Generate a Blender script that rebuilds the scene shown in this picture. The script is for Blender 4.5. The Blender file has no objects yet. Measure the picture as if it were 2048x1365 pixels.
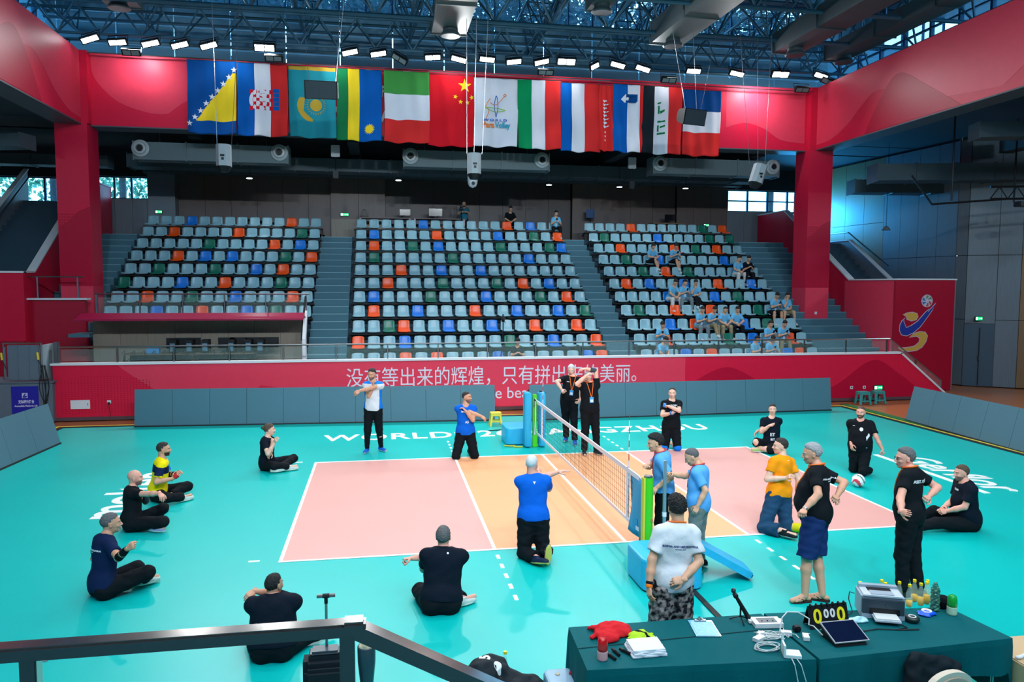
import bpy, bmesh, math, random, json
import numpy as np
from mathutils import Vector, Matrix
from mathutils.bvhtree import BVHTree
from mathutils.geometry import tessellate_polygon
PI = math.pi
C = bpy.context.scene.collection
SC = bpy.context.scene

# ------------------------------------------------------------------ camera, world, light, exposure
cam_d = bpy.data.cameras.new('camera'); cam = bpy.data.objects.new('camera', cam_d); C.objects.link(cam)
yaw, pitch, roll = 0.1721, 0.0741, 0.0028
fv = Vector((math.sin(yaw)*math.cos(pitch), math.cos(yaw)*math.cos(pitch), -math.sin(pitch)))
rt = Vector((math.cos(yaw), -math.sin(yaw), 0)); up = rt.cross(fv)
r2 = rt*math.cos(roll)+up*math.sin(roll); u2 = -rt*math.sin(roll)+up*math.cos(roll)
m = Matrix((r2, u2, -fv)).transposed().to_4x4(); m.translation = Vector((1.4196, -10.6123, 3.8365))
cam.matrix_world = m
cam_d.sensor_width = 36; cam_d.lens = 1518.2/2048*36; cam_d.clip_start = .05; cam_d.clip_end = 300
SC.camera = cam
SC.view_settings.view_transform = 'Standard'; SC.view_settings.look = 'None'
SC.view_settings.gamma = 1; SC.view_settings.use_curve_mapping = False
SC.view_settings.exposure = -0.16
SC.cycles.max_bounces = 5; SC.cycles.diffuse_bounces = 3; SC.cycles.glossy_bounces = 3
SC.cycles.transparent_max_bounces = 12; SC.cycles.sample_clamp_indirect = 6
SC.cycles.use_denoising = True
SC.cycles.caustics_reflective = False; SC.cycles.caustics_refractive = False
W = bpy.data.worlds.new('daylight'); SC.world = W; W.use_nodes = True
bg = W.node_tree.nodes['Background']; bg.inputs[0].default_value = (.22, .62, 1, 1); bg.inputs[1].default_value = 9.0

def area(name, loc, size, power, col=(1, 1, 1), target=None, sy=None, spread=PI):
    l = bpy.data.lights.new(name, 'AREA'); l.energy = power; l.color = col
    l.spread = spread; l.shape = 'RECTANGLE'; l.size = size; l.size_y = sy or size
    o = bpy.data.objects.new(name, l); C.objects.link(o); o.location = loc
    d = Vector(target) - Vector(loc) if target else Vector((0, 0, -1))
    o.rotation_euler = d.to_track_quat('-Z', 'Y').to_euler()
    return o
# the hall's high bay floodlights over the court, hung in rows from the roof trusses (out of frame)
for X in (-1.5, 2.8, 7.2, 11.5):
    for Y in (-9.5, -4.2, 1.4, 7):
        area('high_bay_light', (X, Y, 11.7), 1.6, 92, (.95, .985, 1), (X, Y, 0), None, 2.0)
# added fill lamps over the near side, to brighten the parapet and stands
for X in (-.5, 3.5, 7.5, 11):
    area('near_fill_light', (X, -12, 12.0), .6, 250, (.93, .985, 1), (X*.9+.5, 14.5, 1.5), .3, 1.5)
# added blue lamp by the side window, stands in for daylight on the hall wall
area('daylight_fill_lamp', (21.7, 24.3, 7.2), 1.4, 420, (.03, .42, 1), (23.4, 18, 7.2), 1.2, 2.6)
# unseen fill lamps added in the side halls to brighten their walls
area('hall_fill_light', (27, 4, 9.2), 1.2, 260, (.62, .85, 1), (24.5, 14, 3), None, 2.2)
area('hall_fill_light', (-15, 6, 9.2), 1.2, 90, (.62, .85, 1), (-11, 16, 3), None, 2.2)
# the row of floodlights on the far truss, aimed down at the court
for X in (-4.95, -2.29, .5, 4.2, 8.05, 10.9, 14.55):
    area('far_floodlight_beam', (X, 16.28, 11.6), 0.5, 225, (.95, .99, 1), (X*.6+2, 3, 0), .15, 2.3)
for X, pw_ in ((-6.3, 70), (-3.5, 9), (0, 9), (4, 12), (8, 9), (12, 9), (15.6, 70)):
    area('fascia_wash_light', (X, 16.35, 11.45), .4, pw_, (.95, .99, 1), (X, 17.3, 10.3), .2)

# ------------------------------------------------------------------ materials
MATS = {}
def lin(c):
    return tuple(((v/255)/12.92 if v/255 <= .04045 else ((v/255+.055)/1.055)**2.4) for v in c)
def mat(name, rgb, rough=.5, metal=0, var=.06, scale=6, bump=0, bscale=60, spec=.5, emit=None, estr=0, alpha=1, trans=0, coat=0, srgb=True, fab=False):
    if name in MATS: return MATS[name]
    M = bpy.data.materials.new(name); M.use_nodes = True
    nt = M.node_tree; b = nt.nodes['Principled BSDF']
    col = lin(rgb) if srgb else rgb
    b.inputs['Roughness'].default_value = rough; b.inputs['Metallic'].default_value = metal
    b.inputs['Specular IOR Level'].default_value = spec
    tc = nt.nodes.new('ShaderNodeTexCoord')
    if var > 0:
        n = nt.nodes.new('ShaderNodeTexNoise'); n.inputs['Scale'].default_value = scale; n.inputs['Detail'].default_value = 3
        nt.links.new(tc.outputs['Object'], n.inputs['Vector'])
        r = nt.nodes.new('ShaderNodeMix'); r.data_type = 'RGBA'
        r.inputs[6].default_value = (*[max(0, v*(1-var)) for v in col], 1); r.inputs[7].default_value = (*[min(1, v*(1+var)) for v in col], 1)
        nt.links.new(n.outputs['Fac'], r.inputs[0]); nt.links.new(r.outputs[2], b.inputs['Base Color'])
    else: b.inputs['Base Color'].default_value = (*col, 1)
    if bump > 0:
        n2 = nt.nodes.new('ShaderNodeTexNoise'); n2.inputs['Scale'].default_value = bscale; n2.inputs['Detail'].default_value = 4
        nt.links.new(tc.outputs['Object'], n2.inputs['Vector'])
        bp = nt.nodes.new('ShaderNodeBump'); bp.inputs['Strength'].default_value = bump; bp.inputs['Distance'].default_value = .02
        nt.links.new(n2.outputs['Fac'], bp.inputs['Height']); nt.links.new(bp.outputs[0], b.inputs['Normal'])
    if emit: b.inputs['Emission Color'].default_value = (*lin(emit), 1); b.inputs['Emission Strength'].default_value = estr
    if alpha < 1: b.inputs['Alpha'].default_value = alpha
    if trans: b.inputs['Transmission Weight'].default_value = trans
    if coat: b.inputs['Coat Weight'].default_value = coat
    if fab: b.inputs['Specular IOR Level'].default_value = .12
    MATS[name] = M; return M
def wood(name, c1, c2, scale=(14, 14, .6), rough=.45):
    M = mat(name, c1, rough, var=0); nt = M.node_tree; b = nt.nodes['Principled BSDF']
    tc = nt.nodes['Texture Coordinate']; mp = nt.nodes.new('ShaderNodeMapping'); mp.inputs['Scale'].default_value = scale
    n = nt.nodes.new('ShaderNodeTexNoise'); n.inputs['Scale'].default_value = 3; n.inputs['Detail'].default_value = 4
    r = nt.nodes.new('ShaderNodeMix'); r.data_type = 'RGBA'; r.inputs[6].default_value = (*lin(c1), 1); r.inputs[7].default_value = (*lin(c2), 1)
    nt.links.new(tc.outputs['Object'], mp.inputs[0]); nt.links.new(mp.outputs[0], n.inputs['Vector'])
    nt.links.new(n.outputs['Fac'], r.inputs[0]); nt.links.new(r.outputs[2], b.inputs['Base Color'])
    return M
red = mat('red_panel', (222, 30, 66), .42, bump=.02, bscale=3, spec=.22)
red_lt = mat('red_print_light', (232, 64, 90), .42, spec=.22)
red_dk = mat('red_print_dark', (190, 14, 54), .42, spec=.22)
white_paint = mat('white_paint', (225, 228, 232), .45)
mat_green = mat('green_sport_mat', (0, 182, 176), .36, spec=.25, var=.04, scale=1.2, bump=.02, bscale=250)
mat_pink = mat('pink_sport_mat', (216, 160, 152), .4, spec=.25, var=.03, scale=1.2)
mat_orange = mat('orange_sport_mat', (236, 166, 118), .4, spec=.25, var=.03, scale=1.2)
line_white = mat('line_white', (240, 245, 245), .45, var=0)
steel = mat('brushed_steel', (150, 152, 155), .28, .95, bump=.02, bscale=30)
dark_metal = mat('dark_blue_steel', (72, 116, 140), .5, .3)
black_metal = mat('black_metal', (14, 18, 22), .5, .3)
led_grey = mat('led_panel_grey', (76, 114, 130), .6, bump=.05, bscale=400, var=.03)
step_grey = mat('step_grey', (66, 112, 128), .7, bump=.1, bscale=40)
step_dark = mat('riser_grey', (38, 66, 82), .75)
nosing = mat('step_nosing', (130, 175, 190), .6)
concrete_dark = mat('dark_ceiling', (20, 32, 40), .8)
duct_grey = mat('galvanised_duct', (98, 114, 118), .55, 0, var=.08, spec=.25)
wall_wood_pale = wood('pale_wood_panel', (150, 138, 122), (124, 112, 98))
wall_wood_dim = wood('dim_wood_panel', (112, 96, 90), (88, 76, 74))
wall_wood_grey = wood('grey_wood_panel', (120, 130, 138), (98, 108, 118))
wall_wood_brown = wood('brown_wood_panel', (150, 112, 76), (126, 92, 60))
floor_wood = wood('sport_parquet', (206, 128, 82), (186, 108, 66), (.8, 10, 10), .3)
rubber = mat('black_rubber', (16, 20, 22), .6)
yellow_tape = mat('yellow_tape', (225, 205, 60), .5, var=0)
plastic_grey = mat('seat_grey_plastic', (136, 182, 196), .35)
plastic_blue = mat('seat_blue_plastic', (10, 120, 215), .35)
plastic_orange = mat('seat_orange_plastic', (245, 84, 10), .35)
plastic_green = mat('seat_green_plastic', (10, 112, 92), .35)
glass = mat('railing_glass', (190, 225, 220), .05, alpha=.07, var=0)
win_glass = mat('window_glass', (150, 215, 240), .05, alpha=.25, var=0)

# ------------------------------------------------------------------ mesh helpers
def link_mesh(name, v, f, mats, parent=None, mi=None, smooth=False):
    if parent is not None:
        o0 = parent.get('_o') ; par = parent
        L = Vector((0, 0, 0)); p = parent
        while p is not None: L += p.location; p = p.parent
        v = [(a[0]-L.x, a[1]-L.y, a[2]-L.z) for a in v]
    me = bpy.data.meshes.new(name)
    me.from_pydata([tuple(a) for a in v], [], [tuple(a) for a in f])
    for m_ in (mats if isinstance(mats, (list, tuple)) else [mats]): me.materials.append(m_)
    if mi is not None: me.polygons.foreach_set('material_index', mi)
    if smooth: me.polygons.foreach_set('use_smooth', [True]*len(f))
    me.update()
    o = bpy.data.objects.new(name, me); C.objects.link(o)
    if parent is not None: o.parent = parent
    return o
class MB:
    def __init__(s): s.v = []; s.f = []; s.m = []; s.mi = 0
    def add(s, v, f):
        n = len(s.v); s.v += [tuple(a) for a in v]; s.f += [tuple(i+n for i in a) for a in f]; s.m += [s.mi]*len(f); return s
    def box(s, x0, x1, y0, y1, z0, z1):
        v = [(x, y, z) for z in (z0, z1) for x, y in ((x0, y0), (x1, y0), (x1, y1), (x0, y1))]
        return s.add(v, [(0, 3, 2, 1), (4, 5, 6, 7), (0, 1, 5, 4), (1, 2, 6, 5), (2, 3, 7, 6), (3, 0, 4, 7)])
    def bbox(s, x0, x1, y0, y1, z0, z1, b=.01):
        # box with chamfered edges
        bm = bmesh.new(); bmesh.ops.create_cube(bm, size=1)
        for q in bm.verts: q.co = Vector(((x0+x1)/2+q.co.x*(x1-x0), (y0+y1)/2+q.co.y*(y1-y0), (z0+z1)/2+q.co.z*(z1-z0)))
        bmesh.ops.bevel(bm, geom=bm.edges[:], offset=b, segments=2, affect='EDGES')
        return s.bm(bm)
    def bm(s, bm, M=None):
        bm.verts.index_update()
        s.add([(M @ q.co if M else q.co)[:] for q in bm.verts], [[q.index for q in f.verts] for f in bm.faces]); bm.free(); return s
    def obb(s, c, ax, ay, az):
        c, ax, ay, az = map(Vector, (c, ax, ay, az))
        v = [c+ax*i+ay*j+az*k for k in (-1, 1) for i, j in ((-1, -1), (1, -1), (1, 1), (-1, 1))]
        return s.add(v, [(0, 3, 2, 1), (4, 5, 6, 7), (0, 1, 5, 4), (1, 2, 6, 5), (2, 3, 7, 6), (3, 0, 4, 7)])
    def bar(s, a, b, w, h, upv=(0, 0, 1)):
        a, b = Vector(a), Vector(b); d = (b-a); L = d.length; d /= L
        sd = d.cross(Vector(upv))
        if sd.length < 1e-4: sd = d.cross(Vector((1, 0, 0)))
        sd.normalize(); u = sd.cross(d)
        return s.obb((a+b)/2, d*L/2, sd*w/2, u*h/2)
    def tube(s, pts, r, n=8, cap=True, closed=False):
        pts = [Vector(p) for p in pts]; rr = r if isinstance(r, (list, tuple)) else [r]*len(pts)
        v = []; f = []; N = len(pts); prev = None
        for i, p in enumerate(pts):
            if closed: d = pts[(i+1) % N]-pts[i-1]
            else: d = pts[min(i+1, N-1)]-pts[max(i-1, 0)]
            d.normalize()
            if prev is None:
                sd = d.cross(Vector((0, 0, 1)))
                if sd.length < .05: sd = d.cross(Vector((1, 0, 0)))
            else: sd = prev - d*(prev.dot(d))
            sd.normalize(); prev = sd; u = sd.cross(d)
            for k in range(n):
                a = 2*PI*k/n; v.append(p+(sd*math.cos(a)+u*math.sin(a))*rr[i])
        for i in range(N if closed else N-1):
            j = (i+1) % N
            for k in range(n): f.append((i*n+k, i*n+(k+1) % n, j*n+(k+1) % n, j*n+k))
        if cap and not closed: f += [tuple(range(n))[::-1], tuple((N-1)*n+k for k in range(n))]
        return s.add(v, f)
    def lathe(s, prof, c=(0, 0, 0), n=16, M=None):
        v = []; f = []
        for r, z in prof:
            for k in range(n):
                a = 2*PI*k/n; p = Vector((r*math.cos(a), r*math.sin(a), z))
                p = (M @ p) if M else p; v.append(p+Vector(c))
        for i in range(len(prof)-1):
            for k in range(n): f.append((i*n+k, i*n+(k+1) % n, (i+1)*n+(k+1) % n, (i+1)*n+k))
        f += [tuple(range(n))[::-1], tuple((len(prof)-1)*n+k for k in range(n))]
        return s.add(v, f)
    def prism(s, poly, o, ax, ay, n, t):
        # polygon in plane (o, ax, ay) extruded by t along n
        o, ax, ay, n = map(Vector, (o, ax, ay, n)); N = len(poly)
        P = [o+ax*a+ay*b for a, b in poly]
        tri = tessellate_polygon([[Vector((a, b, 0)) for a, b in poly]])
        v = P+[p+n*t for p in P]
        f = [tuple(t_) for t_ in tri]+[tuple(i+N for i in t_[::-1]) for t_ in tri]+[(i, (i+1) % N, (i+1) % N+N, i+N) for i in range(N)]
        return s.add(v, f)
    def build(s, name, mats, parent=None, smooth=False):
        return link_mesh(name, s.v, s.f, mats, parent, s.m, smooth)
def thing(name, label, cat, loc=(0, 0, 0), group=None):
    o = bpy.data.objects.new(name, None); C.objects.link(o); o.location = loc; o.empty_display_size = .1
    o['label'] = label; o['category'] = cat
    if group: o['group'] = group
    return o
def tag(o, label, cat, group=None, kind=None):
    o['label'] = label; o['category'] = cat
    if group: o['group'] = group
    if kind: o['kind'] = kind
    return o
def struct(o, label=None):
    o['kind'] = 'structure'
    return o
def dup(root, loc, rotz=0, label=None, group=None, scale=None):
    r = root.copy(); C.objects.link(r); r.location = loc; r.rotation_euler = (0, 0, rotz)
    if scale: r.scale = (scale,)*3
    if label: r['label'] = label
    if group: r['group'] = group
    for ch in list(root.children):
        c = ch.copy(); C.objects.link(c); c.parent = r
        for g in ch.children:
            d = g.copy(); C.objects.link(d); d.parent = c
    return r
def text_mesh(txt, size=1, ext=.002, bold=0.0, ax=(1, 0, 0), ay=(0, 0, 1), loc=(0, 0, 0), align='LEFT', spacing=1.0, shear=0, sx=1.0, fit=None):
    """lettering as a mesh: returns (verts, faces) in world space; ax = reading direction, ay = letter up"""
    cu = bpy.data.curves.new('lettering', 'FONT'); cu.body = txt; cu.size = size; cu.extrude = ext; cu.offset = bold
    cu.align_x = align; cu.space_character = spacing; cu.shear = shear; cu.resolution_u = 4
    o = bpy.data.objects.new('lettering', cu); C.objects.link(o)
    dg = bpy.context.evaluated_depsgraph_get(); me = bpy.data.meshes.new_from_object(o.evaluated_get(dg))
    ax, ay, L = Vector(ax), Vector(ay), Vector(loc); nz = ax.cross(ay)
    V = [q.co.copy() for q in me.vertices]; F = [tuple(p.vertices) for p in me.polygons]
    if V and fit:
        x0 = min(q.x for q in V); x1 = max(q.x for q in V); sc = fit/(x1-x0) if x1 > x0 else 1
        off = {'LEFT': x0, 'CENTER': (x0+x1)/2}.get(align, x0)
        V = [Vector(((q.x-off)*sc, q.y, q.z)) for q in V]
    V = [L+ax*q.x*sx+ay*q.y+nz*q.z for q in V]
    bpy.data.objects.remove(o); bpy.data.curves.remove(cu); bpy.data.meshes.remove(me)
    return V, F
def text_obj(name, parent, mats, *a, **k):
    V, F = text_mesh(*a, **k); return link_mesh(name, V, F, mats, parent)

# ------------------------------------------------------------------ floor
b = MB().box(-30, 40, -16, 40, -.3, -.03); fl = struct(b.build('floor', floor_wood))
mt = thing('sport_mat', 'green sports mat with pink and orange court, white lines and lettering', 'mat', (5, 3, 0))
b = MB().box(-6.9, 15.75, -16, 11.05, -.025, 0).build('mat_surface', mat_green, mt)
b = MB().box(0, 3, 0, 6, 0, .003).build('court_back_zone', mat_pink, mt); MB().box(7, 10, 0, 6, 0, .003).build('court_back_zone', mat_pink, mt)
b = MB().box(3, 7, 0, 6, 0, .003).build('court_front_zone', mat_orange, mt)
b = MB()
L = .05; z1 = .006
b.box(0, 10, 0, L, 0, z1).box(0, 10, 6-L, 6, 0, z1).box(0, L, L, 6-L, 0, z1).box(10-L, 10, L, 6-L, 0, z1)
b.box(3, 3+L, L, 6-L, 0, z1).box(7-L, 7, L, 6-L, 0, z1).box(5-L/2, 5+L/2, L, 6-L, 0, z1)
b.build('court_lines', line_white, mt)
b = MB()
for x in (3, 7-L):
    for i in range(5):
        b.box(x, x+L, -.20-.355*i-.15, -.20-.355*i, 0, z1); b.box(x, x+L, 6.2+.355*i, 6.35+.355*i, 0, z1)
for y in (0, 6-L):
    b.box(-.41, -.26, y+.08, y+.08+L, 0, z1); b.box(10.26, 10.41, y, y+L, 0, z1)
b.build('court_marks', line_white, mt)['kind'] = 'stuff'
text_obj('floor_lettering', mt, line_white, "WORLDS'26 HANGZHOU", size=1.05, ext=.002, bold=.02, ax=(1, 0, 0), ay=(0, 1, 0), loc=(-.02, 8.22, .004), fit=10.1, spacing=1.1)
text_obj('floor_lettering', mt, line_white, "molten", size=1.15, ext=.002, bold=.02, ax=(0, 1, 0), ay=(-1, 0, 0), loc=(-2.75, 2.5, .004), fit=3.1)
text_obj('floor_lettering', mt, line_white, "Gerflor", size=1.0, ext=.002, bold=.02, ax=(0, -1, 0), ay=(1, 0, 0), loc=(12.72, 4.4, .004), fit=2.9, shear=.25)
MB().box(12.42, 12.55, 1.5, 4.75, 0, z1).build('floor_underline', line_white, mt)
# dark border strip with yellow edge round the mat
e = thing('mat_edging', 'black edging strip with a yellow line along the mat border', 'edging', (5, 11, 0))
MB().box(-7.05, 15.9, 11.05, 11.2, -.03, .012).box(15.75, 15.9, -16, 11.05, -.03, .012).box(-7.05, -6.9, -16, 11.05, -.03, .012).build('edge_strip', rubber, e)
MB().box(-7.13, 15.98, 11.2, 11.27, -.03, .014).box(15.9, 15.98, -16, 11.2, -.03, .014).box(-7.13, -7.05, -16, 11.2, -.03, .014).build('yellow_line', yellow_tape, e)
tag(MB().box(16.1, 16.35, -16, 11.6, -.03, .01).build('green_floor_strip', mat('green_floor_strip', (30, 120, 70), .5)), 'dark green strip on the wood floor beyond the right mat edge', 'strip')
tag(MB().bar((5.26, -1.86, .008), (5.24, -2.9, .008), .07, .016).build('cable_cover', rubber), 'dark rubber cable cover running from the blue post pad to the table', 'cable cover')

# ------------------------------------------------------------------ red parapet in front of the stands
WY = 12.2
def wave(name, parent, pts, y, matl, t=.004):
    """flat printed shape on a wall facing the court; pts are (x, z)"""
    return MB().prism(pts, (0, y, 0), (1, 0, 0), (0, 0, 1), (0, -1, 0), t).build(name, matl, parent)
def bez(pts, n=10):
    # Catmull-Rom through points
    P = [Vector(p+(0,)) if len(p) == 2 else Vector(p) for p in pts]; out = []
    for i in range(len(P)-1):
        p0, p1, p2, p3 = P[max(i-1, 0)], P[i], P[i+1], P[min(i+2, len(P)-1)]
        for k in range(n):
            t = k/n
            out.append(.5*((2*p1)+(-p0+p2)*t+(2*p0-5*p1+4*p2-p3)*t*t+(-p0+3*p1-3*p2+p3)*t**3))
    out.append(P[-1]); return [(q.x, q.y) for q in out]
pw = struct(MB().prism([(-7.55, 0), (18.7, 0), (20.4, 0), (20.4, .12), (18.65, 1.56), (-7.55, 1.56)], (0, WY, 0), (1, 0, 0), (0, 0, 1), (0, 1, 0), .18).build('wall_parapet', red))
wave('printed_wave', pw, bez([(-5.9, 1.56), (-5.0, .9), (-4.0, .45), (-3.2, .38), (-2.5, .6), (-2.0, .9)])+[(-2, 1.56)], WY, red_lt)
wave('printed_wave', pw, bez([(-2, .9), (3, .2), (9, .1), (11, .3)])+[(11, 1.56), (-2, 1.56)], WY-.0005, red_lt)
wave('printed_wave', pw, bez([(10.2, 0), (11.3, .75), (12.4, 1.2), (13.4, .8), (14.2, .2)])+[(14.2, 0)], WY-.001, red_dk, .005)
wave('printed_wave', pw, bez([(14.5, .02), (16.2, .5), (17.6, 1.35), (18.6, .9), (19.6, .2), (20.2, .1)])+[(20.2, .02)], WY-.001, red_dk, .005)
MB().box(-7.6, 18.7, WY-.04, WY+.22, 1.56, 1.62).bar((18.65, WY+.09, 1.59), (20.44, WY+.09, .14), .26, .06).box(20.38, 20.46, WY-.04, WY+.22, 0, .14).build('coping', white_paint, pw)
MB().box(-7.55, 20.4, WY-.02, WY, 0, .1).build('skirting', mat('skirting_grey', (90, 70, 76), .5), pw)
dd = MB()
for i in range(28):
    for j in range(22):
        x = -7.35+i*.085; z = .2+j*.06
        if z < 1.25-.1*abs(x+6.3)**2 and z > .12: dd.box(x, x+.03, WY-.004, WY, z, z+.02)
o = dd.build('printed_dots', red_dk, pw); o['kind'] = 'stuff'
text_obj('wall_lettering', pw, mat('lettering_white', (225, 222, 235), .5, var=0), "没有等出来的辉煌，只有拼出来的美丽。", size=.62, ext=.006, bold=0, loc=(.42, WY-.01, .84), fit=8.95)
text_obj('wall_lettering', pw, MATS['lettering_white'], "he beauty of fighting", size=.5, ext=.006, loc=(4.64, WY-.01, .36), fit=3.9)
ph = thing('wall_cabinet_door', 'white cabinet door set low in the left end of the red parapet', 'cabinet door', (-6.85, WY, .45))
MB().box(-7.12, -6.62, WY-.02, WY, .33, .58).build('door_leaf', white_paint, ph); MB().box(-6.68, -6.665, WY-.03, WY-.02, .42, .5).build('latch', steel, ph)
sk = thing('wall_socket', 'white wall socket with a black plug and red cord', 'socket', (-6.1, WY, .5))
MB().box(-6.17, -6.07, WY-.02, WY, .47, .56).build('plate', white_paint, sk)
MB().box(-6.15, -6.09, WY-.06, WY-.02, .46, .51).build('plug', rubber, sk)
MB().tube([(-6.12, WY-.05, .46), (-6.1, WY-.06, .3), (-6.07, WY-.07, .18), (-6.1, WY-.08, .04)], .008, 6).build('cord', mat('red_cord', (140, 20, 30), .5), sk)
for i, x in enumerate((16.87, 17.34)):
    s_ = thing('wall_socket', ('left' if i == 0 else 'right')+' one of two small white sockets on the red parapet, beside the green exit sign', 'socket', (x, WY, .45))
    MB().box(x-.05, x+.05, WY-.015, WY, .4, .5).build('plate', white_paint, s_)
    MB().box(x-.02, x+.02, WY-.02, WY-.015, .43, .47).build('socket_hole', rubber, s_)
exit_g = mat('exit_sign_green', (20, 160, 90), .4, emit=(40, 230, 140), estr=1.2, var=0)
exit_w = mat('exit_sign_light', (220, 255, 235), .4, emit=(220, 255, 235), estr=2, var=0)
def exit_sign(x, y, z, w, h, label, flip=1):
    t = thing('exit_sign', label, 'exit sign', (x, y, z))
    MB().box(x-w/2, x+w/2, y-.03, y, z-h/2, z+h/2).build('housing', mat('dark_green_plastic', (10, 60, 45), .4), t)
    MB().box(x-w*.42, x+w*.42, y-.035, y-.03, z-h*.36, z+h*.36).build('green_panel', exit_g, t)
    q = MB().box(x-w*.3*flip-w*.12, x-w*.3*flip+w*.12, y-.04, y-.035, z-h*.28, z+h*.28)
    q.box(x-w*.02, x+w*.36, y-.04, y-.035, z-h*.05, z+h*.05)
    q.prism([(flip*w*.4, 0), (flip*w*.28, h*.2), (flip*w*.28, -h*.2)], (x, y-.035, z), (1, 0, 0), (0, 0, 1), (0, -1, 0), .005)
    q.build('running_figure', exit_w, t); return t
exit_sign(17.85, WY, .43, .34, .17, 'green exit sign low on the red parapet near its right end')

# glass railing on the parapet: posts, rail and single panes
rl = thing('glass_railing', 'steel and glass railing on top of the red parapet', 'railing', (5, WY+.1, 1.62))
xs = [-7.4+1.505*i for i in range(18)]
for x in xs: MB().box(x-.02, x+.02, WY+.08, WY+.12, 1.62, 2.04).build('post', steel, rl)
for i in range(17): MB().box(xs[i]+.04, xs[i+1]-.04, WY+.095, WY+.105, 1.66, 2.0).build('pane', glass, rl)
MB().tube([(-7.42, WY+.1, 2.06), (18.3, WY+.1, 2.06), (20.3, WY+.1, .62), (20.3, WY+.1, .2)], .025, 8).build('handrail', steel, rl)
for x, z in ((19.3, .98), ): MB().box(x-.02, x+.02, WY+.08, WY+.12, z, z+.4).build('post', steel, rl)
for (a, za), (c, zc) in (((18.3, 1.62), (19.25, .98)), ((19.35, .92), (20.27, .2))):
    MB().prism([(a, za+.04), (c, zc+.1), (c, zc+.42), (a, za+.4)], (0, WY+.1, 0), (1, 0, 0), (0, 0, 1), (0, 1, 0), .01).build('pane', glass, rl)

# ------------------------------------------------------------------ grandstand
T0, TT, RZ, Z0 = 14.3, .77, .503, .77
struct(MB().box(-12.3, 18.75, WY+.18, T0, 0, Z0).build('floor_walkway', step_grey))
st = thing('grandstand', 'stepped grey grandstand behind the red parapet', 'grandstand', (5, T0, Z0))
def tier(x0, x1, k0, name='tier', n=11, mm=None):
    for k in range(k0, n):
        yb = T0+TT*n if k == n-1 else T0+TT*(k+1)
        MB().box(x0, x1, T0+TT*k, yb+.02, Z0+RZ*(k-1) if k else Z0-.1, Z0+RZ*k).build(name, step_dark, st)
BL = {'left': (-7.85, -.95, 14, 3), 'middle': (.42, 9.28, 17, 0), 'right': (10.4, 17.25, 14, 0)}
tier(-8.1, -.95, 3); tier(.3, 9.35, 0); tier(10.3, 17.3, 0)
YE = T0+TT*11
struct(MB().box(-14, 24, YE, 25, Z0+RZ*9.5, Z0+RZ*10).build('floor_upper', step_grey))
def stairs(x0, x1, where, i0=0):
    s_ = thing('aisle_stairs', 'flight of grey steps '+where, 'stairs', ((x0+x1)/2, T0, Z0))
    n = 20
    for i in range(i0, n):
        z = Z0+RZ*10/n*(i+1); y = T0-.2+(YE-T0+.2-.35)*i/n
        o = MB().box(x0, x1, y, YE if i == n-1 else y+.42, z-.27, z).build('step', step_grey, s_)
        MB().box(x0+.01, x1-.01, y-.006, y+.035, z-.012, z+.006).build('nosing', nosing, s_)
    return s_
stairs(-.96, .31, 'between the left and middle seating blocks')
stairs(9.34, 10.31, 'between the middle and right seating blocks')
stairs(-9.78, -8.09, 'beside the left seating block, behind the left red column', 6)
stairs(17.29, 19.8, 'beside the right seating block, round the right red column')
s_ = thing('end_steps', 'short flight of steps down behind the right end of the parapet', 'stairs', (19.5, 13.2, 0))
for i in range(4): MB().box(18.75+i*.32, 19.07+i*.32, WY+.18, 14.08, 0, Z0-.16*(i+1)).build('step', step_grey, s_)
# seats
def make_seat():
    t = thing('stadium_seat', 'seat', 'seat')
    bm = bmesh.new()
    # moulded shell: side profile swept over the width, with raised side edges
    prof = [(-.235, .40), (-.24, .43), (-.18, .437), (0, .418), (.13, .42), (.175, .47), (.2, .6), (.225, .76), (.235, .80)]
    nx = 7; rows = []
    for i, (y, z) in enumerate(prof):
        w = .215 if i < 5 else .215-.006*(i-4)
        if i == len(prof)-1: w = .165
        rows.append([bm.verts.new((w*(2*j/(nx-1)-1), y-(.03*abs(2*j/(nx-1)-1)**3 if i > 4 else 0), z+(.02*abs(2*j/(nx-1)-1)**3 if i < 5 else 0)-(.01*abs(2*j/(nx-1)-1)**2 if i == len(prof)-1 else 0))) for j in range(nx)])
    for i in range(len(prof)-1):
        for j in range(nx-1): bm.faces.new((rows[i][j], rows[i][j+1], rows[i+1][j+1], rows[i+1][j]))
    bmesh.ops.recalc_face_normals(bm, faces=bm.faces[:])
    g = bmesh.ops.solidify(bm, geom=bm.faces[:], thickness=.012)
    b = MB(); b.bm(bm); sh = b.build('shell', plastic_grey, t, smooth=True)
    MB().box(-.035, .035, .193, .198, .595, .622).build('number_tag', mat('tag_white', (235, 235, 240), .5, var=0), t)
    MB().box(-.12, .12, -.1, .1, .36, .405).box(-.03, .03, .1, .3, .3, .38).build('bracket', black_metal, t)
    return t
seat0 = make_seat(); seat_used = False
seat_mesh = {c: None for c in 'gbon'}
base_me = [c for c in seat0.children if c.name.startswith('shell')][0].data
for c, m_ in (('g', plastic_grey), ('b', plastic_blue), ('o', plastic_orange), ('n', plastic_green)):
    me = base_me.copy(); me.materials.clear(); me.materials.append(m_); seat_mesh[c] = me
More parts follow.
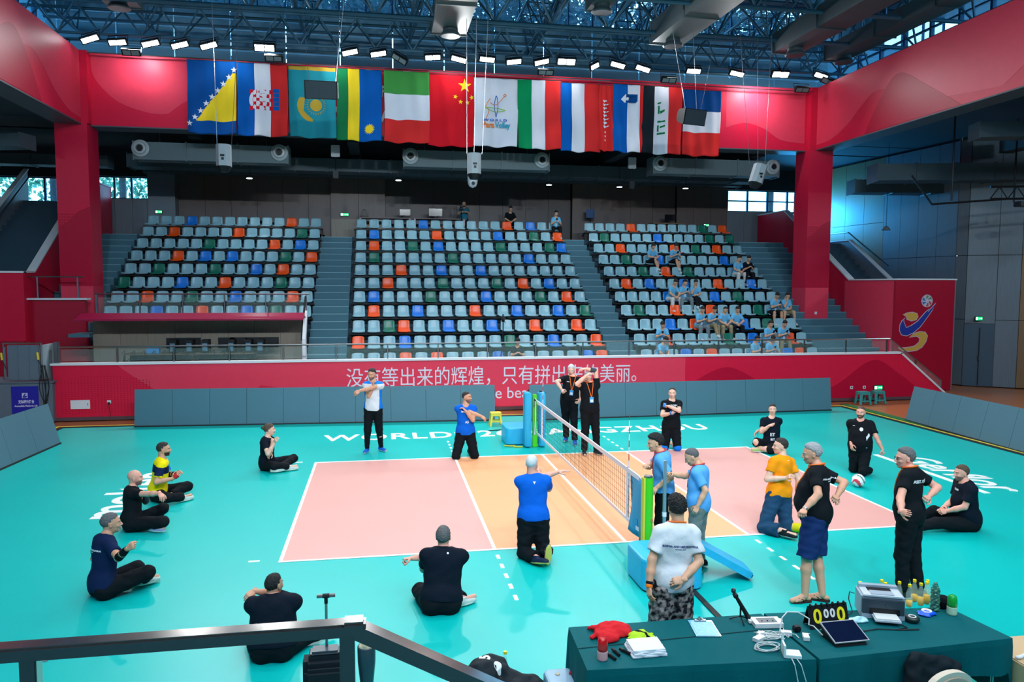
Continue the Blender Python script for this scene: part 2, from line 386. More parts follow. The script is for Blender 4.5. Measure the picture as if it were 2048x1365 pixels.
# colour patterns read from the photograph, bottom row first
PAT = {'middle': "gggogogggbgggggbo oggbggggggnggbggo ggnoggbggbggoggog goggbgggoggbggbgn gbgggngggbgggngog ggogggngggngogbgg gggoggbggbggggggg gngggggngggggbggg goggngbggggngggnb gbggggoggggbggngo gggggbggggggogbgg".split(),
       'left': "g g g gggbggoggbgngg ggoggnggbgggog ngggbggogggngg ggngggnggbgogg gggogbgbgggngo gggggnggggogbg ggoggggoggggng gggbgggggggogg".split(),
       'right': "gggbgogggggbog ggoggggngbggog gggbgogggbgngg gnggoggogggngg ggggbgggbgnggg gogbggbggoggbg gggngogngggggg ggnggbgggggbgg ggoggggogngogg gnggggbggggngn ggggoggggggngo".split()}
CN = {'g': 'grey', 'b': 'blue', 'o': 'orange', 'n': 'green'}
ORD = ['front', 'second', 'third', 'fourth', 'fifth', 'sixth', 'seventh', 'eighth', 'ninth', 'tenth', 'eleventh']
ORDN = ['first', 'second', 'third', 'fourth', 'fifth', 'sixth', 'seventh', 'eighth', 'ninth', 'tenth', 'eleventh', 'twelfth', 'thirteenth', 'fourteenth', 'fifteenth', 'sixteenth', 'seventeenth']
stuffv = {c: MB() for c in 'gbon'}; seat_count = 0
order = [(k, bl) for k in range(11) for bl in ('middle', 'right', 'left')]
def seat_xyz(bl, k, j):
    x0, x1, n, _ = BL[bl]; return (x0+(x1-x0)*(j+.5)/n, T0+.33+TT*k, Z0+RZ*k)
for k, bl in order:
    x0, x1, n, k0 = BL[bl]
    if k < k0: continue
    for j in range(n):
        c = PAT[bl][k][j] if j < len(PAT[bl][k]) else 'g'
        X, Y, Z = seat_xyz(bl, k, j)
        if seat_count < 300:
            lab = '%s plastic stadium seat, %s from the left in the %s row of the %s block' % (CN[c], ORDN[j], ORD[k], bl)
            if not seat_used: o = seat0; o.location = (X, Y, Z); o['label'] = lab; o['group'] = 'stadium seats in the grandstand'; seat_used = True; ch0 = seat0.children[0]
            else: o = dup(seat0, (X, Y, Z), 0, lab, 'stadium seats in the grandstand')
            for ch in o.children:
                if ch.name.startswith('shell'): ch.data = seat_mesh[c]
            seat_count += 1
        else:
            me = seat_mesh[c]; stuffv[c].add([(q.co.x+X, q.co.y+Y, q.co.z+Z) for q in me.vertices], [tuple(p.vertices) for p in me.polygons])
up_seats = MB()
mi = 0
for i, c in enumerate('gbon'):
    up_seats.mi = i; up_seats.add(stuffv[c].v, stuffv[c].f)
o = up_seats.build('stadium_seats_above', [plastic_grey, plastic_blue, plastic_orange, plastic_green], smooth=True)
tag(o, 'far upper rows of grey plastic stadium seats with some blue, orange and green', 'seats', kind='stuff')
for bl in BL:
    x0, x1, n, k0 = BL[bl]
    for k in range(k0, 11):
        Y = T0+.33+TT*k; Z = Z0+RZ*k
        q = MB().box(x0-.05, x1+.05, Y+.16, Y+.26, Z+.3, Z+.36).box(x0-.05, x1+.05, Y-.2, Y-.14, Z+.33, Z+.365)
        nb = n//2
        for i in range(nb+1):
            x = x0+(x1-x0)*i/nb; q.bar((x, Y-.16, Z+.34), (x, T0+TT*(k+1)-.02, Z+.22), .04, .05); q.box(x-.02, x+.02, Y-.05, Y, Z, Z+.33)
        q.build('seat_rail', black_metal, st)

# ------------------------------------------------------------------ red columns and fascia beams
def column(x0, side):
    c = thing('red_column', 'tall square red column at the %s corner of the fascia beam' % side, 'column', (x0+.5, 17.5, 0))
    MB().box(x0, x0+1, 17, 18, 0, 9.13).build('shaft', red, c)
    for y, zs in ((16.997, [(0, 3.4, red_lt)]),):
        MB().box(x0+.01, x0+.99, 16.996, 17, 0, 3.75).build('printed_band', red_lt, c)
        wave('printed_band', c, [(x0+.01, 3.75), (x0+.99, 3.75), (x0+.99, 6.4)]+bez([(x0+.99, 6.4), (x0+.6, 6.2), (x0+.3, 5.9), (x0+.01, 5.7)]), 17, red_dk)
    if side == 'left': MB().box(x0+1, x0+1.004, 17, 18, 0, 3.75).build('printed_band', red_lt, c)
    else: MB().box(x0-.004, x0, 17, 18, 0, 3.75).build('printed_band', red_lt, c)
    MB().box(x0+.42, x0+.52, 16.98, 16.996, 2.7, 2.8).build('switch_plate', white_paint, c)
    d_ = MB()
    for i in range(6):
        for j in range(9): 
            if i < 6-j*.45: d_.box(x0+.03+i*.08, x0+.08+i*.08, 16.992, 17, 6.1-j*.09, 6.15-j*.09)
    d_.build('printed_dots', red_dk, c)['kind'] = 'stuff'
    return c
column(-9.08, 'left'); column(17.97, 'right')
bz0, bz1 = 9.13, 11.5
fb = struct(MB().box(-8.2, 18.2, 17.3, 18.1, bz0, bz1).box(-8.3, -8.02, 17.0, 17.4, bz0, bz1).box(17.98, 18.3, 17.0, 17.4, bz0, bz1).build('wall_fascia_back', red))
wave('printed_wave', fb, bez([(-8.0, 11.49), (-7.9, 10.7), (-7.2, 9.95), (-6.2, 9.6), (-5.6, 9.6)])+bez([(-5.6, 9.6), (-5.0, 10.05), (-4.3, 10.3), (-3.6, 10.0), (-3.0, 9.3)])+[(-3, 11.49)], 17.3, red_lt)
wave('printed_wave', fb, [(14.6, 11.49)]+bez([(14.6, 9.9), (15.4, 10.1), (16.2, 9.9), (16.9, 9.5), (17.9, 9.4)])+[(17.9, 11.49)], 17.3, red_lt)
for xx, tx in ((-.2, 'Z'), (1.62, 'A'), (3.3, 'M'), (6.62, 'A'), (8.32, 'A')):
    text_obj('fascia_lettering', fb, MATS['lettering_white'], tx, size=.62, ext=.006, bold=.02, loc=(xx-.12, 17.28, 9.62))
for xx, tx in ((-.2, 'F'), (1.6, 'F'), (6.62, 'I'), (8.3, 'W')):
    text_obj('fascia_lettering', fb, MATS['lettering_white'], tx, size=.5, ext=.006, bold=.02, loc=(xx-.12, 17.28, 10.5))
MB().box(-8.2, 18.2, 17.3, 18.1, 9.09, 9.129).build('soffit', mat('soffit_grey', (70, 82, 92), .6), fb)
def side_beam(xf, s, name):
    w = struct(MB().box(min(xf, xf+s*.8), max(xf, xf+s*.8), -14, 17.2, bz0, bz1).build(name, red))
    X = xf-s*.004; MB().box(min(xf, xf+s*.8), max(xf, xf+s*.8), -14, 17.2, 9.09, 9.129).build('soffit', MATS['soffit_grey'], w)
    def sw(pts, mm):
        MB().prism(pts, (xf, 0, 0), (0, 1, 0), (0, 0, 1), (-s, 0, 0), .004 if mm is red_lt else .009).build('printed_wave', mm, w)
    sw([(17, 11.49)]+bez([(17, 9.3), (16, 9.35), (15, 9.7), (14.2, 10.2), (13.4, 10.5), (12, 10.2), (10.5, 9.6), (8, 9.3)])+[(4, 11.49)], red_lt)
    sw(bez([(9.5, 9.15), (11, 10.1), (12.3, 10.8), (13.2, 10.2), (14, 9.15)]), red_dk)
    return w
side_beam(-8.25, -1, 'wall_fascia_left'); side_beam(18.25, 1, 'wall_fascia_right')
# ------------------------------------------------------------------ LED perimeter boards
def led_board(name_lab, a, bpt, n, h=.98, lean=.12, nrm=(0, -1, 0)):
    a, e = Vector(a), Vector(bpt); d = (e-a); Lh = d.length; d /= Lh; nv = Vector(nrm)
    upv = (Vector((0, 0, h))-nv*lean).normalized(); nn = d.cross(upv).normalized()
    if nn.dot(nv) < 0: nn = -nn
    t = thing('led_board', name_lab, 'LED board', (a+e)/2)
    w = Lh/n
    for i in range(n):
        c = a+d*w*(i+.5)+upv*(h/2+.03)
        MB().obb(c-nn*.04, d*(w/2-.004), upv*h/2, nn*.035).build('panel', led_grey, t)
    MB().obb((a+e)/2+upv*.015-nn*.05, d*Lh/2, upv*.02, nn*.06).build('base_rail', rubber, t)
    q = MB()
    for i in range(n+1):
        p = a+d*w*i; q.bar(p+upv*h*.9-nn*.09, p-nn*.45+Vector((0, 0, .02)), .03, .03); q.bar(p-nn*.1+Vector((0, 0, .02)), p-nn*.45+Vector((0, 0, .02)), .03, .03)
    q.build('rear_bracket', black_metal, t); return t
led_board('long grey LED board along the far side of the court, left of the gap', (-5.1, 10.92, 0), (4.6, 10.4, 0), 10)
led_board('long grey LED board along the far side of the court, right of the net post', (5.56, 10.22, 0), (15.08, 10.5, 0), 10)
led_board('grey LED board angled along the left side of the mat', (-6.15, 8.95, 0), (-6.45, 3.6, 0), 5, nrm=(1, 0, 0), lean=.25)
led_board('grey LED board angled along the right side of the mat', (16.15, 8.6, 0), (15.9, 2.9, 0), 6, nrm=(-1, 0, 0), lean=.25)

# ------------------------------------------------------------------ control room under the left block
cr = struct(MB().box(-7.3, -.95, 14.6, 14.8, Z0, 2.84).build('wall_control_room', step_dark))
for i in range(8):
    x = -7.3+i*.795; MB().box(x+.004, x+.791, 14.56, 14.6, Z0, 2.84).build('panel', wall_wood_pale, cr)
cy = thing('control_room_canopy', 'dark red canopy roof over the computer desks below the left seats', 'canopy', (-4, 14.2, 2.85))
MB().prism([(-7.35, 2.86), (-.9, 2.84), (-.88, 2.8), (-7.35, 2.82)], (0, 13.85, 0), (1, 0, 0), (0, 0, 1), (0, 1, 0), .9).build('roof_slab', mat('canopy_red', (150, 14, 62), .35), cy)
MB().prism([(13.3, 2.79), (13.85, 2.95), (13.85, 2.85), (13.3, 2.74)], (-7.35, 0, 0), (0, 1, 0), (0, 0, 1), (1, 0, 0), 6.45).build('front_flap', MATS['canopy_red'], cy)
r3 = thing('glass_railing', 'steel and glass railing on top of the dark red canopy', 'railing', (-4, 14.4, 2.86))
for i in range(6):
    x = -7.1+i*1.24; MB().box(x-.02, x+.02, 14.36, 14.4, 2.86, 3.5).build('post', steel, r3)
    if i < 5: MB().box(x+.05, x+1.19, 14.375, 14.385, 2.92, 3.42).build('pane', glass, r3)
MB().tube([(-7.15, 14.38, 3.52), (-.8, 14.38, 3.52)], .025, 8).build('handrail', steel, r3)
MB().box(-7.9, -7.3, 14.3, 15.2, 2.2, 2.3).build('landing', step_grey, cy)
ws = thing('white_stair_panel', 'narrow white panel with a black cable at the right end of the control room', 'panel', (-.85, 13.9, Z0))
MB().prism([(13.4, Z0), (13.75, Z0), (13.75, 2.2), (14.3, 2.95), (14.1, 3.0), (13.4, 2.15)], (-.95, 0, 0), (0, 1, 0), (0, 0, 1), (1, 0, 0), .1).build('panel_body', white_paint, ws)
MB().tube([(-.98, 13.6, 2.1), (-.96, 13.9, 2.7), (-.9, 14.2, 3.45)], .03, 6).build('cable', rubber, ws)
# desks with computers
def desk(x0, x1, y0, y1, z, lab, zf=Z0):
    t = thing('desk', lab, 'desk', ((x0+x1)/2, (y0+y1)/2, zf))
    MB().bbox(x0, x1, y0, y1, z-.03, z, .008).build('desk_top', mat('desk_brown', (120, 96, 74), .5), t)
    for x in (x0+.06, x1-.06):
        for y in (y0+.06, y1-.06): MB().box(x-.02, x+.02, y-.02, y+.02, zf, z-.03).build('leg', black_metal, t)
    MB().box(x0+.06, x1-.06, y1-.07, y1-.05, z-.4, z-.05).build('modesty_panel', black_metal, t)
    return t
DZ = Z0+.98
desk(-6.1, -4.3, 13.3, 14.0, DZ, 'brown desk at the left end of the row of computers')
desk(-4.25, -2.35, 13.3, 14.0, DZ, 'brown desk at the right end of the row of computers')
scr_dark = mat('dark_screen', (10, 16, 22), .15)
def pc_tower(x, lab):
    t = thing('computer_tower', lab, 'computer', (x, 13.7, DZ))
    MB().bbox(x-.1, x+.1, 13.45, 13.85, DZ, DZ+.4, .01).build('case', black_metal, t)
    MB().box(x-.07, x+.07, 13.44, 13.45, DZ+.06, DZ+.3).build('rear_plate', mat('pc_blue_grey', (90, 130, 150), .4, .4), t)
def monitor(x, y, z, lab, w=.5, h=.32, rear=True, face=-1):
    t = thing('monitor', lab, 'monitor', (x, y, z))
    MB().bbox(x-w/2, x+w/2, y-.02, y+.02, z+.12, z+.12+h, .008).build('housing', black_metal, t)
    MB().box(x-w/2+.015, x+w/2-.015, y+face*.024-.002, y+face*.024+.002, z+.135, z+.105+h).build('screen', scr_dark, t)
    MB().box(x-.03, x+.03, y-.02, y+.02, z, z+.14).bbox(x-.12, x+.12, y-.08, y+.08, z, z+.012, .004).build('stand', black_metal, t)
for i, x in enumerate((-5.02, -4.55, -4.1, -3.35, -2.85, -2.5)):
    pc_tower(x+.3, 'black computer tower, %s from the left in the row on the desks' % ORDN[i])
for i, x in enumerate((-5.0, -4.5, -3.5, -3.15, -2.7, -2.2)):
    monitor(x+.25, 13.88, DZ, 'black computer monitor, %s from the left on the desks under the canopy' % ORDN[i], face=1)
cb = MB(); random.seed(4)
for i in range(14):
    x = -6.1+i*.28; cb.tube(bez([(x, DZ+.02), (x+.1, DZ+.1), (x+.05, DZ-.25), (x+.25, DZ-.1+.1*random.random())], 5) and [(p[0], 13.28, p[1]) for p in bez([(x, DZ+.02), (x+.1, DZ+.1), (x+.05, DZ-.25), (x+.25, DZ-.1)], 5)], .008, 5)
tag(cb.build('desk_cables', rubber), 'tangle of black cables hanging off the computer desks', 'cables', kind='stuff')
tag(MB().bbox(-5.45, -5.1, 13.4, 13.65, DZ, DZ+.16, .02).build('blue_box', mat('box_blue', (60, 140, 200), .5)), 'small blue box on the desk left of the computer towers', 'box')

# ------------------------------------------------------------------ back wall, upper floor, windows
ZU = Z0+RZ*10
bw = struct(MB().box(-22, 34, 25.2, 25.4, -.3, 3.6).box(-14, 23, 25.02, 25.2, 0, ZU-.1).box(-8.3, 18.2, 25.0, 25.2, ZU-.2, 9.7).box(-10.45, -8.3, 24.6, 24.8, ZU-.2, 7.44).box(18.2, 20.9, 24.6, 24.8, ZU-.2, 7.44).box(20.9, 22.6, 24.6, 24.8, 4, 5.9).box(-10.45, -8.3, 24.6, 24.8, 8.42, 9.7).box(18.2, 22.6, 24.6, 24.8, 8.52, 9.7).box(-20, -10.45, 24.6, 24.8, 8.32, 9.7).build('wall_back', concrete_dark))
def panels(x0, x1, y, z0, z1, n, m_, nm='panel', par=bw):
    w = (x1-x0)/n
    for i in range(n): MB().box(x0+i*w+.006, x0+(i+1)*w-.006, y-.04, y, z0, z1).build(nm, m_, par)
panels(-10.4, -8.3, 24.6, ZU, 7.45, 3, wall_wood_grey)
MB().box(-8.3, -7.2, 24.3, 25, ZU, 9.3).build('pier', wall_wood_grey, bw)
panels(-7.2, -.6, 24.9, ZU, 9.3, 6, wall_wood_dim)
panels(-.7, 1.7, 24.6, ZU, 9.3, 2, wall_wood_dim); panels(1.7, 10.4, 24.95, ZU, 9.3, 8, wood('dark_wood_panel', (78, 66, 66), (60, 52, 54)))
panels(-.7, 1.7, 24.55, ZU, ZU+.95, 2, wall_wood_pale); panels(10.4, 12.2, 24.6, ZU, 9.3, 2, wall_wood_dim)
panels(12.2, 15.6, 24.8, ZU, 9.3, 3, wall_wood_dim); panels(15.6, 18.2, 24.6, ZU, 9.3, 3, wall_wood_dim)
panels(18.2, 20.9, 24.6, ZU, 7.45, 3, wall_wood_grey)
frame_b = mat('window_frame_blue', (30, 90, 130), .4, .2)
def window(nm, x0, x1, y, z0, z1, nx, nz, par=None):
    w = struct(MB().box(x0, x1, y-.03, y+.03, z0-.06, z0).box(x0, x1, y-.03, y+.03, z1, z1+.06).build(nm, frame_b))
    for i in range(nx+1):
        x = x0+(x1-x0)*i/nx; MB().box(x-.04, x+.04, y-.05, y+.05, z0, z1).build('mullion', frame_b, w)
    for j in range(1, nz):
        z = z0+(z1-z0)*j/nz; MB().box(x0, x1, y-.03, y+.03, z-.03, z+.03).build('transom', frame_b, w)
    for i in range(nx):
        for j in range(nz):
            MB().box(x0+(x1-x0)*i/nx+.04, x0+(x1-x0)*(i+1)/nx-.04, y-.006, y+.006, z0+(z1-z0)*j/nz+.03, z0+(z1-z0)*(j+1)/nz-.03).build('pane', win_glass, w)
    return w
window('window_1', -10.4, -8.35, 24.7, 7.5, 8.35, 3, 1)
window('window_2', 18.25, 22.5, 24.7, 7.5, 8.45, 4, 2)
window('window_8', 20.95, 22.5, 24.7, 5.95, 7.4, 2, 1)
window('window_3', -18, -10.6, 24.7, 3.6, 8.25, 8, 2)

# trees outside the left windows
leaf = mat('outdoor_leaf', (96, 170, 130), .6, var=.3, scale=3)
bark = mat('outdoor_bark', (70, 66, 60), .8)
random.seed(7)
for i, (x, h) in enumerate(((-20, 9), (-17.4, 10.5), (-15, 9.8), (-12.9, 10.6), (-11.2, 10), (-9.2, 10.8))):
    t = thing('tree', 'leafy green tree outside the left windows, %s from the left' % ORDN[i], 'tree', (x, 31, 0), 'trees outside the windows')
    MB().tube([(x, 31, -1), (x+.2, 31, h*.5), (x-.1, 31.2, h*.8)], [.22, .15, .07], 7).build('trunk', bark, t)
    q = MB()
    for k in range(900):
        a = random.uniform(0, 2*PI); zz = random.uniform(-1, 1); rr = random.uniform(.3, 1)**.5
        p = Vector((x+rr*1.9*math.cos(a)*math.sqrt(1-zz*zz), 31+rr*1.6*math.sin(a)*math.sqrt(1-zz*zz), h*.66+rr*h*.42*zz))
        u_ = Vector((random.gauss(0, 1), random.gauss(0, 1), random.gauss(0, 1))).normalized()*random.uniform(.1, .2); w_ = u_.orthogonal().normalized()*.08
        q.add([p-u_, p+w_, p+u_, p-w_], [(0, 1, 2, 3)])
    q.build('foliage', leaf, t)['kind'] = 'stuff'
struct(MB().box(-60, 60, 26, 90, -1.2, -1).build('ground_outside', mat('outdoor_paving', (150, 160, 160), .8)))

# ------------------------------------------------------------------ red side stair enclosures
def wall_profile(x0, x1, prof, nm, m_=red, cope=True, par=None):
    """wall running in depth, profile points are (y, z)"""
    poly = [(prof[0][0], 0)]+prof+[(prof[-1][0], 0)]
    w = MB().prism(poly, (x0, 0, 0), (0, 1, 0), (0, 0, 1), (1, 0, 0), x1-x0).build(nm, m_, par)
    if par is None: struct(w)
    if cope:
        q = MB()
        for (a, za), (e, ze) in zip(prof, prof[1:]): q.bar(((x0+x1)/2, a, za+.02), ((x0+x1)/2, e, ze+.02), x1-x0+.08, .05)
        q.build('coping', white_paint, w)
    return w
rw = wall_profile(19.8, 19.98, [(14.1, 4.05), (16.9, 4.05), (22.0, 7.25), (24.5, 7.25)], 'wall_stair_right')
MB().prism([(14.1, .0), (17.2, .0), (17.2, 4.03), (14.1, 4.03)], (19.796, 0, 0), (0, 1, 0), (0, 0, 1), (1, 0, 0), .004).build('printed_band', red_lt, rw)  # no print: the whole face is coloured lighter as its lit side
fbx = struct(MB().box(19.78, 22.18, 14.08, 14.2, 0, 4.05).build('wall_stair_right_front', mat('red_panel_shade', (176, 10, 46), .35)))  # shade put into the colour: darker copy of the red panel
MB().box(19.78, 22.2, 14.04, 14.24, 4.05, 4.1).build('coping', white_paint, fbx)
ow = wall_profile(22.12, 22.24, [(14.1, 4.05), (17.6, 4.05), (20.5, 5.85), (22.6, 5.85)], 'wall_stair_right_outer', wall_wood_grey)
def hand(pts, lab, par):
    MB().tube(pts, .03, 8).build(lab, steel, par)
hand([(22.0, 17.6, 4.9-.25), (22.0, 20.4, 6.2), (22.0, 22, 6.2)], 'handrail', ow)
s_ = thing('side_stairs', 'dark steps inside the right red stair enclosure', 'stairs', (21, 16, 0))
for i in range(14): MB().box(20, 22.1, 16.4+i*.36, 17.2+i*.36, 2.0+i*.25, 2.5+i*.25).build('step', step_dark, s_)
emb = thing('volleyball_emblem', 'yellow and blue volleyball player emblem on the shaded red wall by the right stairs', 'emblem', (20.6, 14.08, 2.3))
yel = mat('emblem_yellow', (218, 170, 72), .5, var=0); blu = mat('emblem_blue', (28, 52, 150), .5, var=0); lav = mat('emblem_edge', (206, 190, 205), .5, var=0)
def plq(pts, m_, nm, y=14.08, t=.012, grow=0):
    if grow:
        cx = sum(p[0] for p in pts)/len(pts); cz = sum(p[1] for p in pts)/len(pts); n_ = len(pts); out = []
        for i in range(n_):
            a, e = Vector(pts[i-1]), Vector(pts[(i+1) % n_]); d = (e-a).normalized(); out.append((pts[i][0]+d.y*grow, pts[i][1]-d.x*grow))
        A_ = sum(pts[i-1][0]*pts[i][1]-pts[i][0]*pts[i-1][1] for i in range(n_))
        if A_ < 0: out = [(2*p[0]-o_[0], 2*p[1]-o_[1]) for p, o_ in zip(pts, out)]
        pts = out
    MB().prism(pts, (0, y, 0), (1, 0, 0), (0, 0, 1), (0, -1, 0), t).build(nm, m_, emb)
head_ = [(20.11, 2.78), (20.28, 2.85), (20.48, 2.87), (20.66, 2.82), (20.7, 2.72), (20.63, 2.61), (20.45, 2.57), (20.27, 2.63), (20.23, 2.74)]
blue_ = [(20.19, 2.66), (20.12, 2.56), (20.24, 2.31), (20.44, 2.38), (20.7, 2.54), (21.0, 2.86), (21.15, 2.99), (21.09, 2.86), (21.43, 3.21), (21.26, 2.94), (21.05, 2.66), (20.8, 2.34), (20.54, 2.14), (20.28, 2.03), (20.07, 2.07), (19.99, 2.22), (20.0, 2.42), (20.07, 2.56)]
cc_ = [(20.39, 1.97), (20.59, 2.1), (20.81, 2.16), (21.03, 2.14), (21.12, 2.01), (21.07, 1.81), (20.92, 1.61), (20.7, 1.49), (20.39, 1.46), (20.12, 1.49), (19.95, 1.57), (20.3, 1.58), (20.61, 1.63), (20.8, 1.77), (20.83, 1.93), (20.68, 2.02)]
for pts, m_, nm in ((head_, yel, 'head_shape'), (blue_, blu, 'body_shape'), (cc_, yel, 'leg_shape')):
    plq(pts, lav, nm+'_edge', t=.008, grow=.025); plq(pts, m_, nm)
circ = lambda cx, cz, r, n=20, a0=0, a1=2*PI: [(cx+r*math.cos(a0+(a1-a0)*i/n), cz+r*math.sin(a0+(a1-a0)*i/n)) for i in range(n)]
plq(circ(21.05, 3.29, .23), lav, 'ball_shape', t=.008)
for k, cc in enumerate(((90, 150, 110), (40, 120, 190), (190, 80, 80))):
    for j in range(2):
        a0 = k*2*PI/3+.3+j*.9; pts = circ(21.05, 3.29, .2, 6, a0, a0+.7)+circ(21.05, 3.29, .07, 3, a0+.9, a0+.4)
        plq(pts, mat('emblem_c%d' % k, cc, .5, var=0), 'ball_panel', t=.013)
# left enclosure
lw = wall_profile(-9.98, -9.8, [(16.0, 4.17), (16.8, 4.2), (22.0, 7.9), (24.5, 7.9)], 'wall_stair_left')
lf = struct(MB().box(-12.3, -9.78, 15.98, 16.12, 0, 4.17).build('wall_stair_left_front', red))
MB().box(-12.3, -9.76, 15.94, 16.16, 4.17, 4.23).build('coping', white_paint, lf)
MB().box(-10.0, -9.9, 15.985, 16, 1.9, 2.05).build('switch_plate', white_paint, lf)
lo = wall_profile(-12.3, -12.2, [(16.0, 4.9), (17.5, 5.6), (18.6, 5.6), (22.5, 8.3)], 'wall_stair_left_outer', wall_wood_grey)
hand([(-12.1, 16, 4.75), (-12.1, 17.5, 5.4), (-12.1, 18.6, 5.4), (-12.1, 22.3, 7.95)], 'handrail', lo)
s_ = thing('side_stairs', 'dark steps inside the left red stair enclosure', 'stairs', (-11, 17, 0))
for i in range(16): MB().box(-12.2, -10, 16.6+i*.36, 17.4+i*.36, 3.3+i*.22, 3.75+i*.22).build('step', step_dark, s_)
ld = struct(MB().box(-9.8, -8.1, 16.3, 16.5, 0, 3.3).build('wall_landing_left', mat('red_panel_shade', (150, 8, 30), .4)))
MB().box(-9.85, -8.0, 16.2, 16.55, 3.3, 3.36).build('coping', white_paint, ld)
MB().prism([(-9.8, 0), (-9.0, 0), (-9.0, 1.75), (-9.5, 1.75), (-9.8, .6)], (0, 16.1, 0), (1, 0, 0), (0, 0, 1), (0, 1, 0), .1).build('printed_band', red, ld)
r4 = thing('landing_railing', 'short steel railing on the landing left of the left red column', 'railing', (-9, 16.3, 3.36))
MB().tube([(-9.8, 16.3, 4.05), (-8.1, 16.3, 4.05)], .025, 8).build('handrail', steel, r4)
for x in (-9.5, -8.3): MB().box(x-.02, x+.02, 16.28, 16.32, 3.36, 4.05).build('post', steel, r4)

# ------------------------------------------------------------------ right hall wall (angled panels) with door
hw_pts = [(17.5, 27.5), (21.2, 23.2), (23.35, 15.6), (25.2, 13.9), (26.6, 12.4), (29, 9.6), (32, 4)]
hw = struct(MB().bar((22.6, 26, 4.7), (23.5, 15.7, 4.7), .1, 9.6).build('wall_hall_right', concrete_dark))
for a_, e_ in zip(hw_pts[2:], hw_pts[3:]): MB().bar((a_[0]+.25, a_[1]+.12, 4.7), (e_[0]+.25, e_[1]+.12, 4.7), .06, 9.6).build('backing', concrete_dark, hw)
def hall_panels(a, e, n, m_, z0=0, z1=9.4, rows=(0, 2.55, 5.0, 9.4)):
    a, e = Vector(a+(0,)), Vector(e+(0,)); d = e-a; nrm = Vector((-d.y, d.x, 0)).normalized()
    for i in range(n):
        for r0, r1 in zip(rows, rows[1:]):
            p, q_ = a+d*(i/n), a+d*((i+1)/n); dd_ = d.normalized()*.008
            MB().bar(p+dd_+Vector((0, 0, (r0+r1)/2)), q_-dd_+Vector((0, 0, (r0+r1)/2)), .06, r1-r0-.02).build('panel', m_, hw)
hall_panels((22.7, 24.5), (23.1, 19.5), 4, wall_wood_brown, rows=(4, 6.6, 9.4))
hall_panels((23.1, 19.5), (23.45, 15.6), 4, wall_wood_grey)
hall_panels((23.45, 15.6), (23.6, 15.2), 1, wall_wood_grey)
hall_panels((23.6, 15.2), (24.4, 14.6), 1, wall_wood_grey, rows=(2.4, 5, 9.4))
hall_panels((24.4, 14.6), (25.0, 14.15), 1, wall_wood_grey)
hall_panels((25.0, 14.15), (25.6, 13.7), 1, wall_wood_brown)
hall_panels((25.6, 13.7), (30.5, 9.5), 8, wall_wood_pale)
dr = struct(MB().bar((23.6, 15.2, 1.2), (24.4, 14.6, 1.2), .07, 2.4).build('door_1', mat('door_grey_blue', (62, 82, 98), .5)))
MB().bar((23.98, 14.87, 1.15), (24.0, 14.86, 1.15), .08, 2.2).build('door_seam', black_metal, dr)
MB().tube([(23.93, 14.86, 1.0), (23.93, 14.8, 1.0), (23.93, 14.8, 1.16), (23.93, 14.86, 1.16)], .015, 6).build('door_handle', steel, dr)
exit_sign(23.9, 14.85, 2.6, .34, .18, 'small cyan exit sign above the grey door of the right hall')
# ------------------------------------------------------------------ accessible platform lift on the left
lift = thing('platform_lift', 'grey accessible platform lift with a blue sign at the left edge', 'lift', (-8.3, 12.2, 0))
lg = mat('lift_grey', (104, 122, 136), .45, .2)
MB().bbox(-9.6, -7.5, 12.0, 13.3, 0, 1.1, .02).build('base_cabinet', lg, lift)
MB().bbox(-9.6, -7.45, 11.98, 13.32, 1.1, 1.15, .015).build('platform', lg, lift)
MB().bbox(-8.62, -7.82, 12.05, 12.13, 1.18, 2.15, .02).build('gate_panel', lg, lift)
for x in (-8.66, -8.36, -8.08, -7.8): MB().box(x-.015, x+.015, 12.03, 12.05, 1.22, 2.1).build('gate_rib', lg, lift)
MB().tube([(-8.7, 12.06, 1.2), (-8.7, 12.06, 2.2), (-7.76, 12.06, 2.2), (-7.76, 12.06, 1.2)], .03, 8).build('gate_frame', steel, lift)
MB().prism([(-7.86, 1.2), (-7.7, 1.2), (-7.62, 2.15), (-7.75, 2.15)], (0, 12.1, 0), (1, 0, 0), (0, 0, 1), (0, 1, 0), .5).build('side_arm', mat('lift_light', (170, 178, 186), .45), lift)
MB().box(-7.55, -7.45, 12.3, 12.5, 1.15, 2.2).box(-7.6, -7.56, 12.2, 12.25, 1.15, 2.0).build('mast', steel, lift)
for x in (-8.74, -7.84): MB().tube([(x, 12.0, 1.95), (x+.02, 12.0, 1.75)], .03, 8).build('grip', yellow_tape, lift)
for x in (-8.72, -7.82): MB().tube([(x, 12.0, 1.75), (x+.1, 12.0, 1.5)], .012, 6).build('grip_arm', black_metal, lift)
sg = MB().box(-8.53, -7.85, 11.985, 12.0, .27, 1.02).build('sign_board', mat('sign_blue', (22, 30, 160), .45, var=0), lift)
lt = mat('sign_text', (210, 215, 245), .5, var=0)
text_obj('sign_lettering', sg, lt, "无障碍升降台", size=.1, ext=.002, bold=.003, loc=(-8.36, 11.98, .56), fit=.4)
text_obj('sign_lettering', sg, lt, "Accessible Platform Lift", size=.07, ext=.002, bold=.002, loc=(-8.46, 11.98, .46), fit=.58)
MB().box(-8.26, -8.12, 11.978, 11.985, .7, .84).build('sign_symbol_plate', lt, sg)
MB().prism([(-8.25, .71), (-8.15, .71), (-8.13, .77), (-8.2, .75), (-8.16, .8), (-8.18, .83), (-8.22, .78)], (0, 11.978, 0), (1, 0, 0), (0, 0, 1), (0, -1, 0), .004).build('sign_symbol', MATS['sign_blue'], sg)
cbm = MB(); random.seed(5)
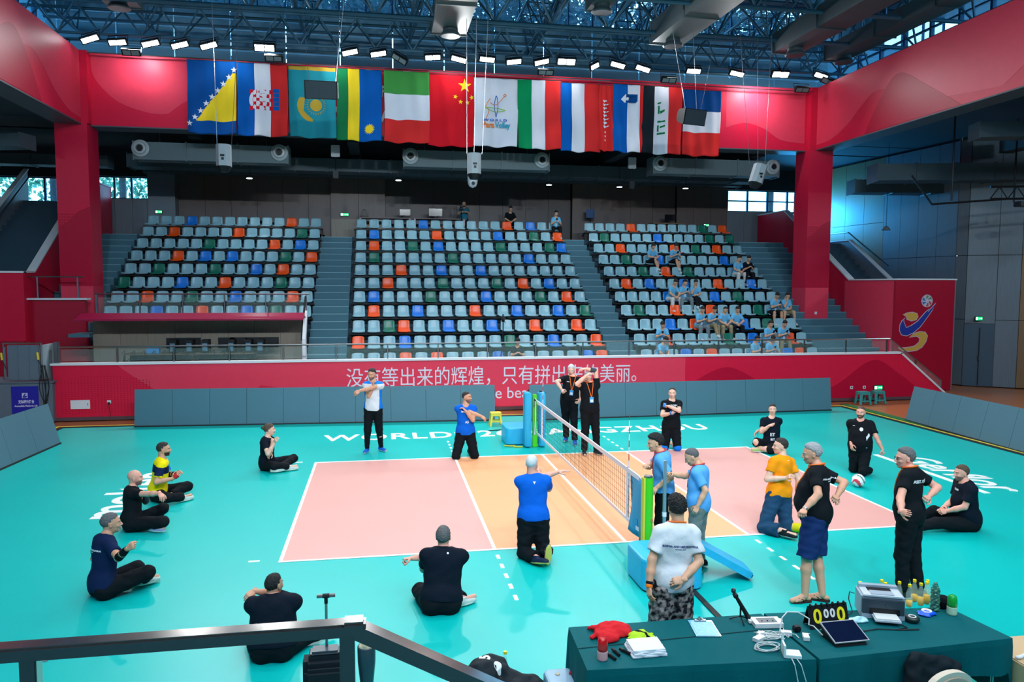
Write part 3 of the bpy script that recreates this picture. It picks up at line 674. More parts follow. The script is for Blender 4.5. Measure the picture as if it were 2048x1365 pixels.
for i in range(7):
    x = -7.75+.02*i; cbm.tube([(p[0], 11.95, p[1]) for p in bez([(x, 1.6), (x+.12*random.uniform(-1, 1), 1.0), (x+.08*random.uniform(-1, 1), .5), (x-.1, .05)], 6)], .01, 5)
tag(cbm.build('hanging_cables', rubber), 'bundle of dark cables hanging down the side of the platform lift', 'cables', kind='stuff')
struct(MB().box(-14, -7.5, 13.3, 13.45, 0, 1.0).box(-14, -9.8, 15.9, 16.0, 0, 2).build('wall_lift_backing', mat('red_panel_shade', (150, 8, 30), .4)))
# ------------------------------------------------------------------ low ceiling round the hall and over the stands
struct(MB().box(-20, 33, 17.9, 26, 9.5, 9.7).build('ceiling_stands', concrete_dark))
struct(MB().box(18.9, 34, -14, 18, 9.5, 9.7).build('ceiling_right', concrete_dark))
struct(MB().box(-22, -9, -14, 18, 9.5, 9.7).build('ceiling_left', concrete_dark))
struct(MB().box(-22, 34, -16.2, -16, 0, 12.0).build('wall_near', mat('near_wall', (120, 100, 100), .7)))
struct(MB().box(33.4, 33.6, -16, 26, 0, 9.6).build('wall_right', mat('left_wall', (70, 90, 100), .7)))
struct(MB().box(-22, 34, -16, -12.5, 0, 1.5).build('floor_near_stand', step_grey))
struct(MB().box(-22, -21.8, -14, 26, 0, 9.6).build('wall_left', mat('left_wall', (70, 90, 100), .7)))
for x in (-5, .5, 5.5, 11, 16.5):
    MB().box(x-.2, x+.2, 18.1, 24.9, 8.9, 9.5)
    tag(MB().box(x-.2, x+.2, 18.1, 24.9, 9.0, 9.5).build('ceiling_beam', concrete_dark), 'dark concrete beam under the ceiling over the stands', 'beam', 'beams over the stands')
def duct(pts, w, h, lab, flange=1.4, m_=duct_grey, nm='air_duct', sd=(0, 0, 1)):
    t = thing(nm, lab, 'duct', tuple((Vector(pts[0])+Vector(pts[-1]))/2))
    q = MB()
    for a, e in zip(pts, pts[1:]): q.bar(a, e, w, h)
    q.build('duct_body', m_, t)
    for a, e in zip(pts, pts[1:]):
        a, e = Vector(a), Vector(e); L = (e-a).length; n = max(1, int(L/flange))
        for i in range(n+1):
            c = a+(e-a)*(i/n); d = (e-a).normalized()*.02
            MB().bar(c-d, c+d, w+.07, h+.07).build('flange', m_, t)
    return t
for i, (x0, x1, z0, z1) in enumerate(((-7.15, -1.85, 8.1, 8.92), (2.35, 7.95, 8.12, 8.95), (12.2, 17.6, 8.12, 8.98))):
    t = duct([(x0, 19.0, (z0+z1)/2+.05), (x1, 19.0, (z0+z1)/2+.05)], .7, .62, 'grey air duct with two round nozzles under the fascia, %s of three' % ('left', 'middle', 'right')[i])
    for x in (x0+.25, x1-.3):
        zc = (z0+z1)/2+.12
        MB().lathe([(.14, 0), (.3, .02), (.3, .06), (.22, .1), (.2, .16), (.13, .17), (.12, .06), (.05, .05)], (x, 18.64, zc), 18, Matrix.Rotation(PI/2, 3, 'X')).build('nozzle', mat('nozzle_white', (170, 178, 180), .4), t)
        MB().lathe([(.1, 0), (.1, .01)], (x, 18.49, zc), 14, Matrix.Rotation(PI/2, 3, 'X')).build('nozzle_hole', black_metal, t)
    for x in (x0+.8, (x0+x1)/2, x1-.8): MB().tube([(x, 19, (z0+z1)/2+.3), (x, 19, 9.5)], .012, 5).build('hanger_rod', steel, t)
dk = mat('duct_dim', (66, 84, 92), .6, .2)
duct([(-8, 21.2, 8.55), (18, 21.2, 8.6)], .9, .5, 'long dim air duct running the width of the stands behind the round nozzles', 1.2, dk)
duct([(-8, 23, 8.55), (18, 23, 8.6)], .5, .35, 'thin dim air duct above the back of the stands', 1.6, dk)
# ceiling lamps over the stands
lamp_e = mat('lamp_glow', (230, 250, 255), .4, emit=(225, 248, 255), estr=14, var=0)
for i, (x, z) in enumerate(((-3.49, 7.9), (2.19, 7.97), (5.17, 7.92), (8.32, 7.94), (11.34, 7.93), (14.26, 7.94))):
    t = thing('ceiling_lamp', 'small oval lamp glowing under the ceiling over the stands, %s from the left' % ORDN[i], 'lamp', (x, 20.3, z), 'lamps over the stands')
    MB().lathe([(.1, 0), (.13, .01), (.14, .05), (.1, .1)], (x, 20.3, z), 14).build('housing', black_metal, t)
    MB().lathe([(.11, -.012), (.11, .0)], (x, 20.3, z), 14).build('diffuser', lamp_e, t)
    MB().tube([(x, 20.3, z+.1), (x, 20.3, 9.5)], .012, 5).build('hanger_rod', black_metal, t)
    l_ = bpy.data.lights.new('stand_lamp_light', 'SPOT'); l_.energy = 130; l_.color = (.8, .94, 1); l_.spot_size = 2.7; l_.spot_blend = .6; l_.shadow_soft_size = .1
    lo_ = bpy.data.objects.new('stand_lamp_light', l_); C.objects.link(lo_); lo_.location = (x, 20.3, z-.03)
# right hall ceiling services
for i, (a, e, w, h) in enumerate((((19.6, 10.5, 8.6), (31, 7, 8.6), .7, .45), ((19.6, 15.4, 8.0), (33, 12, 8.0), 1.0, .6), ((20.2, 17.6, 7.8), (30, 15, 7.6), .9, .5), ((24, 14, 8.9), (24, 4, 8.9), .6, .4))):
    duct([a, e], w, h, 'dark air duct under the right hall ceiling, '+('nearest', 'crossing the middle', 'above the door', 'running towards the court')[i], 1.3, dk)
q = thing('lighting_truss', 'black lighting truss hanging at the right edge under the ceiling', 'truss', (24.5, 10, 7))
MB().tube([(21.6, 12, 6.75), (30, 9.4, 6.75)], .04, 6).build('chord', black_metal, q); MB().tube([(21.6, 12, 7.15), (30, 9.4, 7.15)], .04, 6).build('chord', black_metal, q)
w_ = MB()
for i in range(16):
    a = Vector((21.6, 12, 6.75)).lerp(Vector((30, 9.4, 6.75)), i/16); e = Vector((21.6, 12, 7.15)).lerp(Vector((30, 9.4, 7.15)), (i+.5)/16); g_ = Vector((21.6, 12, 6.75)).lerp(Vector((30, 9.4, 6.75)), (i+1)/16)
    w_.tube([a, e], .02, 5); w_.tube([e, g_], .02, 5)
w_.build('web', black_metal, q)['kind'] = 'stuff'
for x in (22.4, 24.0, 25.4): MB().bbox(x-.3, x+.3, 11.4-(x-22)*.3, 11.7-(x-22)*.3, 6.45, 6.62, .02).build('floodlight', black_metal, q)
for x in (20.4, 22.8, 26): MB().tube([(x, 12.3, 6.7), (x, 12.3, 9.5)], .03, 6).build('drop_rod', black_metal, q)
MB().tube([(19.4, 13, 7.6), (19.9, 12.6, 6.6), (22.5, 12.3, 6.8)], .04, 6).build('side_arm', black_metal, q)
pl = thing('pendant_lamp', 'small cone pendant lamp hanging in front of the right hall wall', 'lamp', (21.4, 17, 6))
MB().lathe([(.18, 0), (.1, .12), (.03, .18)], (21.4, 17, 6.05), 14).build('shade', mat('pendant_grey', (90, 100, 110), .5), pl); MB().tube([(21.4, 17, 6.2), (21.4, 17, 9.5)], .01, 5).build('cord', black_metal, pl)
# left hall services
for i, (a, e) in enumerate((((-22, 19, 8.3), (-9.5, 16, 8.3)), ((-22, 14, 8.8), (-9.4, 12.5, 8.8)), ((-20, 22, 8.6), (-9, 22, 8.6)))):
    duct([a, e], .7, .4, 'dark air duct under the left hall ceiling, '+('nearest the red column', 'nearest the court', 'beside the windows')[i], 1.3, dk)


# ------------------------------------------------------------------ high roof above the court
roof_blue = mat('roof_deck_blue', (130, 182, 206), .6, bump=.0)
struct(MB().box(-22, 34, -16, 20.5, 15.6, 15.8).build('ceiling_roof', mat('roof_dark', (62, 104, 128), .7)))
uw = struct(MB().box(-14, 26, 20.0, 20.2, 9.5, 12.2).build('wall_clerestory', roof_blue))
for i in range(20):
    for j in range(5):
        x = -14+i*2; z = 12.2+j*.38; MB().box(x+.02, x+1.98, 19.96, 20.1, z+.01, z+.36).build('cladding_panel', roof_blue, uw)
w4 = struct(MB().box(-14, 26, 19.95, 20.05, 14.08, 14.16).box(-14, 26, 19.95, 20.05, 15.5, 15.6).build('window_4', frame_b))
for i in range(41):
    x = -14+i; MB().box(x-.03, x+.03, 19.94, 20.06, 14.16, 15.5).build('mullion', frame_b, w4)
    if i < 40: MB().box(x+.03, x+.97, 19.995, 20.005, 14.16, 15.5).build('pane', win_glass, w4)
# tree crowns seen through the clerestory
tdark = mat('tree_silhouette', (10, 26, 38), .8)
for i in range(14):
    x = -13+i*2.9; t = thing('tree', 'dark tree crown behind the high clerestory windows, %s from the left' % ORDN[i], 'tree', (x, 27, 12), 'tree crowns behind the clerestory')
    q = MB(); MB().tube([(x, 27, -1), (x, 27, 16)], .15, 6).build('trunk', bark, t)
    for k in range(1100):
        p = Vector((x+random.gauss(0, 1.0), 27+random.gauss(0, .7), 17.2+random.gauss(0, 1.0)))
        u_ = Vector((random.gauss(0, 1), random.gauss(0, 1), random.gauss(0, 1))).normalized()*random.uniform(.15, .3); w_ = u_.orthogonal().normalized()*.14
        q.add([p-u_, p+w_, p+u_, p-w_], [(0, 1, 2, 3)])
    q.build('foliage', tdark, t)['kind'] = 'stuff'
# right clerestory strip above the right fascia beam
w5 = struct(MB().box(20.4, 20.5, -14, 20, 11.5, 11.62).box(20.4, 20.5, -14, 20, 13.55, 15.6).build('window_5', roof_blue))
for i in range(24):
    y = -12+i*1.35; MB().box(20.38, 20.52, y-.05, y+.05, 11.62, 13.55).build('mullion', frame_b, w5)
    MB().box(20.445, 20.455, y+.05, y+1.3, 11.62, 13.55).build('pane', win_glass, w5)
    MB().box(20.4, 20.5, y+.05, y+1.3, 12.78, 12.84).build('transom', frame_b, w5)
w6 = struct(MB().box(-10.4, -10.3, -16, 20, 11.5, 12.05).box(-10.4, -10.3, -16, 20, 13.55, 15.6).build('window_6_added', roof_blue))  # left strip mirrored from the right one, added for blue light under the roof
for i in range(24):
    y = -12+i*1.35; MB().box(-10.42, -10.28, y-.05, y+.05, 12.05, 13.55).build('mullion', frame_b, w6)
    MB().box(-10.355, -10.345, y+.05, y+1.3, 12.05, 13.55).build('pane', win_glass, w6)
# unseen clerestory opening over the near side, added to let blue light in
w7 = struct(MB().box(-22, 34, -16.1, -16, 12, 12.1).box(-22, 34, -16.1, -16, 15.3, 15.6).build('window_7_added', frame_b))
for i in range(28): MB().box(-22+i*2-.05, -22+i*2+.05, -16.1, -16, 12.1, 15.3).build('mullion', frame_b, w7)
struct(MB().box(-10.4, -8.9, -14, 20, 11.4, 11.5).box(18.9, 20.5, -14, 20, 11.4, 11.5).box(-10, 20, 18, 20.2, 11.4, 11.5).build('ceiling_ledge', concrete_dark))
# trusses
def truss(a, e, h, n, lab, r=.06, lateral=.0, m_=dark_metal):
    a, e = Vector(a), Vector(e); t = thing('roof_truss', lab, 'truss', tuple((a+e)/2), 'roof trusses')
    H = Vector((0, 0, h)); sd = (e-a).normalized().cross(Vector((0, 0, 1)))*lateral
    MB().tube([a, e], r, 8).build('bottom_chord', m_, t)
    for s_ in ((1, -1) if lateral else (0,)): MB().tube([a+H+sd*s_, e+H+sd*s_], r, 8).build('top_chord', m_, t)
    q = MB()
    for i in range(n):
        p = a.lerp(e, i/n); m_1 = a.lerp(e, (i+.5)/n)+H; p2 = a.lerp(e, (i+1)/n)
        for s_ in ((1, -1) if lateral else (0,)): q.tube([p, m_1+sd*s_], r*.55, 5); q.tube([m_1+sd*s_, p2], r*.55, 5)
        if lateral: q.tube([m_1+sd, m_1-sd], r*.5, 5)
    q.build('web', m_, t)['kind'] = 'stuff'
for i, y in enumerate((8.5, 11.5, 14.2, 16.7)):
    truss((-10, y, 12.25 if i < 3 else 11.95), (20.3, y, 12.25 if i < 3 else 11.95), 1.5 if i < 3 else .9, 16 if i < 3 else 24, 'blue steel roof truss spanning the hall, %s from the back' % ('fourth', 'third', 'second', 'first')[i], .07 if i < 3 else .05, .7 if i < 3 else .35)
for i, x in enumerate((-9.3, -6.6, -1.2, 2.6, 7.4, 11.2, 16.2, 19.2)):
    truss((x, -2, 13.0), (x, 19.9, 13.0), 1.3, 16, 'blue steel roof truss running away from the camera, %s from the left' % ORDN[i], .055, .5)
# large ducts under the roof
for i, (xa, xb, y1, z, w, h) in enumerate(((-6.3, -6.6, 15.4, 12.7, 1.0, .6), (3.75, 3.75, 15.2, 12.45, 1.15, .7), (8.4, 8.9, 13.8, 12.9, .7, .5), (11.1, 11.7, 14.6, 12.35, 1.15, .7), (15.4, 15.6, 14.4, 12.2, 1.0, .65), (18.0, 18.2, 15.6, 12.35, .8, .5))):
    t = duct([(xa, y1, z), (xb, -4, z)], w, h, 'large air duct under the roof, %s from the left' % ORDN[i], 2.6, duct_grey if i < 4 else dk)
    MB().lathe([(.3, 0), (.34, .03), (.25, .15), (.24, .25)], (xa, y1-.6, z-h/2-.25), 16).build('diffuser', dk, t)
# catwalk pipe under the roof
for x0, y0, x1, y1, z in ((-10, 18.6, 20, 18.6, 12.3), (-10, 18.9, 20, 18.9, 13.1), (-10, 17.6, 20, 17.6, 12.0), (19.2, 16, 19.2, 2, 11.9)):
    tag(MB().tube([(x0, y0, z), (x1, y1, z)], .05, 6).build('ceiling_pipe', dark_metal), 'thin blue-grey pipe under the roof, '+{12.3: 'lowest across the back', 13.1: 'highest across the back', 12.0: 'nearest above the flags', 11.9: 'running forward on the right'}[z], 'pipe', 'pipes under the roof')

# ------------------------------------------------------------------ floodlights on the far truss
glow = mat('floodlight_glow', (245, 252, 255), .3, emit=(240, 250, 255), estr=26, var=0)
off_ = mat('floodlight_off', (120, 138, 140), .3)
FLX = [(-7.67, 11.66, -.35, 1), (-6.85, 11.6, -.1, 1), (-5.85, 11.62, -.25, 1), (-4.95, 11.62, -.28, 1), (-4.05, 11.65, -.3, 1), (-2.29, 11.68, 0, 2), (.5, 11.68, -.25, 1), (1.45, 11.68, -.2, 1), (3.3, 11.66, -.1, 1), (4.2, 11.64, .2, 1), (5.2, 11.69, .05, 1), (6.15, 11.66, -.15, 1), (7.15, 11.7, -.25, 1), (8.05, 11.76, 0, 2), (9.1, 11.66, -.5, 0), (9.95, 11.74, .2, 1), (10.9, 11.66, .25, 1), (12.85, 11.67, 0, 1), (14.55, 11.66, .15, 1), (16.3, 11.72, 0, 2), (17.95, 11.75, .25, 1)]
OFFX = [(-8.6, 11.45, .2), (-6.45, 11.3, .0), (2.15, 11.55, .5), (7.3, 11.35, 0), (17.2, 11.2, 0), (18.25, 11.55, .3), (-2, 11.35, 0), (11.9, 11.3, 0)]
def flood(x, z, tilt, s_, on, lab):
    w, h = (.62, .2) if s_ == 2 else (.5, .15)
    if s_ == 0: w = .3
    y = 16.35
    t = thing('floodlight', lab, 'floodlight', (x, y, z))
    ca, sa = math.cos(tilt), math.sin(tilt); ax = Vector((ca, 0, -sa)); dn = Vector((-sa*.3, -.72, -.69)).normalized(); ay = dn.cross(ax).normalized(); dn = ax.cross(ay)
    c = Vector((x, y, z)); dn = -dn if dn.y > 0 else dn
    MB().obb(c-dn*.05, ax*(w/2+.04), ay*(h/2+.04), dn*.05).build('housing', black_metal, t)
    for k in (-1, 1): MB().obb(c+dn*.004+ax*k*w*.26, ax*w*.23, ay*h/2, dn*.006).build('lens', glow if on else off_, t)
    MB().tube([c-ax*(w/2+.05)-dn*.05, c-ax*(w/2+.05)+Vector((0, .1, .25)), c+ax*(w/2+.05)+Vector((0, .1, .25)), c+ax*(w/2+.05)-dn*.05], .015, 5).build('bracket', black_metal, t)
for i, (x, z, ti, s_) in enumerate(FLX):
    flood(x, z, ti, s_, True, '%s lit white floodlight from the left along the far truss' % (ORDN+['eighteenth', 'nineteenth', 'twentieth', 'rightmost'])[i])
for i, (x, z, ti) in enumerate(OFFX):
    flood(x, z, ti, 1, False, 'unlit dark floodlight hanging among the lit ones, near '+('the left end', 'the left end by the red fascia', 'the middle above the tricolour', 'the sixth flag from the right', 'the right column', 'the right end corner', 'the second flag', 'the ninth flag')[i])

# ------------------------------------------------------------------ flags
FC = {'blue': (0, 76, 150), 'yellow': (240, 205, 40), 'white': (224, 222, 232), 'red': (222, 44, 44), 'sky': (40, 150, 165), 'green': (20, 120, 70), 'rblue': (0, 90, 175), 'gy': (250, 210, 40), 'dred': (215, 20, 36), 'igreen': (70, 150, 70), 'black': (24, 34, 42), 'gold': (214, 170, 60), 'hgreen': (0, 140, 84), 'fblue': (0, 66, 130), 'orange': (240, 130, 60), 'teal': (60, 160, 190), 'lime': (150, 200, 70), 'nblue': (20, 90, 190)}
def fmat(c): return mat('flag_'+c, FC[c], .75, var=.03, fab=True)
fy = 16.92
def flag(x0, x1, z0, z1, lab, colour, cols, seed, sag=0.05):
    t = thing('flag', lab, 'flag', ((x0+x1)/2, fy, z1))
    W_, H_ = x1-x0, z1-z0; nx, nz = 44, 56; random.seed(seed); ph = [random.uniform(0, 6) for _ in range(4)]
    yo = (seed % 3)*.045
    def pos(u, v, off=0):
        d = .035*math.sin(u*9+ph[0]+v*1.5)*(.3+v)+.02*math.sin(u*19+ph[1]-v*3)+.012*math.sin(v*14+u*6+ph[2])
        return Vector((x0+W_*u+(.03*math.sin(v*4+ph[3]))*v, fy-yo+d-off, z1-H_*v-sag*math.sin(u*PI)*v*.6-.02*math.sin(u*12+ph[1])*v))
    V = [pos(i/nx, j/nz) for j in range(nz+1) for i in range(nx+1)]; F = []; MI = []
    for j in range(nz):
        for i in range(nx):
            F.append((j*(nx+1)+i, (j+1)*(nx+1)+i, (j+1)*(nx+1)+i+1, j*(nx+1)+i+1)); MI.append(cols.index(colour((i+.5)/nx, (j+.5)/nz)))
    o = link_mesh('cloth', V, F, [fmat(c) for c in cols], t, MI, True)
    md = o.modifiers.new('thickness', 'SOLIDIFY'); md.thickness = .004
    MB().tube([(x0-.02, fy-yo+.03, z1+.01), (x1+.02, fy-yo+.03, z1+.01)], .015, 6).build('top_rod', steel, t)
    def motif(nm, polys, c):
        # polys: lists of (u, v) in flag space, subdivided through a fan so they follow the cloth
        q = MB()
        for P in polys:
            n = len(P); cu = sum(p[0] for p in P)/n; cv = sum(p[1] for p in P)/n
            rings = 3; v = [pos(cu, cv, .008)]; f = []
            for r in range(1, rings+1):
                for p in P: v.append(pos(cu+(p[0]-cu)*r/rings, cv+(p[1]-cv)*r/rings, .008))
            for i in range(n):
                f.append((0, 1+i, 1+(i+1) % n))
                for r in range(rings-1): f.append((1+r*n+i, 1+(r+1)*n+i, 1+(r+1)*n+(i+1) % n, 1+r*n+(i+1) % n))
            q.add(v, f)
        q.build(nm, fmat(c), t)
    return motif, W_, H_, pos, t
def star(cu, cv, r, W_, H_, rot=0, n=5, inner=.4):
    return [(cu+(r if k % 2 == 0 else r*inner)*math.sin(rot+k*PI/n)/W_, cv-(r if k % 2 == 0 else r*inner)*math.cos(rot+k*PI/n)/H_) for k in range(2*n)]
def fcirc(cu, cv, r, W_, H_, n=24, a0=0, a1=2*PI): return [(cu+r*math.sin(a0+(a1-a0)*k/n)/W_, cv-r*math.cos(a0+(a1-a0)*k/n)/H_) for k in range(n)]
z1s = lambda i: 11.36+.0*i
FB = [(-4.87, -3.3, 8.92, 11.32), (-3.27, -1.62, 8.9, 11.3), (-1.6, -.02, 8.92, 11.3), (.02, 1.55, 8.86, 11.28), (1.63, 3.2, 8.84, 11.28), (3.18, 4.85, 8.78, 11.25), (4.8, 6.38, 8.82, 11.2), (6.38, 7.95, 8.78, 11.2), (7.98, 9.5, 8.75, 11.18), (9.95, 11.1, 8.78, 11.2), (11.05, 12.65, 8.76, 11.2), (12.7, 14.2, 8.74, 11.15), (9.42, 10.02, 8.8, 11.15)]
def px2x(u): return (u-377)/(1467-377)
def FX(u): # floor-plan x of a flag edge on the flag line
    return u
m_, w, h, ps, t = flag(*FB[0], 'blue flag with a yellow triangle and a diagonal row of white stars', lambda u, v: 'yellow' if (v < .83 and v > 1-.9*(u)-.02 and v > .16) else 'blue', ['blue', 'yellow'], 1)
m_('star', [star(.04+i*.115, .87-i*.115*.82, .11, w, h) for i in range(9)], 'white')
m_, w, h, ps, t = flag(*FB[1], 'blue, white and red striped flag with a red and white chequered shield', lambda u, v: 'rblue' if u < .33 else 'white' if u < .66 else 'red', ['rblue', 'white', 'red'], 2)
cells = []
for a in range(5):
    for c in range(7):
        if (a+c) % 2 == 0: cells.append([(.24+c*.065, .36+a*.056), (.24+(c+1)*.065, .36+a*.056), (.24+(c+1)*.065, .36+(a+1)*.056), (.24+c*.065, .36+(a+1)*.056)])
m_('shield_ground', [fcirc(.44, .5, .36, w*1.0, h)], 'white'); 
m_('shield_chequer', cells, 'dred'); m_('shield_crown', [[(.7+.02*(k % 2), .34+k*.06), (.82, .34+k*.06), (.82, .395+k*.06), (.7+.02*(k % 2), .395+k*.06)] for k in range(5)], 'rblue')
m_, w, h, ps, t = flag(*FB[2], 'teal flag with a golden sun and eagle, third from the left', lambda u, v: 'gold' if v < .05 else 'sky', ['sky', 'gold'], 3)
m_('sun', [fcirc(.58, .54, .2, w, h)], 'gold'); m_('sun_rays', [[(.58+.26*math.sin(a)/w, .54-.26*math.cos(a)/h), (.58+.36*math.sin(a+.05)/w, .54-.36*math.cos(a+.05)/h), (.58+.26*math.sin(a+.1)/w, .54-.26*math.cos(a+.1)/h)] for a in [k*2*PI/24 for k in range(24)]], 'gold')
m_('eagle', [fcirc(.5, .56, .5, w, h, 14, PI*1.0, PI*1.75)+fcirc(.54, .56, .42, w, h, 14, PI*1.75, PI*1.0)], 'gold')
m_, w, h, ps, t = flag(*FB[3], 'green, yellow and blue striped flag with a small yellow sun, fourth from the left', lambda u, v: 'green' if u < .24 else 'gy' if u < .5 else 'rblue', ['green', 'gy', 'rblue'], 4)
m_('sun', [star(.73, .83, .19, w, h, 0, 18, .62)], 'gy')
m_, w, h, ps, t = flag(*FB[4], 'green, white and red flag with level stripes, fifth from the left', lambda u, v: 'igreen' if v < .33 else 'white' if v < .68 else 'red', ['igreen', 'white', 'red'], 5)
m_, w, h, ps, t = flag(*FB[5], 'red flag with one large and four small yellow stars', lambda u, v: 'dred', ['dred'], 6)
m_('star', [star(.77, .14, .25, w, h), star(.57, .3, .09, w, h, .3), star(.68, .37, .09, w, h, .1), star(.83, .37, .09, w, h, -.1), star(.92, .3, .09, w, h, -.3)], 'gy')
m_, w, h, ps, t = flag(*FB[6], 'white federation flag with a line drawn volleyball player', lambda u, v: 'white', ['white'], 7)
def strokes(cols_pts, wd=.012):
    for nm, c, P in cols_pts:
        B_ = bez(P, 6); q = MB(); q.tube([ps(a, b_, .012) for a, b_ in B_], wd, 5); q.build(nm, fmat(c), t)
strokes([('figure_stroke', 'orange', [(.25, .62), (.33, .48), (.25, .42), (.36, .3)]), ('figure_stroke', 'orange', [(.36, .36), (.5, .38), (.68, .26)]), ('figure_stroke', 'nblue', [(.5, .56), (.46, .4), (.5, .25), (.54, .4), (.5, .56)]), ('figure_stroke', 'lime', [(.24, .44), (.45, .48), (.7, .46), (.5, .43), (.24, .44)]), ('ball_stroke', 'orange', [(.67, .24), (.7, .22), (.73, .24), (.7, .26), (.67, .24)])])
yo_ = fy-(7 % 3)*.045-.1
text_obj('flag_lettering', t, fmat('nblue'), "W O R L D", size=.11, ext=.004, bold=.004, loc=(FB[6][0]+.32, yo_, 9.68), fit=.85)
text_obj('flag_lettering', t, fmat('orange'), "Para", size=.26, ext=.004, bold=.01, loc=(FB[6][0]+.3, yo_, 9.46), fit=.42)
text_obj('flag_lettering', t, fmat('teal'), "Volley", size=.26, ext=.004, bold=.01, loc=(FB[6][0]+.74, yo_, 9.46), fit=.56)
flag(*FB[7], 'green, white and red flag with upright stripes, eighth from the left', lambda u, v: 'hgreen' if u < .31 else 'white' if u < .64 else 'red', ['hgreen', 'white', 'red'], 8)
flag(*FB[8], 'blue, white and red flag with plain upright stripes, ninth from the left', lambda u, v: 'rblue' if u < .27 else 'white' if u < .6 else 'red', ['rblue', 'white', 'red'], 9)
m_, w, h, ps, t = flag(*FB[12], 'narrow red flag with white script down its edge, half hidden between two others', lambda u, v: 'red', ['red'], 13)
m_('script', [[(.25, .22+k*.055), (.45+.2*(k % 2), .225+k*.055), (.5, .25+k*.055), (.3, .262+k*.055)] for k in range(8)]+[[(.3, .7+k*.06), (.4, .7+k*.06), (.38, .73+k*.06)] for k in range(3)], 'white')
m_, w, h, ps, t = flag(*FB[9], 'blue, white and red striped flag with a mountain shield', lambda u, v: 'rblue' if u < .47 else 'white' if u < .88 else 'red', ['rblue', 'white', 'red'], 11)
m_('shield', [[(.34, .14), (.8, .14), (.8, .24), (.74, .27), (.34, .26)]], 'fblue'); m_('mountain', [[(.25, .22), (.4, .14), (.52, .19), (.5, .23), (.38, .27)]], 'white')
m_, w, h, ps, t = flag(*FB[10], 'black, white and red striped flag with green script, second from the right', lambda u, v: 'black' if u < .32 else 'white' if u < .66 else 'red', ['black', 'white', 'red'], 10)
m_('script', [[(.4, .28), (.44, .28), (.44, .4), (.4, .4)], [(.44, .36), (.56, .33), (.56, .36), (.46, .4)], [(.4, .5), (.58, .49), (.58, .52), (.4, .53)], [(.4, .57), (.44, .56), (.44, .66), (.4, .66)], [(.46, .58), (.58, .56), (.58, .59), (.46, .61)], [(.4, .68), (.58, .67), (.58, .7), (.4, .71)], [(.38, .24), (.48, .22), (.46, .25), (.4, .26)]], 'green')
flag(*FB[11], 'blue, white and red flag with level stripes, first from the right', lambda u, v: 'fblue' if v < .32 else 'white' if v < .65 else 'red', ['fblue', 'white', 'red'], 12)
tag(MB().tube([(-8, 17.0, 11.42), (18, 17.0, 11.32)], .02, 6).build('flag_wire', steel), 'thin steel wire that the flags hang from', 'wire')

# ------------------------------------------------------------------ hanging loudspeakers, dome camera, boxes
def speaker(c, w, h, d, rotz, tilt, lab, wires, m_=black_metal, vert=False):
    t = thing('loudspeaker', lab, 'loudspeaker', c); c = Vector(c)
    R_ = Matrix.Rotation(rotz, 3, 'Z') @ Matrix.Rotation(tilt, 3, 'X')
    pr = [(-d/2, -h/2), (d*.3, -h*.4), (d/2, -h*.2), (d/2, h*.2), (d*.3, h*.4), (-d/2, h/2)]
    ax, ay, az = R_ @ Vector((1, 0, 0)), R_ @ Vector((0, 1, 0)), R_ @ Vector((0, 0, 1))
    MB().prism(pr, c-ax*w/2, ay, az, ax, w).build('cabinet', m_, t)
    MB().obb(c-ay*(d/2+.01), ax*w*.46, az*h*.46, ay*.01).build('grille', mat('speaker_grille', (40, 54, 62), .6), t)
    if not vert:
        MB().obb(c+ax*(w/2+.006), ay*d*.45, az*h*.42, ax*.006).build('end_cap', mat('end_cap_light', (150, 165, 170), .5), t)
    for dx, top in wires: MB().tube([c+ax*dx+az*h*.5, top], .005, 5).build('suspension_wire', steel, t)
    return t
speaker((-.23, 13, 9.58), .95, .52, .4, 0, .25, 'dark box loudspeaker hanging in front of the third flag', [(-.35, (-.75, 13, 12.2)), (.42, (.5, 12.8, 12.4)), (.44, (.35, 13.1, 12.3))])
speaker((11.38, 13, 9.26), .85, .5, .4, .25, .25, 'dark box loudspeaker hanging in front of the two rightmost flags', [(-.3, (10.6, 13, 12.4)), (.15, (11.35, 13, 12.4)), (.32, (12.3, 13.1, 12.4))])
sl = mat('speaker_light', (150, 160, 166), .5)
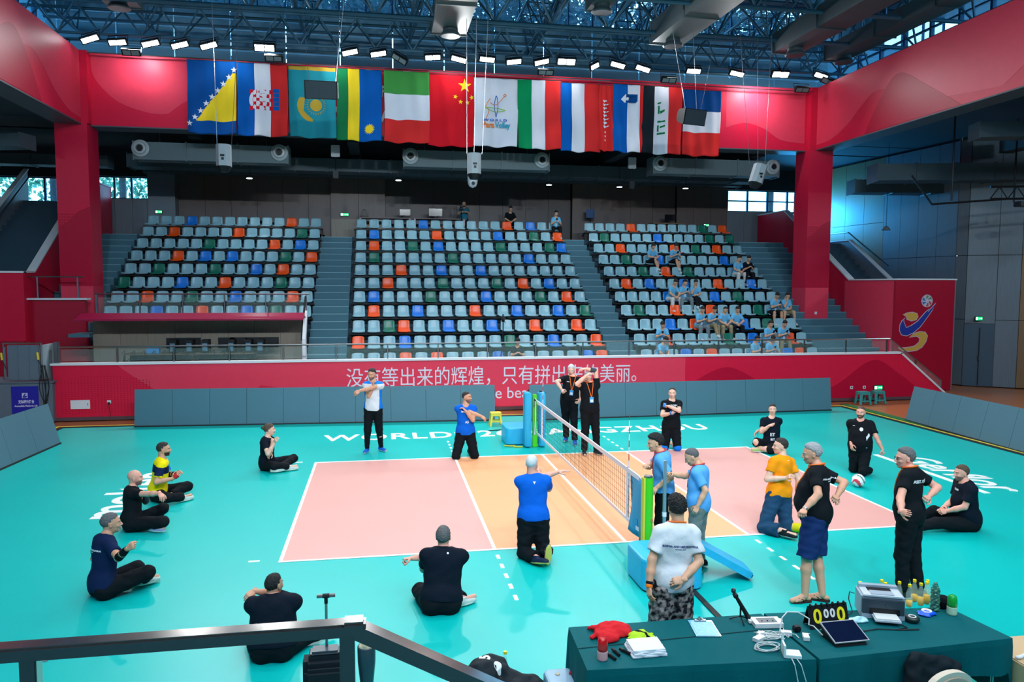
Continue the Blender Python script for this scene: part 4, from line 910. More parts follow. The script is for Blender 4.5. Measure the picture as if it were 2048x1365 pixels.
for (x, z, rz, lab, ws_) in ((-3.03, 7.52, .0, 'light grey octagonal loudspeaker hanging in front of the left air duct', ((-.18, -3.25), (.22, -2.5))), (4.32, 7.5, 0, 'light grey octagonal loudspeaker hanging in the middle above the dome camera', ((-.22, 4.1), (0, 4.4), (.25, 4.75))), (13.73, 7.45, .3, 'light grey octagonal loudspeaker hanging crooked in front of the right air duct', ((-.3, 13.0), (0, 13.6), (.25, 14.1)))):
    t = thing('loudspeaker', lab, 'loudspeaker', (x, 13, z)); R_ = Matrix.Rotation(rz, 3, 'Y')
    q = MB(); pr = [(-.2, -.12), (-.1, -.26), (.1, -.26), (.2, -.12), (.2, .12), (.1, .26), (-.1, .26), (-.2, .12)]
    P_ = [R_ @ Vector((a, b_*.9, zz)) for zz in (-.26, .36) for a, b_ in pr]
    q.add([p+Vector((x, 13, z)) for p in P_], [tuple(range(8))[::-1], tuple(range(8, 16))]+[(i, (i+1) % 8, (i+1) % 8+8, i+8) for i in range(8)]); q.build('cabinet', sl, t)
    q = MB(); P_ = [R_ @ Vector((a*(1 if k == 1 else .6), b_*.9*(1 if k == 1 else .6), zz)) for k, zz in ((0, -.42), (1, -.26)) for a, b_ in pr]
    q.add([p+Vector((x, 13, z)) for p in P_], [tuple(range(8))[::-1], tuple(range(8, 16))]+[(i, (i+1) % 8, (i+1) % 8+8, i+8) for i in range(8)]); q.build('lower_grille', black_metal, t)
    MB().box(x-.06, x+.06, 12.755, 12.77, z+.0, z+.06).box(x-.03, x+.04, 12.755, 12.77, z-.1, z-.03).build('connector_plate', black_metal, t)
    for dx, tx in ws_: MB().tube([(x+dx, 13, z+.36), (tx, 13, 11.9)], .008, 5).build('suspension_wire', steel, t)
t = thing('dome_camera', 'white dome camera hanging in the middle under the ceiling of the stands', 'camera', (5, 19, 7.8))
MB().lathe([(.02, .45), (.17, .4), (.2, .2), (.2, .08)], (5, 19, 7.75), 18).build('housing', white_paint, t)
MB().lathe([(.19, .08), (.19, .0), (.13, -.12), (.03, -.17)], (5, 19, 7.75), 18).build('dome', white_paint, t); MB().lathe([(.05, 0), (.07, .02)], (5, 18.8, 7.73), 12, Matrix.Rotation(PI/2, 3, 'X')).build('lens', black_metal, t)
MB().tube([(5, 19, 8.2), (5, 19, 9.5)], .03, 6).build('drop_pole', steel, t)
for i, (x, z) in enumerate(((-.15, 8.75), (11.3, 8.65))):
    t = thing('wireless_router_box', 'small pale box hanging behind the flags, %s one' % ('left', 'right')[i], 'box', (x, 18.6, z))
    MB().bbox(x-.16, x+.16, 18.55, 18.65, z-.22, z+.22, .02).build('case', mat('box_pale', (170, 176, 180), .5), t); MB().tube([(x, 18.6, z+.22), (x, 18.6, 9.2)], .012, 5).build('cord', black_metal, t)
    MB().tube([(x, 18.6, z-.2), (x, 18.6, z-.7)], .02, 5).bbox(x-.1, x+.1, 18.55, 18.65, z-1.0, z-.7, .02).build('lower_unit', black_metal, t)
exit_sign(-7.85, 24.25, 6.9, .3, .16, 'green exit sign on the back wall at the left end of the seats')
exit_sign(-.1, 24.5, 6.95, .4, .16, 'green exit sign on the back wall behind the left aisle')
exit_sign(17.1, 24.5, 6.75, .3, .16, 'green exit sign on the back wall at the right end of the seats')

# ------------------------------------------------------------------ upper level furniture
pinkm = mat('table_frame_pink', (190, 160, 165), .5)
for i, (x0, x1) in enumerate(((.7, 4.6), (4.75, 8.5))):
    pass
def frame_table(x0, x1, y, z, lab):
    t = thing('trestle_table', lab, 'table', ((x0+x1)/2, y, ZU))
    MB().box(x0, x1, y-.3, y+.4, z-.04, z).build('table_top', mat('table_top_dim', (110, 90, 90), .5), t)
    for x in (x0+.06, x1-.06):
        for yy in (y-.26, y+.34): MB().box(x-.04, x+.04, yy-.04, yy+.04, ZU, z-.04).build('leg', pinkm, t)
frame_table(.55, 2.8, 23.6, ZU+.95, 'pale framed table behind the top row, left one of a pair')
frame_table(2.9, 5.2, 23.6, ZU+.95, 'pale framed table behind the top row, right one of a pair')
zt = ZU+.95
monitor(2.55, 23.7, zt, 'small dark monitor on the left framed table at the top of the stands', .5, .3)
monitor(3.9, 23.7, zt, 'wide dark monitor on the right framed table at the top of the stands', .62, .36)
t = thing('backpack', 'grey backpack standing on the left end of the framed table', 'bag', (.75, 23.6, zt))
MB().bbox(.6, .95, 23.5, 23.75, zt, zt+.3, .06).build('body', mat('bag_grey', (120, 116, 112), .8), t); MB().tube([(.7, 23.6, zt+.3), (.78, 23.6, zt+.36), (.86, 23.6, zt+.3)], .012, 5).build('handle', black_metal, t)
for i, (x, c) in enumerate(((.85, (96, 70, 56)), (1.2, (96, 70, 56)), (3.75, (150, 150, 150)), (4.1, (150, 90, 50)))):
    t = thing('cardboard_box', '%s under the framed tables' % ('brown carton at the left end', 'brown carton second from the left end', 'pale carton under the right table', 'orange brown carton under the right table')[i], 'box', (x, 23.6, ZU))
    MB().bbox(x-.16, x+.16, 23.45, 23.75, ZU, ZU+.5+.05*i, .01).build('carton', mat('carton_%d' % i, c, .8), t); MB().box(x-.02, x+.02, 23.44, 23.76, ZU+.5+.05*i, ZU+.505+.05*i).build('tape', mat('tape_brown', (170, 140, 100), .5), t)
td = thing('side_table', 'dark narrow table with a monitor on it at the top right of the stands', 'table', (14.8, 23.8, ZU))
MB().box(14.0, 15.6, 23.5, 24.1, ZU+.9, ZU+.95).build('table_top', mat('desk_brown', (120, 96, 74), .5), td)
for x in (14.06, 15.54):
    for y in (23.56, 24.04): MB().box(x-.025, x+.025, y-.025, y+.025, ZU, ZU+.9).build('leg', black_metal, td)
monitor(14.95, 23.8, ZU+.95, 'dark monitor on the side table at the top right', .5, .3)
t = thing('sign_stand', 'small blue sign on a thin black stand behind the top row', 'sign', (11.1, 23.9, ZU))
MB().bbox(10.9, 11.3, 23.88, 23.92, ZU+1.15, ZU+1.55, .01).build('sign_plate', mat('sign_plate_blue', (20, 70, 120), .5), t); MB().tube([(11.1, 23.9, ZU), (11.1, 23.9, ZU+1.2)], .02, 6).lathe([(.18, 0), (.16, .02)], (11.1, 23.9, ZU), 12).build('pole', black_metal, t)
t = thing('stair_handrail', 'dark sloping handrail on the back wall over the left block', 'railing', (-2.5, 24.7, ZU+1))
MB().tube([(-4.6, 24.7, ZU+.9), (-3.2, 24.7, ZU+.72), (-1.0, 24.7, ZU+.2)], .05, 6).build('handrail', black_metal, t)
for x in (-4.3, -3.6, -2.9, -2.2, -1.6): MB().tube([(x, 24.7, ZU), (x, 24.7, ZU+.86-.19*(x+4.6))], .03, 5).build('post', black_metal, t)
# ------------------------------------------------------------------ people: signed distance fields -> one continuous surface
f32 = np.float32
def nrm(v): v = np.array(v, float); return v/(np.linalg.norm(v)+1e-9)
class Field:
    def __init__(s, lo, hi, h):
        s.h = h; s.lo = np.array(lo, float); s.n = np.ceil((np.array(hi)-s.lo)/h).astype(int)+1
        s.d = np.full(s.n, 1.0, f32); s.ax = [s.lo[i]+h*np.arange(s.n[i]) for i in range(3)]
    def _sl(s, lo, hi):
        a = np.clip(np.floor((np.array(lo)-s.lo)/s.h).astype(int), 0, s.n); e = np.clip(np.ceil((np.array(hi)-s.lo)/s.h).astype(int)+1, 0, s.n)
        if (e <= a).any(): return None, None
        sl = tuple(slice(a[i], e[i]) for i in range(3))
        X = np.meshgrid(*[s.ax[i][sl[i]] for i in range(3)], indexing='ij', sparse=True)
        return sl, X
    def _un(s, sl, d, k):
        o = s.d[sl]
        if k > 0:
            hh = np.maximum(k-np.abs(o-d), 0)/k; s.d[sl] = np.minimum(o, d)-hh*hh*k*.25
        else: s.d[sl] = np.minimum(o, d)
    def cone(s, a, b, ra, rb, k=.02, cap=None, flat=1.0, fn=None):
        """tapered limb; cap = cut flat at b; flat<1 squashes along unit vector fn"""
        a, b = np.array(a, float), np.array(b, float); r = max(ra, rb)+k+.02
        sl, X = s._sl(np.minimum(a, b)-r, np.maximum(a, b)+r)
        if sl is None: return
        P = [X[i]-a[i] for i in range(3)]; ba = b-a; L2 = ba@ba
        if cap: L2b = L2
        t = (P[0]*ba[0]+P[1]*ba[1]+P[2]*ba[2])/L2; tc = np.clip(t, 0, 1.15 if cap else 1)
        Q = [P[i]-tc*ba[i] for i in range(3)]
        if flat != 1.0:
            w = sum(Q[i]*fn[i] for i in range(3)); Q = [Q[i]+fn[i]*w*(1/flat-1) for i in range(3)]
        d = np.sqrt(Q[0]**2+Q[1]**2+Q[2]**2)-(ra+(rb-ra)*tc)
        if flat != 1.0: d = d*min(1, flat*1.15)
        if cap: d = np.maximum(d, (t-1)*math.sqrt(L2))
        s._un(sl, d.astype(f32), k)
    def ell(s, c, A, r, k=.03, sub=False):
        """ellipsoid centre c, rows of A = axes, radii r"""
        c = np.array(c, float); A = np.array(A, float); r = np.array(r, float); m_ = r.max()+k+.02
        ext = np.sqrt(((A*r[:, None])**2).sum(0))+k+.02
        sl, X = s._sl(c-ext, c+ext)
        if sl is None: return
        P = [X[i]-c[i] for i in range(3)]; q = [(P[0]*A[j][0]+P[1]*A[j][1]+P[2]*A[j][2])/r[j] for j in range(3)]
        k0 = np.sqrt(q[0]**2+q[1]**2+q[2]**2); k1 = np.sqrt((q[0]/r[0])**2+(q[1]/r[1])**2+(q[2]/r[2])**2)+1e-6
        d = (k0*(k0-1)/k1).astype(f32)
        if sub:
            o = s.d[sl]
            if k > 0: hh = np.maximum(k-np.abs(o+d), 0)/k; s.d[sl] = np.maximum(o, -d)+hh*hh*k*.25
            else: s.d[sl] = np.maximum(o, -d)
        else: s._un(sl, d, k)
    def subcone(s, a, b, ra, rb, k=.0):
        F = Field.__new__(Field); F.__dict__ = dict(s.__dict__); F.d = np.full(s.n, 1.0, f32); F.cone(a, b, ra, rb, 0); s.d = np.maximum(s.d, -F.d)
    def plane(s, p, n_):
        """keep the side opposite to n"""
        X = np.meshgrid(*s.ax, indexing='ij', sparse=True); p = np.array(p); s.d = np.maximum(s.d, (sum((X[i]-p[i])*n_[i] for i in range(3))).astype(f32))
    def wrinkle(s, amp, sc, seed=0, stretch=(1, 1, 1)):
        X = np.meshgrid(*s.ax, indexing='ij', sparse=True); a = [X[i]*sc*stretch[i] for i in range(3)]
        w = np.sin(a[0]+1.7*np.sin(a[2]*.6+seed)+seed)*np.sin(a[2]*1.3+1.3*np.sin(a[1]*.8+seed*2))+.5*np.sin(a[1]*1.9+a[2]*1.1+1.1*np.sin(a[0]*1.2)+seed*3)
        s.d = s.d+(amp*w).astype(f32)
    def mesh(s):
        d = s.d.copy(); 
        for ax in range(3):
            sl0 = [slice(None)]*3; sl0[ax] = 0; d[tuple(sl0)] = 1; sl0[ax] = -1; d[tuple(sl0)] = 1
        ins = d < 0; n = d.shape
        c = np.zeros((n[0]-1, n[1]-1, n[2]-1), np.int8)
        for i in (0, 1):
            for j in (0, 1):
                for k in (0, 1): c += ins[i:n[0]-1+i, j:n[1]-1+j, k:n[2]-1+k]
        act = (c > 0) & (c < 8); idx = np.argwhere(act); m_ = len(idx)
        if m_ == 0: return np.zeros((0, 3)), np.zeros((0, 4), int)
        vid = np.full(act.shape, -1, np.int32); vid[act] = np.arange(m_)
        acc = np.zeros((m_, 3)); cnt = np.zeros(m_)
        corners = [(i, j, k) for i in (0, 1) for j in (0, 1) for k in (0, 1)]
        val = {q: d[idx[:, 0]+q[0], idx[:, 1]+q[1], idx[:, 2]+q[2]].astype(float) for q in corners}
        for q in corners:
            for ax in range(3):
                if q[ax] == 0:
                    e = list(q); e[ax] = 1; e = tuple(e); v0, v1 = val[q], val[e]; mm = (v0 < 0) != (v1 < 0)
                    t = np.where(mm, v0/np.where(mm, v0-v1, 1), 0); p = np.tile(np.array(q, float), (m_, 1)); p[:, ax] = t
                    acc[mm] += p[mm]; cnt[mm] += 1
        V = s.lo+s.h*(idx+acc/cnt[:, None])
        Fq = []
        for ax in range(3):
            u_, v_ = [(1, 2), (2, 0), (0, 1)][ax]
            a = [slice(None)]*3; e = [slice(None)]*3; a[ax] = slice(0, n[ax]-1); e[ax] = slice(1, n[ax])
            i0, i1 = ins[tuple(a)], ins[tuple(e)]; ch = np.argwhere(i0 != i1); fl = i0[tuple(ch.T)]
            ok = (ch[:, u_] > 0) & (ch[:, v_] > 0) & (ch[:, u_] < n[u_]-1) & (ch[:, v_] < n[v_]-1); ch, fl = ch[ok], fl[ok]
            def g(du, dv): w = ch.copy(); w[:, u_] -= du; w[:, v_] -= dv; return vid[tuple(w.T)]
            Q = np.stack([g(1, 1), g(0, 1), g(0, 0), g(1, 0)], 1); Q[~fl] = Q[~fl][:, ::-1]; Fq.append(Q)
        return V, np.concatenate(Fq)
def smooth_v(V, Fq, it=1):
    for _ in range(it):
        acc = np.zeros_like(V); cnt = np.zeros(len(V))
        for i in range(4):
            a, e = Fq[:, i], Fq[:, (i+1) % 4]
            np.add.at(acc, a, V[e]); np.add.at(acc, e, V[a]); np.add.at(cnt, a, 1); np.add.at(cnt, e, 1)
        V = V*.5+.5*acc/cnt[:, None]
    return V
def np_obj(name, V, Fq, mats, parent=None, mi=None):
    if parent is not None:
        L = Vector((0, 0, 0)); p = parent
        while p is not None: L += p.location; p = p.parent
        V = V-np.array(L)
    me = bpy.data.meshes.new(name); nf = len(Fq)
    me.vertices.add(len(V)); me.vertices.foreach_set('co', np.asarray(V, f32).ravel())
    me.loops.add(nf*4); me.loops.foreach_set('vertex_index', np.asarray(Fq, np.int32).ravel())
    me.polygons.add(nf); me.polygons.foreach_set('loop_start', np.arange(0, nf*4, 4, dtype=np.int32)); me.polygons.foreach_set('loop_total', np.full(nf, 4, np.int32))
    for m_ in (mats if isinstance(mats, (list, tuple)) else [mats]): me.materials.append(m_)
    if mi is not None: me.polygons.foreach_set('material_index', np.asarray(mi, np.int32))
    me.polygons.foreach_set('use_smooth', np.ones(nf, bool)); me.update(calc_edges=True); me.validate()
    o = bpy.data.objects.new(name, me); C.objects.link(o)
    if parent is not None: o.parent = parent
    return o
# ---- canonical head: x = right, y = forward, z = up, origin at the middle of the head
I3 = np.eye(3)
def head_field(h):
    F = Field((-.11, -.13, -.20), (.11, .14, .15), h)
    F.ell((0, -.012, .03), I3, (.076, .098, .088), 0)            # cranium
    F.ell((0, .018, -.02), I3, (.066, .076, .085), .03)          # face
    F.ell((0, .035, -.075), I3, (.045, .048, .038), .03)         # jaw
    F.ell((0, .068, -.098), I3, (.022, .018, .016), .018)        # chin
    F.ell((0, .083, .022), I3, (.05, .012, .010), .014)          # brow ridge
    for sx in (-1, 1):
        F.ell((sx*.031, .098, .002), I3, (.019, .016, .011), .008, sub=True)   # eye socket
        F.ell((sx*.031, .078, .002), I3, (.0135, .0135, .0115), 0)             # eyeball
        F.ell((sx*.042, .068, -.028), I3, (.018, .02, .016), .02)              # cheek bone
        F.ell((sx*.078, -.006, -.008), I3, (.009, .018, .03), .006)            # ear
        F.ell((sx*.086, .0, -.006), I3, (.006, .01, .018), .003, sub=True)
        F.ell((sx*.012, .1, -.033), I3, (.009, .01, .008), .006)               # nostril wing
    F.cone((0, .09, .012), (0, .112, -.026), .008, .0125, .01)   # nose
    F.ell((0, .094, -.062), I3, (.024, .01, .006), .005)         # upper lip
    F.ell((0, .091, -.072), I3, (.02, .01, .007), .004)          # lower lip
    F.ell((0, .106, -.0665), I3, (.024, .01, .0016), .002, sub=True)
    F.cone((0, -.03, -.06), (0, -.045, -.20), .056, .06, .03)    # neck
    return F
def head_mesh(h):
    F = head_field(h); V, Q = F.mesh(); V = smooth_v(V, Q, 1); c = V[Q].mean(1); mi = np.zeros(len(Q), int)
    x, y, z = np.abs(c[:, 0]), c[:, 1], c[:, 2]
    eye = ((x-.031)**2/.0115**2+(z-.002)**2/.0062**2 < 1) & (y > .07); mi[eye] = 1
    mi[((x-.031)**2+(z-.002)**2 < .0055**2) & (y > .07)] = 2
    mi[(y > .085) & (x < .024) & (z < -.056) & (z > -.079)] = 3
    mi[(y > .072) & (x > .012) & (x < .052) & (np.abs(z-.024+.08*(x-.03)**2/.03) < .0045)] = 4   # eyebrows
    beard = (y > .012) & (z < -.046) & (x < .075) & (z > -.125) & (mi != 3); bd = beard | ((y > .085) & (z < -.043) & (z > -.056) & (x < .03)); mi[bd & (mi == 0)] = 5
    return V, Q, mi
HEADS = {'fine': head_mesh(.0048), 'mid': head_mesh(.0075), 'low': head_mesh(.011)}
def hair_mesh(style, h):
    F = Field((-.125, -.17, -.14), (.125, .14, .17), h)
    g = {'buzz': .004, 'short': .010, 'medium': .017, 'mop': .026, 'long': .02, 'bun': .010, 'reced': .008, 'crown': .006}[style]
    F.ell((0, -.012, .03), I3, (.076+g*.55, .098+g, .088+g*1.15), 0)
    if style in ('long',):
        F.cone((0, -.07, .0), (0, -.085, -.1), .07, .06, .03)
    if style == 'bun': F.ell((0, -.125, .045), I3, (.03, .035, .035), .02)
    if style == 'mop': F.ell((0, .02, .075), I3, (.075, .085, .05), .02)
    lo_z = {'long': -.13, 'bun': -.05}.get(style, -.055)
    X = np.meshgrid(*F.ax, indexing='ij', sparse=True)
    # hair line: forehead, temples, round the ears, nape
    fy_ = {'reced': .03, 'crown': -.02}.get(style, .055 if style != 'mop' else .075)
    front = np.maximum(X[1]-fy_-.45*(X[2]-.05), 0)          # in front of the sloping plane
    zl = np.where(X[1] > .005, .035+.5*(X[1]-.005), np.where(X[1] > -.03, .012, lo_z))
    cut = np.maximum(zl-X[2], (X[1]-(fy_+.62*(X[2]-.045)))*.8)
    if style == 'crown': cut = np.maximum(cut, (X[2]-.06))
    F.d = np.maximum(F.d, cut.astype(f32)+0*F.d)
    if style not in ('crown',):
        tp = np.clip((zl+.045-X[2])/.045, 0, 1)+np.clip(1-((fy_+.62*(X[2]-.045))-X[1])/.025, 0, 1)*.6; F.d = F.d+(g*.85*np.minimum(tp, 1)*(0 if style in ('long', 'bun') else 1)).astype(f32)
    if style in ('mop', 'medium', 'short', 'long', 'bun'): F.wrinkle(.004 if style != 'mop' else .007, 150, 1.0)
    V, Q = F.mesh(); return V, Q
HAIRC = {}
def get_hair(style, h):
    if (style, h) not in HAIRC: HAIRC[(style, h)] = hair_mesh(style, h)
    return HAIRC[(style, h)]
# ---- canonical right hand: x = towards thumb, y = towards the fingertips, z = back of the hand
def hand_mesh(curl, h=.0045, spread=.0):
    F = Field((-.085, -.05, -.10), (.10, .22, .05), h)
    F.cone((0, -.04, 0), (0, .01, 0), .026, .025, .01, flat=.75, fn=np.array([0, 0, 1.]))
    F.ell((0, .045, 0), I3, (.041, .052, .016), .014); F.ell((-.0, .075, .001), I3, (.040, .02, .013), .01)
    for i, (x, L) in enumerate(((.031, .072), (.0105, .082), (-.0105, .076), (-.031, .060))):
        p = np.array([x, .082-.004*abs(i-1.2), 0.]); a = -.12; seg = (L*.46, L*.30, L*.24); r = .0088 if i < 3 else .0078
        dx = x*(.9+3*spread)*.35
        for j, sg in enumerate(seg):
            a -= curl*(1.05, 1.25, .8)[j]*(1+.06*i)*1.0
            q = p+sg*nrm((dx, math.cos(a), math.sin(a))); F.cone(p, q, r, r*.9, .004); p = q; r *= .92
    p = np.array([.026, .018, -.004]); q = p+.042*nrm((.85, .62, -.35-.5*curl)); F.cone(p, q, .0145, .011, .012)
    e = q+.034*nrm((.45-.5*curl, .9, -.25-.6*curl)); F.cone(q, e, .0105, .0095, .005); F.cone(e, e+.024*nrm((.2-.9*curl, .95, -.2-.5*curl)), .0095, .0078, .004)
    V, Q = F.mesh(); return V, Q
HANDS = {c: hand_mesh(v, spread=sp) for c, v, sp in (('flat', .05, .3), ('relax', .35, 0), ('grip', .85, 0), ('fist', 1.25, 0))}
HANDSL = {c: hand_mesh(v, h=.0075) for c, v in (('relax', .35),)}
skin_m = lambda k: mat('skin_%s' % k, {'pale': (228, 182, 160), 'tan': (205, 152, 124), 'asian': (214, 164, 132), 'brown': (178, 124, 98), 'ruddy': (222, 160, 140)}[k], .5, var=.05, scale=30, spec=.35)
hair_m = lambda k: mat('hair_'+k, {'black': (20, 20, 22), 'dark': (46, 40, 38), 'grey': (150, 152, 154), 'white': (206, 210, 212), 'saltpepper': (92, 92, 94), 'brown': (82, 66, 52), 'stubble': (120, 100, 92)}[k], .75, var=.25, scale=60, bump=.4, bscale=250)
eye_w = mat('eye_white', (225, 222, 218), .3, var=0); eye_d = mat('eye_iris', (40, 34, 30), .3, var=0); lip_m = mat('lip', (190, 112, 104), .5, var=0)
def cloth_m(nm, rgb, rough=.85): return mat('cloth_'+nm, rgb, rough, var=.07, scale=9, bump=.25, bscale=28, fab=True)
def place(V, o, ax, ay, az, s=1): return np.array(o)+s*(V[:, 0:1]*np.array(ax)+V[:, 1:2]*np.array(ay)+V[:, 2:3]*np.array(az))
def frame_up(fwd, up_):
    ay = nrm(fwd); ax = nrm(np.cross(ay, up_)); az = np.cross(ax, ay); return ax, ay, az

def person(name_lab, J, look, group=None, res=.011):
    """J: joint positions. look: dict of clothing / build options."""
    g = {k: np.array(v, float) for k, v in J.items() if k != '_'}
    H = J['_'][0] if '_' in J else 1.8; k = H/1.8; L = look; w = L.get('w', 1.0); belly = L.get('belly', 0)
    P, N = g['P'], g['N']; f = nrm(g['f']); up_ = nrm(N-P); r = nrm(np.cross(f, up_)); f = np.cross(up_, r); T = np.linalg.norm(N-P)
    A = np.array([r, f, up_])
    for s_, e_ in (('R', 1), ('L', -1)): g['S'+s_] = N+r*e_*.158*k*w-up_*.078*k
    # keep forearms and hands outside the trunk
    for s_ in 'LR':
        sg0 = -1 if s_ in L.get('behind', '') else 1
        for j, mg in (('W', .045), ('T', .04)):
            if L.get('nopush') == s_: continue
            d_ = g[j+s_]-P; uu_, vv0, ff_ = d_@r, (d_@up_)/T, d_@f; wd = .2*k*w+.02
            if abs(uu_) < wd and -.15 < vv0 < .95:
                need = (.13*k*w+(belly*.85 if sg0 > 0 else .0)+.02)*math.sqrt(1-(uu_/wd)**2)+mg
                if ff_*sg0 < need: g[j+s_] = g[j+s_]+f*(sg0*need-ff_)
    base = (P[0], P[1], L.get('zb', 0))
    t = thing('person', name_lab, 'person', base, group)
    pts = np.array([g[x] for x in g if x not in ('f', 'hf')]); lo, hi = pts.min(0)-.26, pts.max(0)+.26
    lo[2] = max(lo[2], L.get('zb', 0)-.02)
    tri = []
    def torso(F, infl, kk=.05, lower=True):
        F.ell(P+up_*(.02*T), A, (.168*k*w+infl, .115*k*w+infl+belly*.2, .13*k), kk)
        F.ell(P+up_*(.26*T)+f*(.01+belly*.45), A, (.158*k*w+infl+belly*.35, .105*k*w+infl+belly*.7, .17*k), kk)
        F.ell(P+up_*(.50*T)+f*(.01+belly*.3), A, (.166*k*w+infl+belly*.2, .11*k*w+infl+belly*.45, .17*k), kk)
        F.ell(P+up_*(.74*T), A, (.172*k*w+infl, .112*k*w+infl, .16*k), kk)
        F.ell(P+up_*(.88*T)-f*.012, A, (.135*k*w+infl*.8, .082*k*w+infl, .085*k), kk)
        for s_ in 'LR': F.cone(N-up_*.035*k-f*.01, g['S'+s_], .045*k+infl, .05*k+infl, kk)
        for s_ in 'LR': F.ell(g['S'+s_], A, (.056*k*w+infl*.8,)*3, .03)
    fine = res < .012
    # ---- body
    F = Field(lo, hi, res)
    torso(F, -.012)
    ht = g['hf']; hz = nrm(g['C']-N)
    if L.get('headup', 1): hu = np.array([0, 0, 1.])
    hx, hy, hzz = frame_up(ht, np.array([0, 0, 1.])); hs = 1.02*min(k, 1.03); Cc = g['C']
    F.cone(N-up_*.03*k, Cc-hzz*.075*hs-hy*.03, .062*k, .056*k, .03)
    th = L.get('arm', 1.0)
    for s_ in 'LR':
        F.cone(g['S'+s_], g['E'+s_], .052*k*th, .042*k*th, .03); F.cone(g['E'+s_], g['E'+s_]*.55+g['W'+s_]*.45, .043*k*th, .041*k*th, .02); F.cone(g['E'+s_]*.55+g['W'+s_]*.45, g['W'+s_], .041*k*th, .027*k, .02)
        F.cone(g['H'+s_], g['K'+s_], .088*k*w, .06*k, .04); ca = g['K'+s_]*.68+g['A'+s_]*.32; F.cone(g['K'+s_], ca, .057*k, .058*k, .02); F.cone(ca, g['A'+s_], .058*k, .038*k, .03)
        if not L.get('stump'+s_): F.cone(g['A'+s_]-np.array([0, 0, .02]), g['F'+s_], .036, .03, .02)
    V, Q = F.mesh(); V = smooth_v(V, Q, 1)
    # hidden parts under the clothes are left out
    Vs, Qs, Ms = [V], [Q], [np.zeros(len(Q), int)]; n0 = len(V)
    hv, hq, hm = HEADS['fine' if fine else 'low' if res > .016 else 'mid']; hv = place(hv, Cc, hx*L.get('hw', 1), hy, hzz, hs)
    Vs.append(hv); Qs.append(hq+n0); Ms.append(hm); n0 += len(hv)
    for s_ in 'LR':
        HD = (HANDS if fine else HANDSL); hvv, hqq = HD[L.get('hand'+s_, 'relax') if fine else 'relax']
        d = nrm(g['T'+s_]-g['W'+s_]); nb = L.get('palm'+s_)   # direction the back of the hand faces
        if nb is None: nb = nrm(g['W'+s_]-P)*.6+r*(.8 if s_ == 'R' else -.8)+np.array([0, 0, .3])
        az = nrm(np.array(nb, float)-d*(np.dot(nb, d))); ax = np.cross(d, az)*(1 if s_ == 'L' else -1)
        # x towards the thumb: mirrored for the other hand
        ax = nrm(ax); vv = place(hvv, g['W'+s_]-d*.0, ax, d, az, .98*k)
        if np.dot(np.cross(ax, d), az) < 0: hqq = hqq[:, ::-1]
        Vs.append(vv); Qs.append(hqq+n0); Ms.append(np.zeros(len(hqq), int)); n0 += len(vv)
    V = np.concatenate(Vs); Q = np.concatenate(Qs); M_ = np.concatenate(Ms)
    sk = skin_m(L.get('skin', 'tan')); hm_ = hair_m(L.get('hair', 'dark'))
    np_obj('body', V, Q, [sk, eye_w, eye_d, lip_m, hm_ if L.get('hair') not in ('white', 'grey') else hair_m('grey'), hair_m(L['beard']) if L.get('beard') else sk], t, M_)
    # ---- hair
    if L.get('style', 'short') != 'bald':
        hv, hq = get_hair(L.get('style', 'short'), .0065 if fine else .013)
        np_obj('hair', place(hv, Cc, hx, hy, hzz, hs), hq, hm_, t)
    # ---- trousers
    tw = L.get('leg', 1.0); F = Field(lo, hi, res)
    hem = L.get('hem', .96); gl = .018*tw
    F.ell(P+up_*(.02*T), A, (.168*k*w+gl, .115*k*w+gl+belly*.2, .13*k), .04)
    F.ell(P+up_*(.16*T)+f*belly*.3, A, (.15*k*w+gl+belly*.2, .108*k*w+gl+belly*.4, .10*k), .04)
    F.plane(P+up_*(.17*T), up_)
    for s_ in 'LR':
        stl = L.get('hem'+s_, hem)
        if L['bottom'] == 'shorts':
            e = g['H'+s_]+(g['K'+s_]-g['H'+s_])*1.0; F.cone(g['H'+s_], e, .1*k*w+gl, .085*k+gl, .04, cap=True)
        else:
            kr = .064*k+gl; F.cone(g['H'+s_], g['K'+s_], .094*k*w+gl, kr, .05)
            if stl > 0:
                e = g['K'+s_]+(g['A'+s_]-g['K'+s_])*stl; taper = L.get('cuff', .058)
                F.cone(g['K'+s_], e, kr*.98, taper*k+gl*.6, .03, cap=True)
    F.wrinkle(.0038*tw, 22, L.get('seed', 1), (1, 1, 1.5))
    V, Q = F.mesh(); V = smooth_v(V, Q, 1)
    bm_ = L.get('bot_m', cloth_m('black', (17, 22, 27))); np_obj(L['bottom'], V, Q, bm_, t)
    # ---- top
    F = Field(lo, hi, res); sl_ = L.get('sleeve', .62); ti = L.get('fit', .014)
    torso(F, ti, .05)
    for s_ in 'LR':
        e = g['S'+s_]+(g['E'+s_]-g['S'+s_])*sl_; F.cone(g['S'+s_], e, .056*k*max(th, w*.97)+ti, .056*k*th+ti, .03, cap=True)
    hemz = L.get('hemz', -.10)
    F.cone(P+up_*(hemz*T), P+up_*.3*T, .03, .03, 0)
    gi = max(ti, gl+.008); F.ell(P+up_*(.16*T)+f*belly*.3, A, (.152*k*w+gi*1.1+belly*.2, .110*k*w+gi*1.1+belly*.45, .12*k), .04); F.ell(P+up_*(.04*T), A, (.17*k*w+gi*1.1, .118*k*w+gi*1.1+belly*.25, .19*k), .04)
    F.plane(P+up_*(hemz*T), -up_)
    F.subcone(N+f*.022-up_*.02*k, N+f*.03+up_*.14, .066*k, .085*k)
    F.wrinkle(L.get('wr', .0036), 24, L.get('seed', 1)+2, (1, 1, .8))
    V, Q = F.mesh(); V = smooth_v(V, Q, 1)
    tops = L.get('top_m', [cloth_m('black', (17, 22, 27))]); mi = None
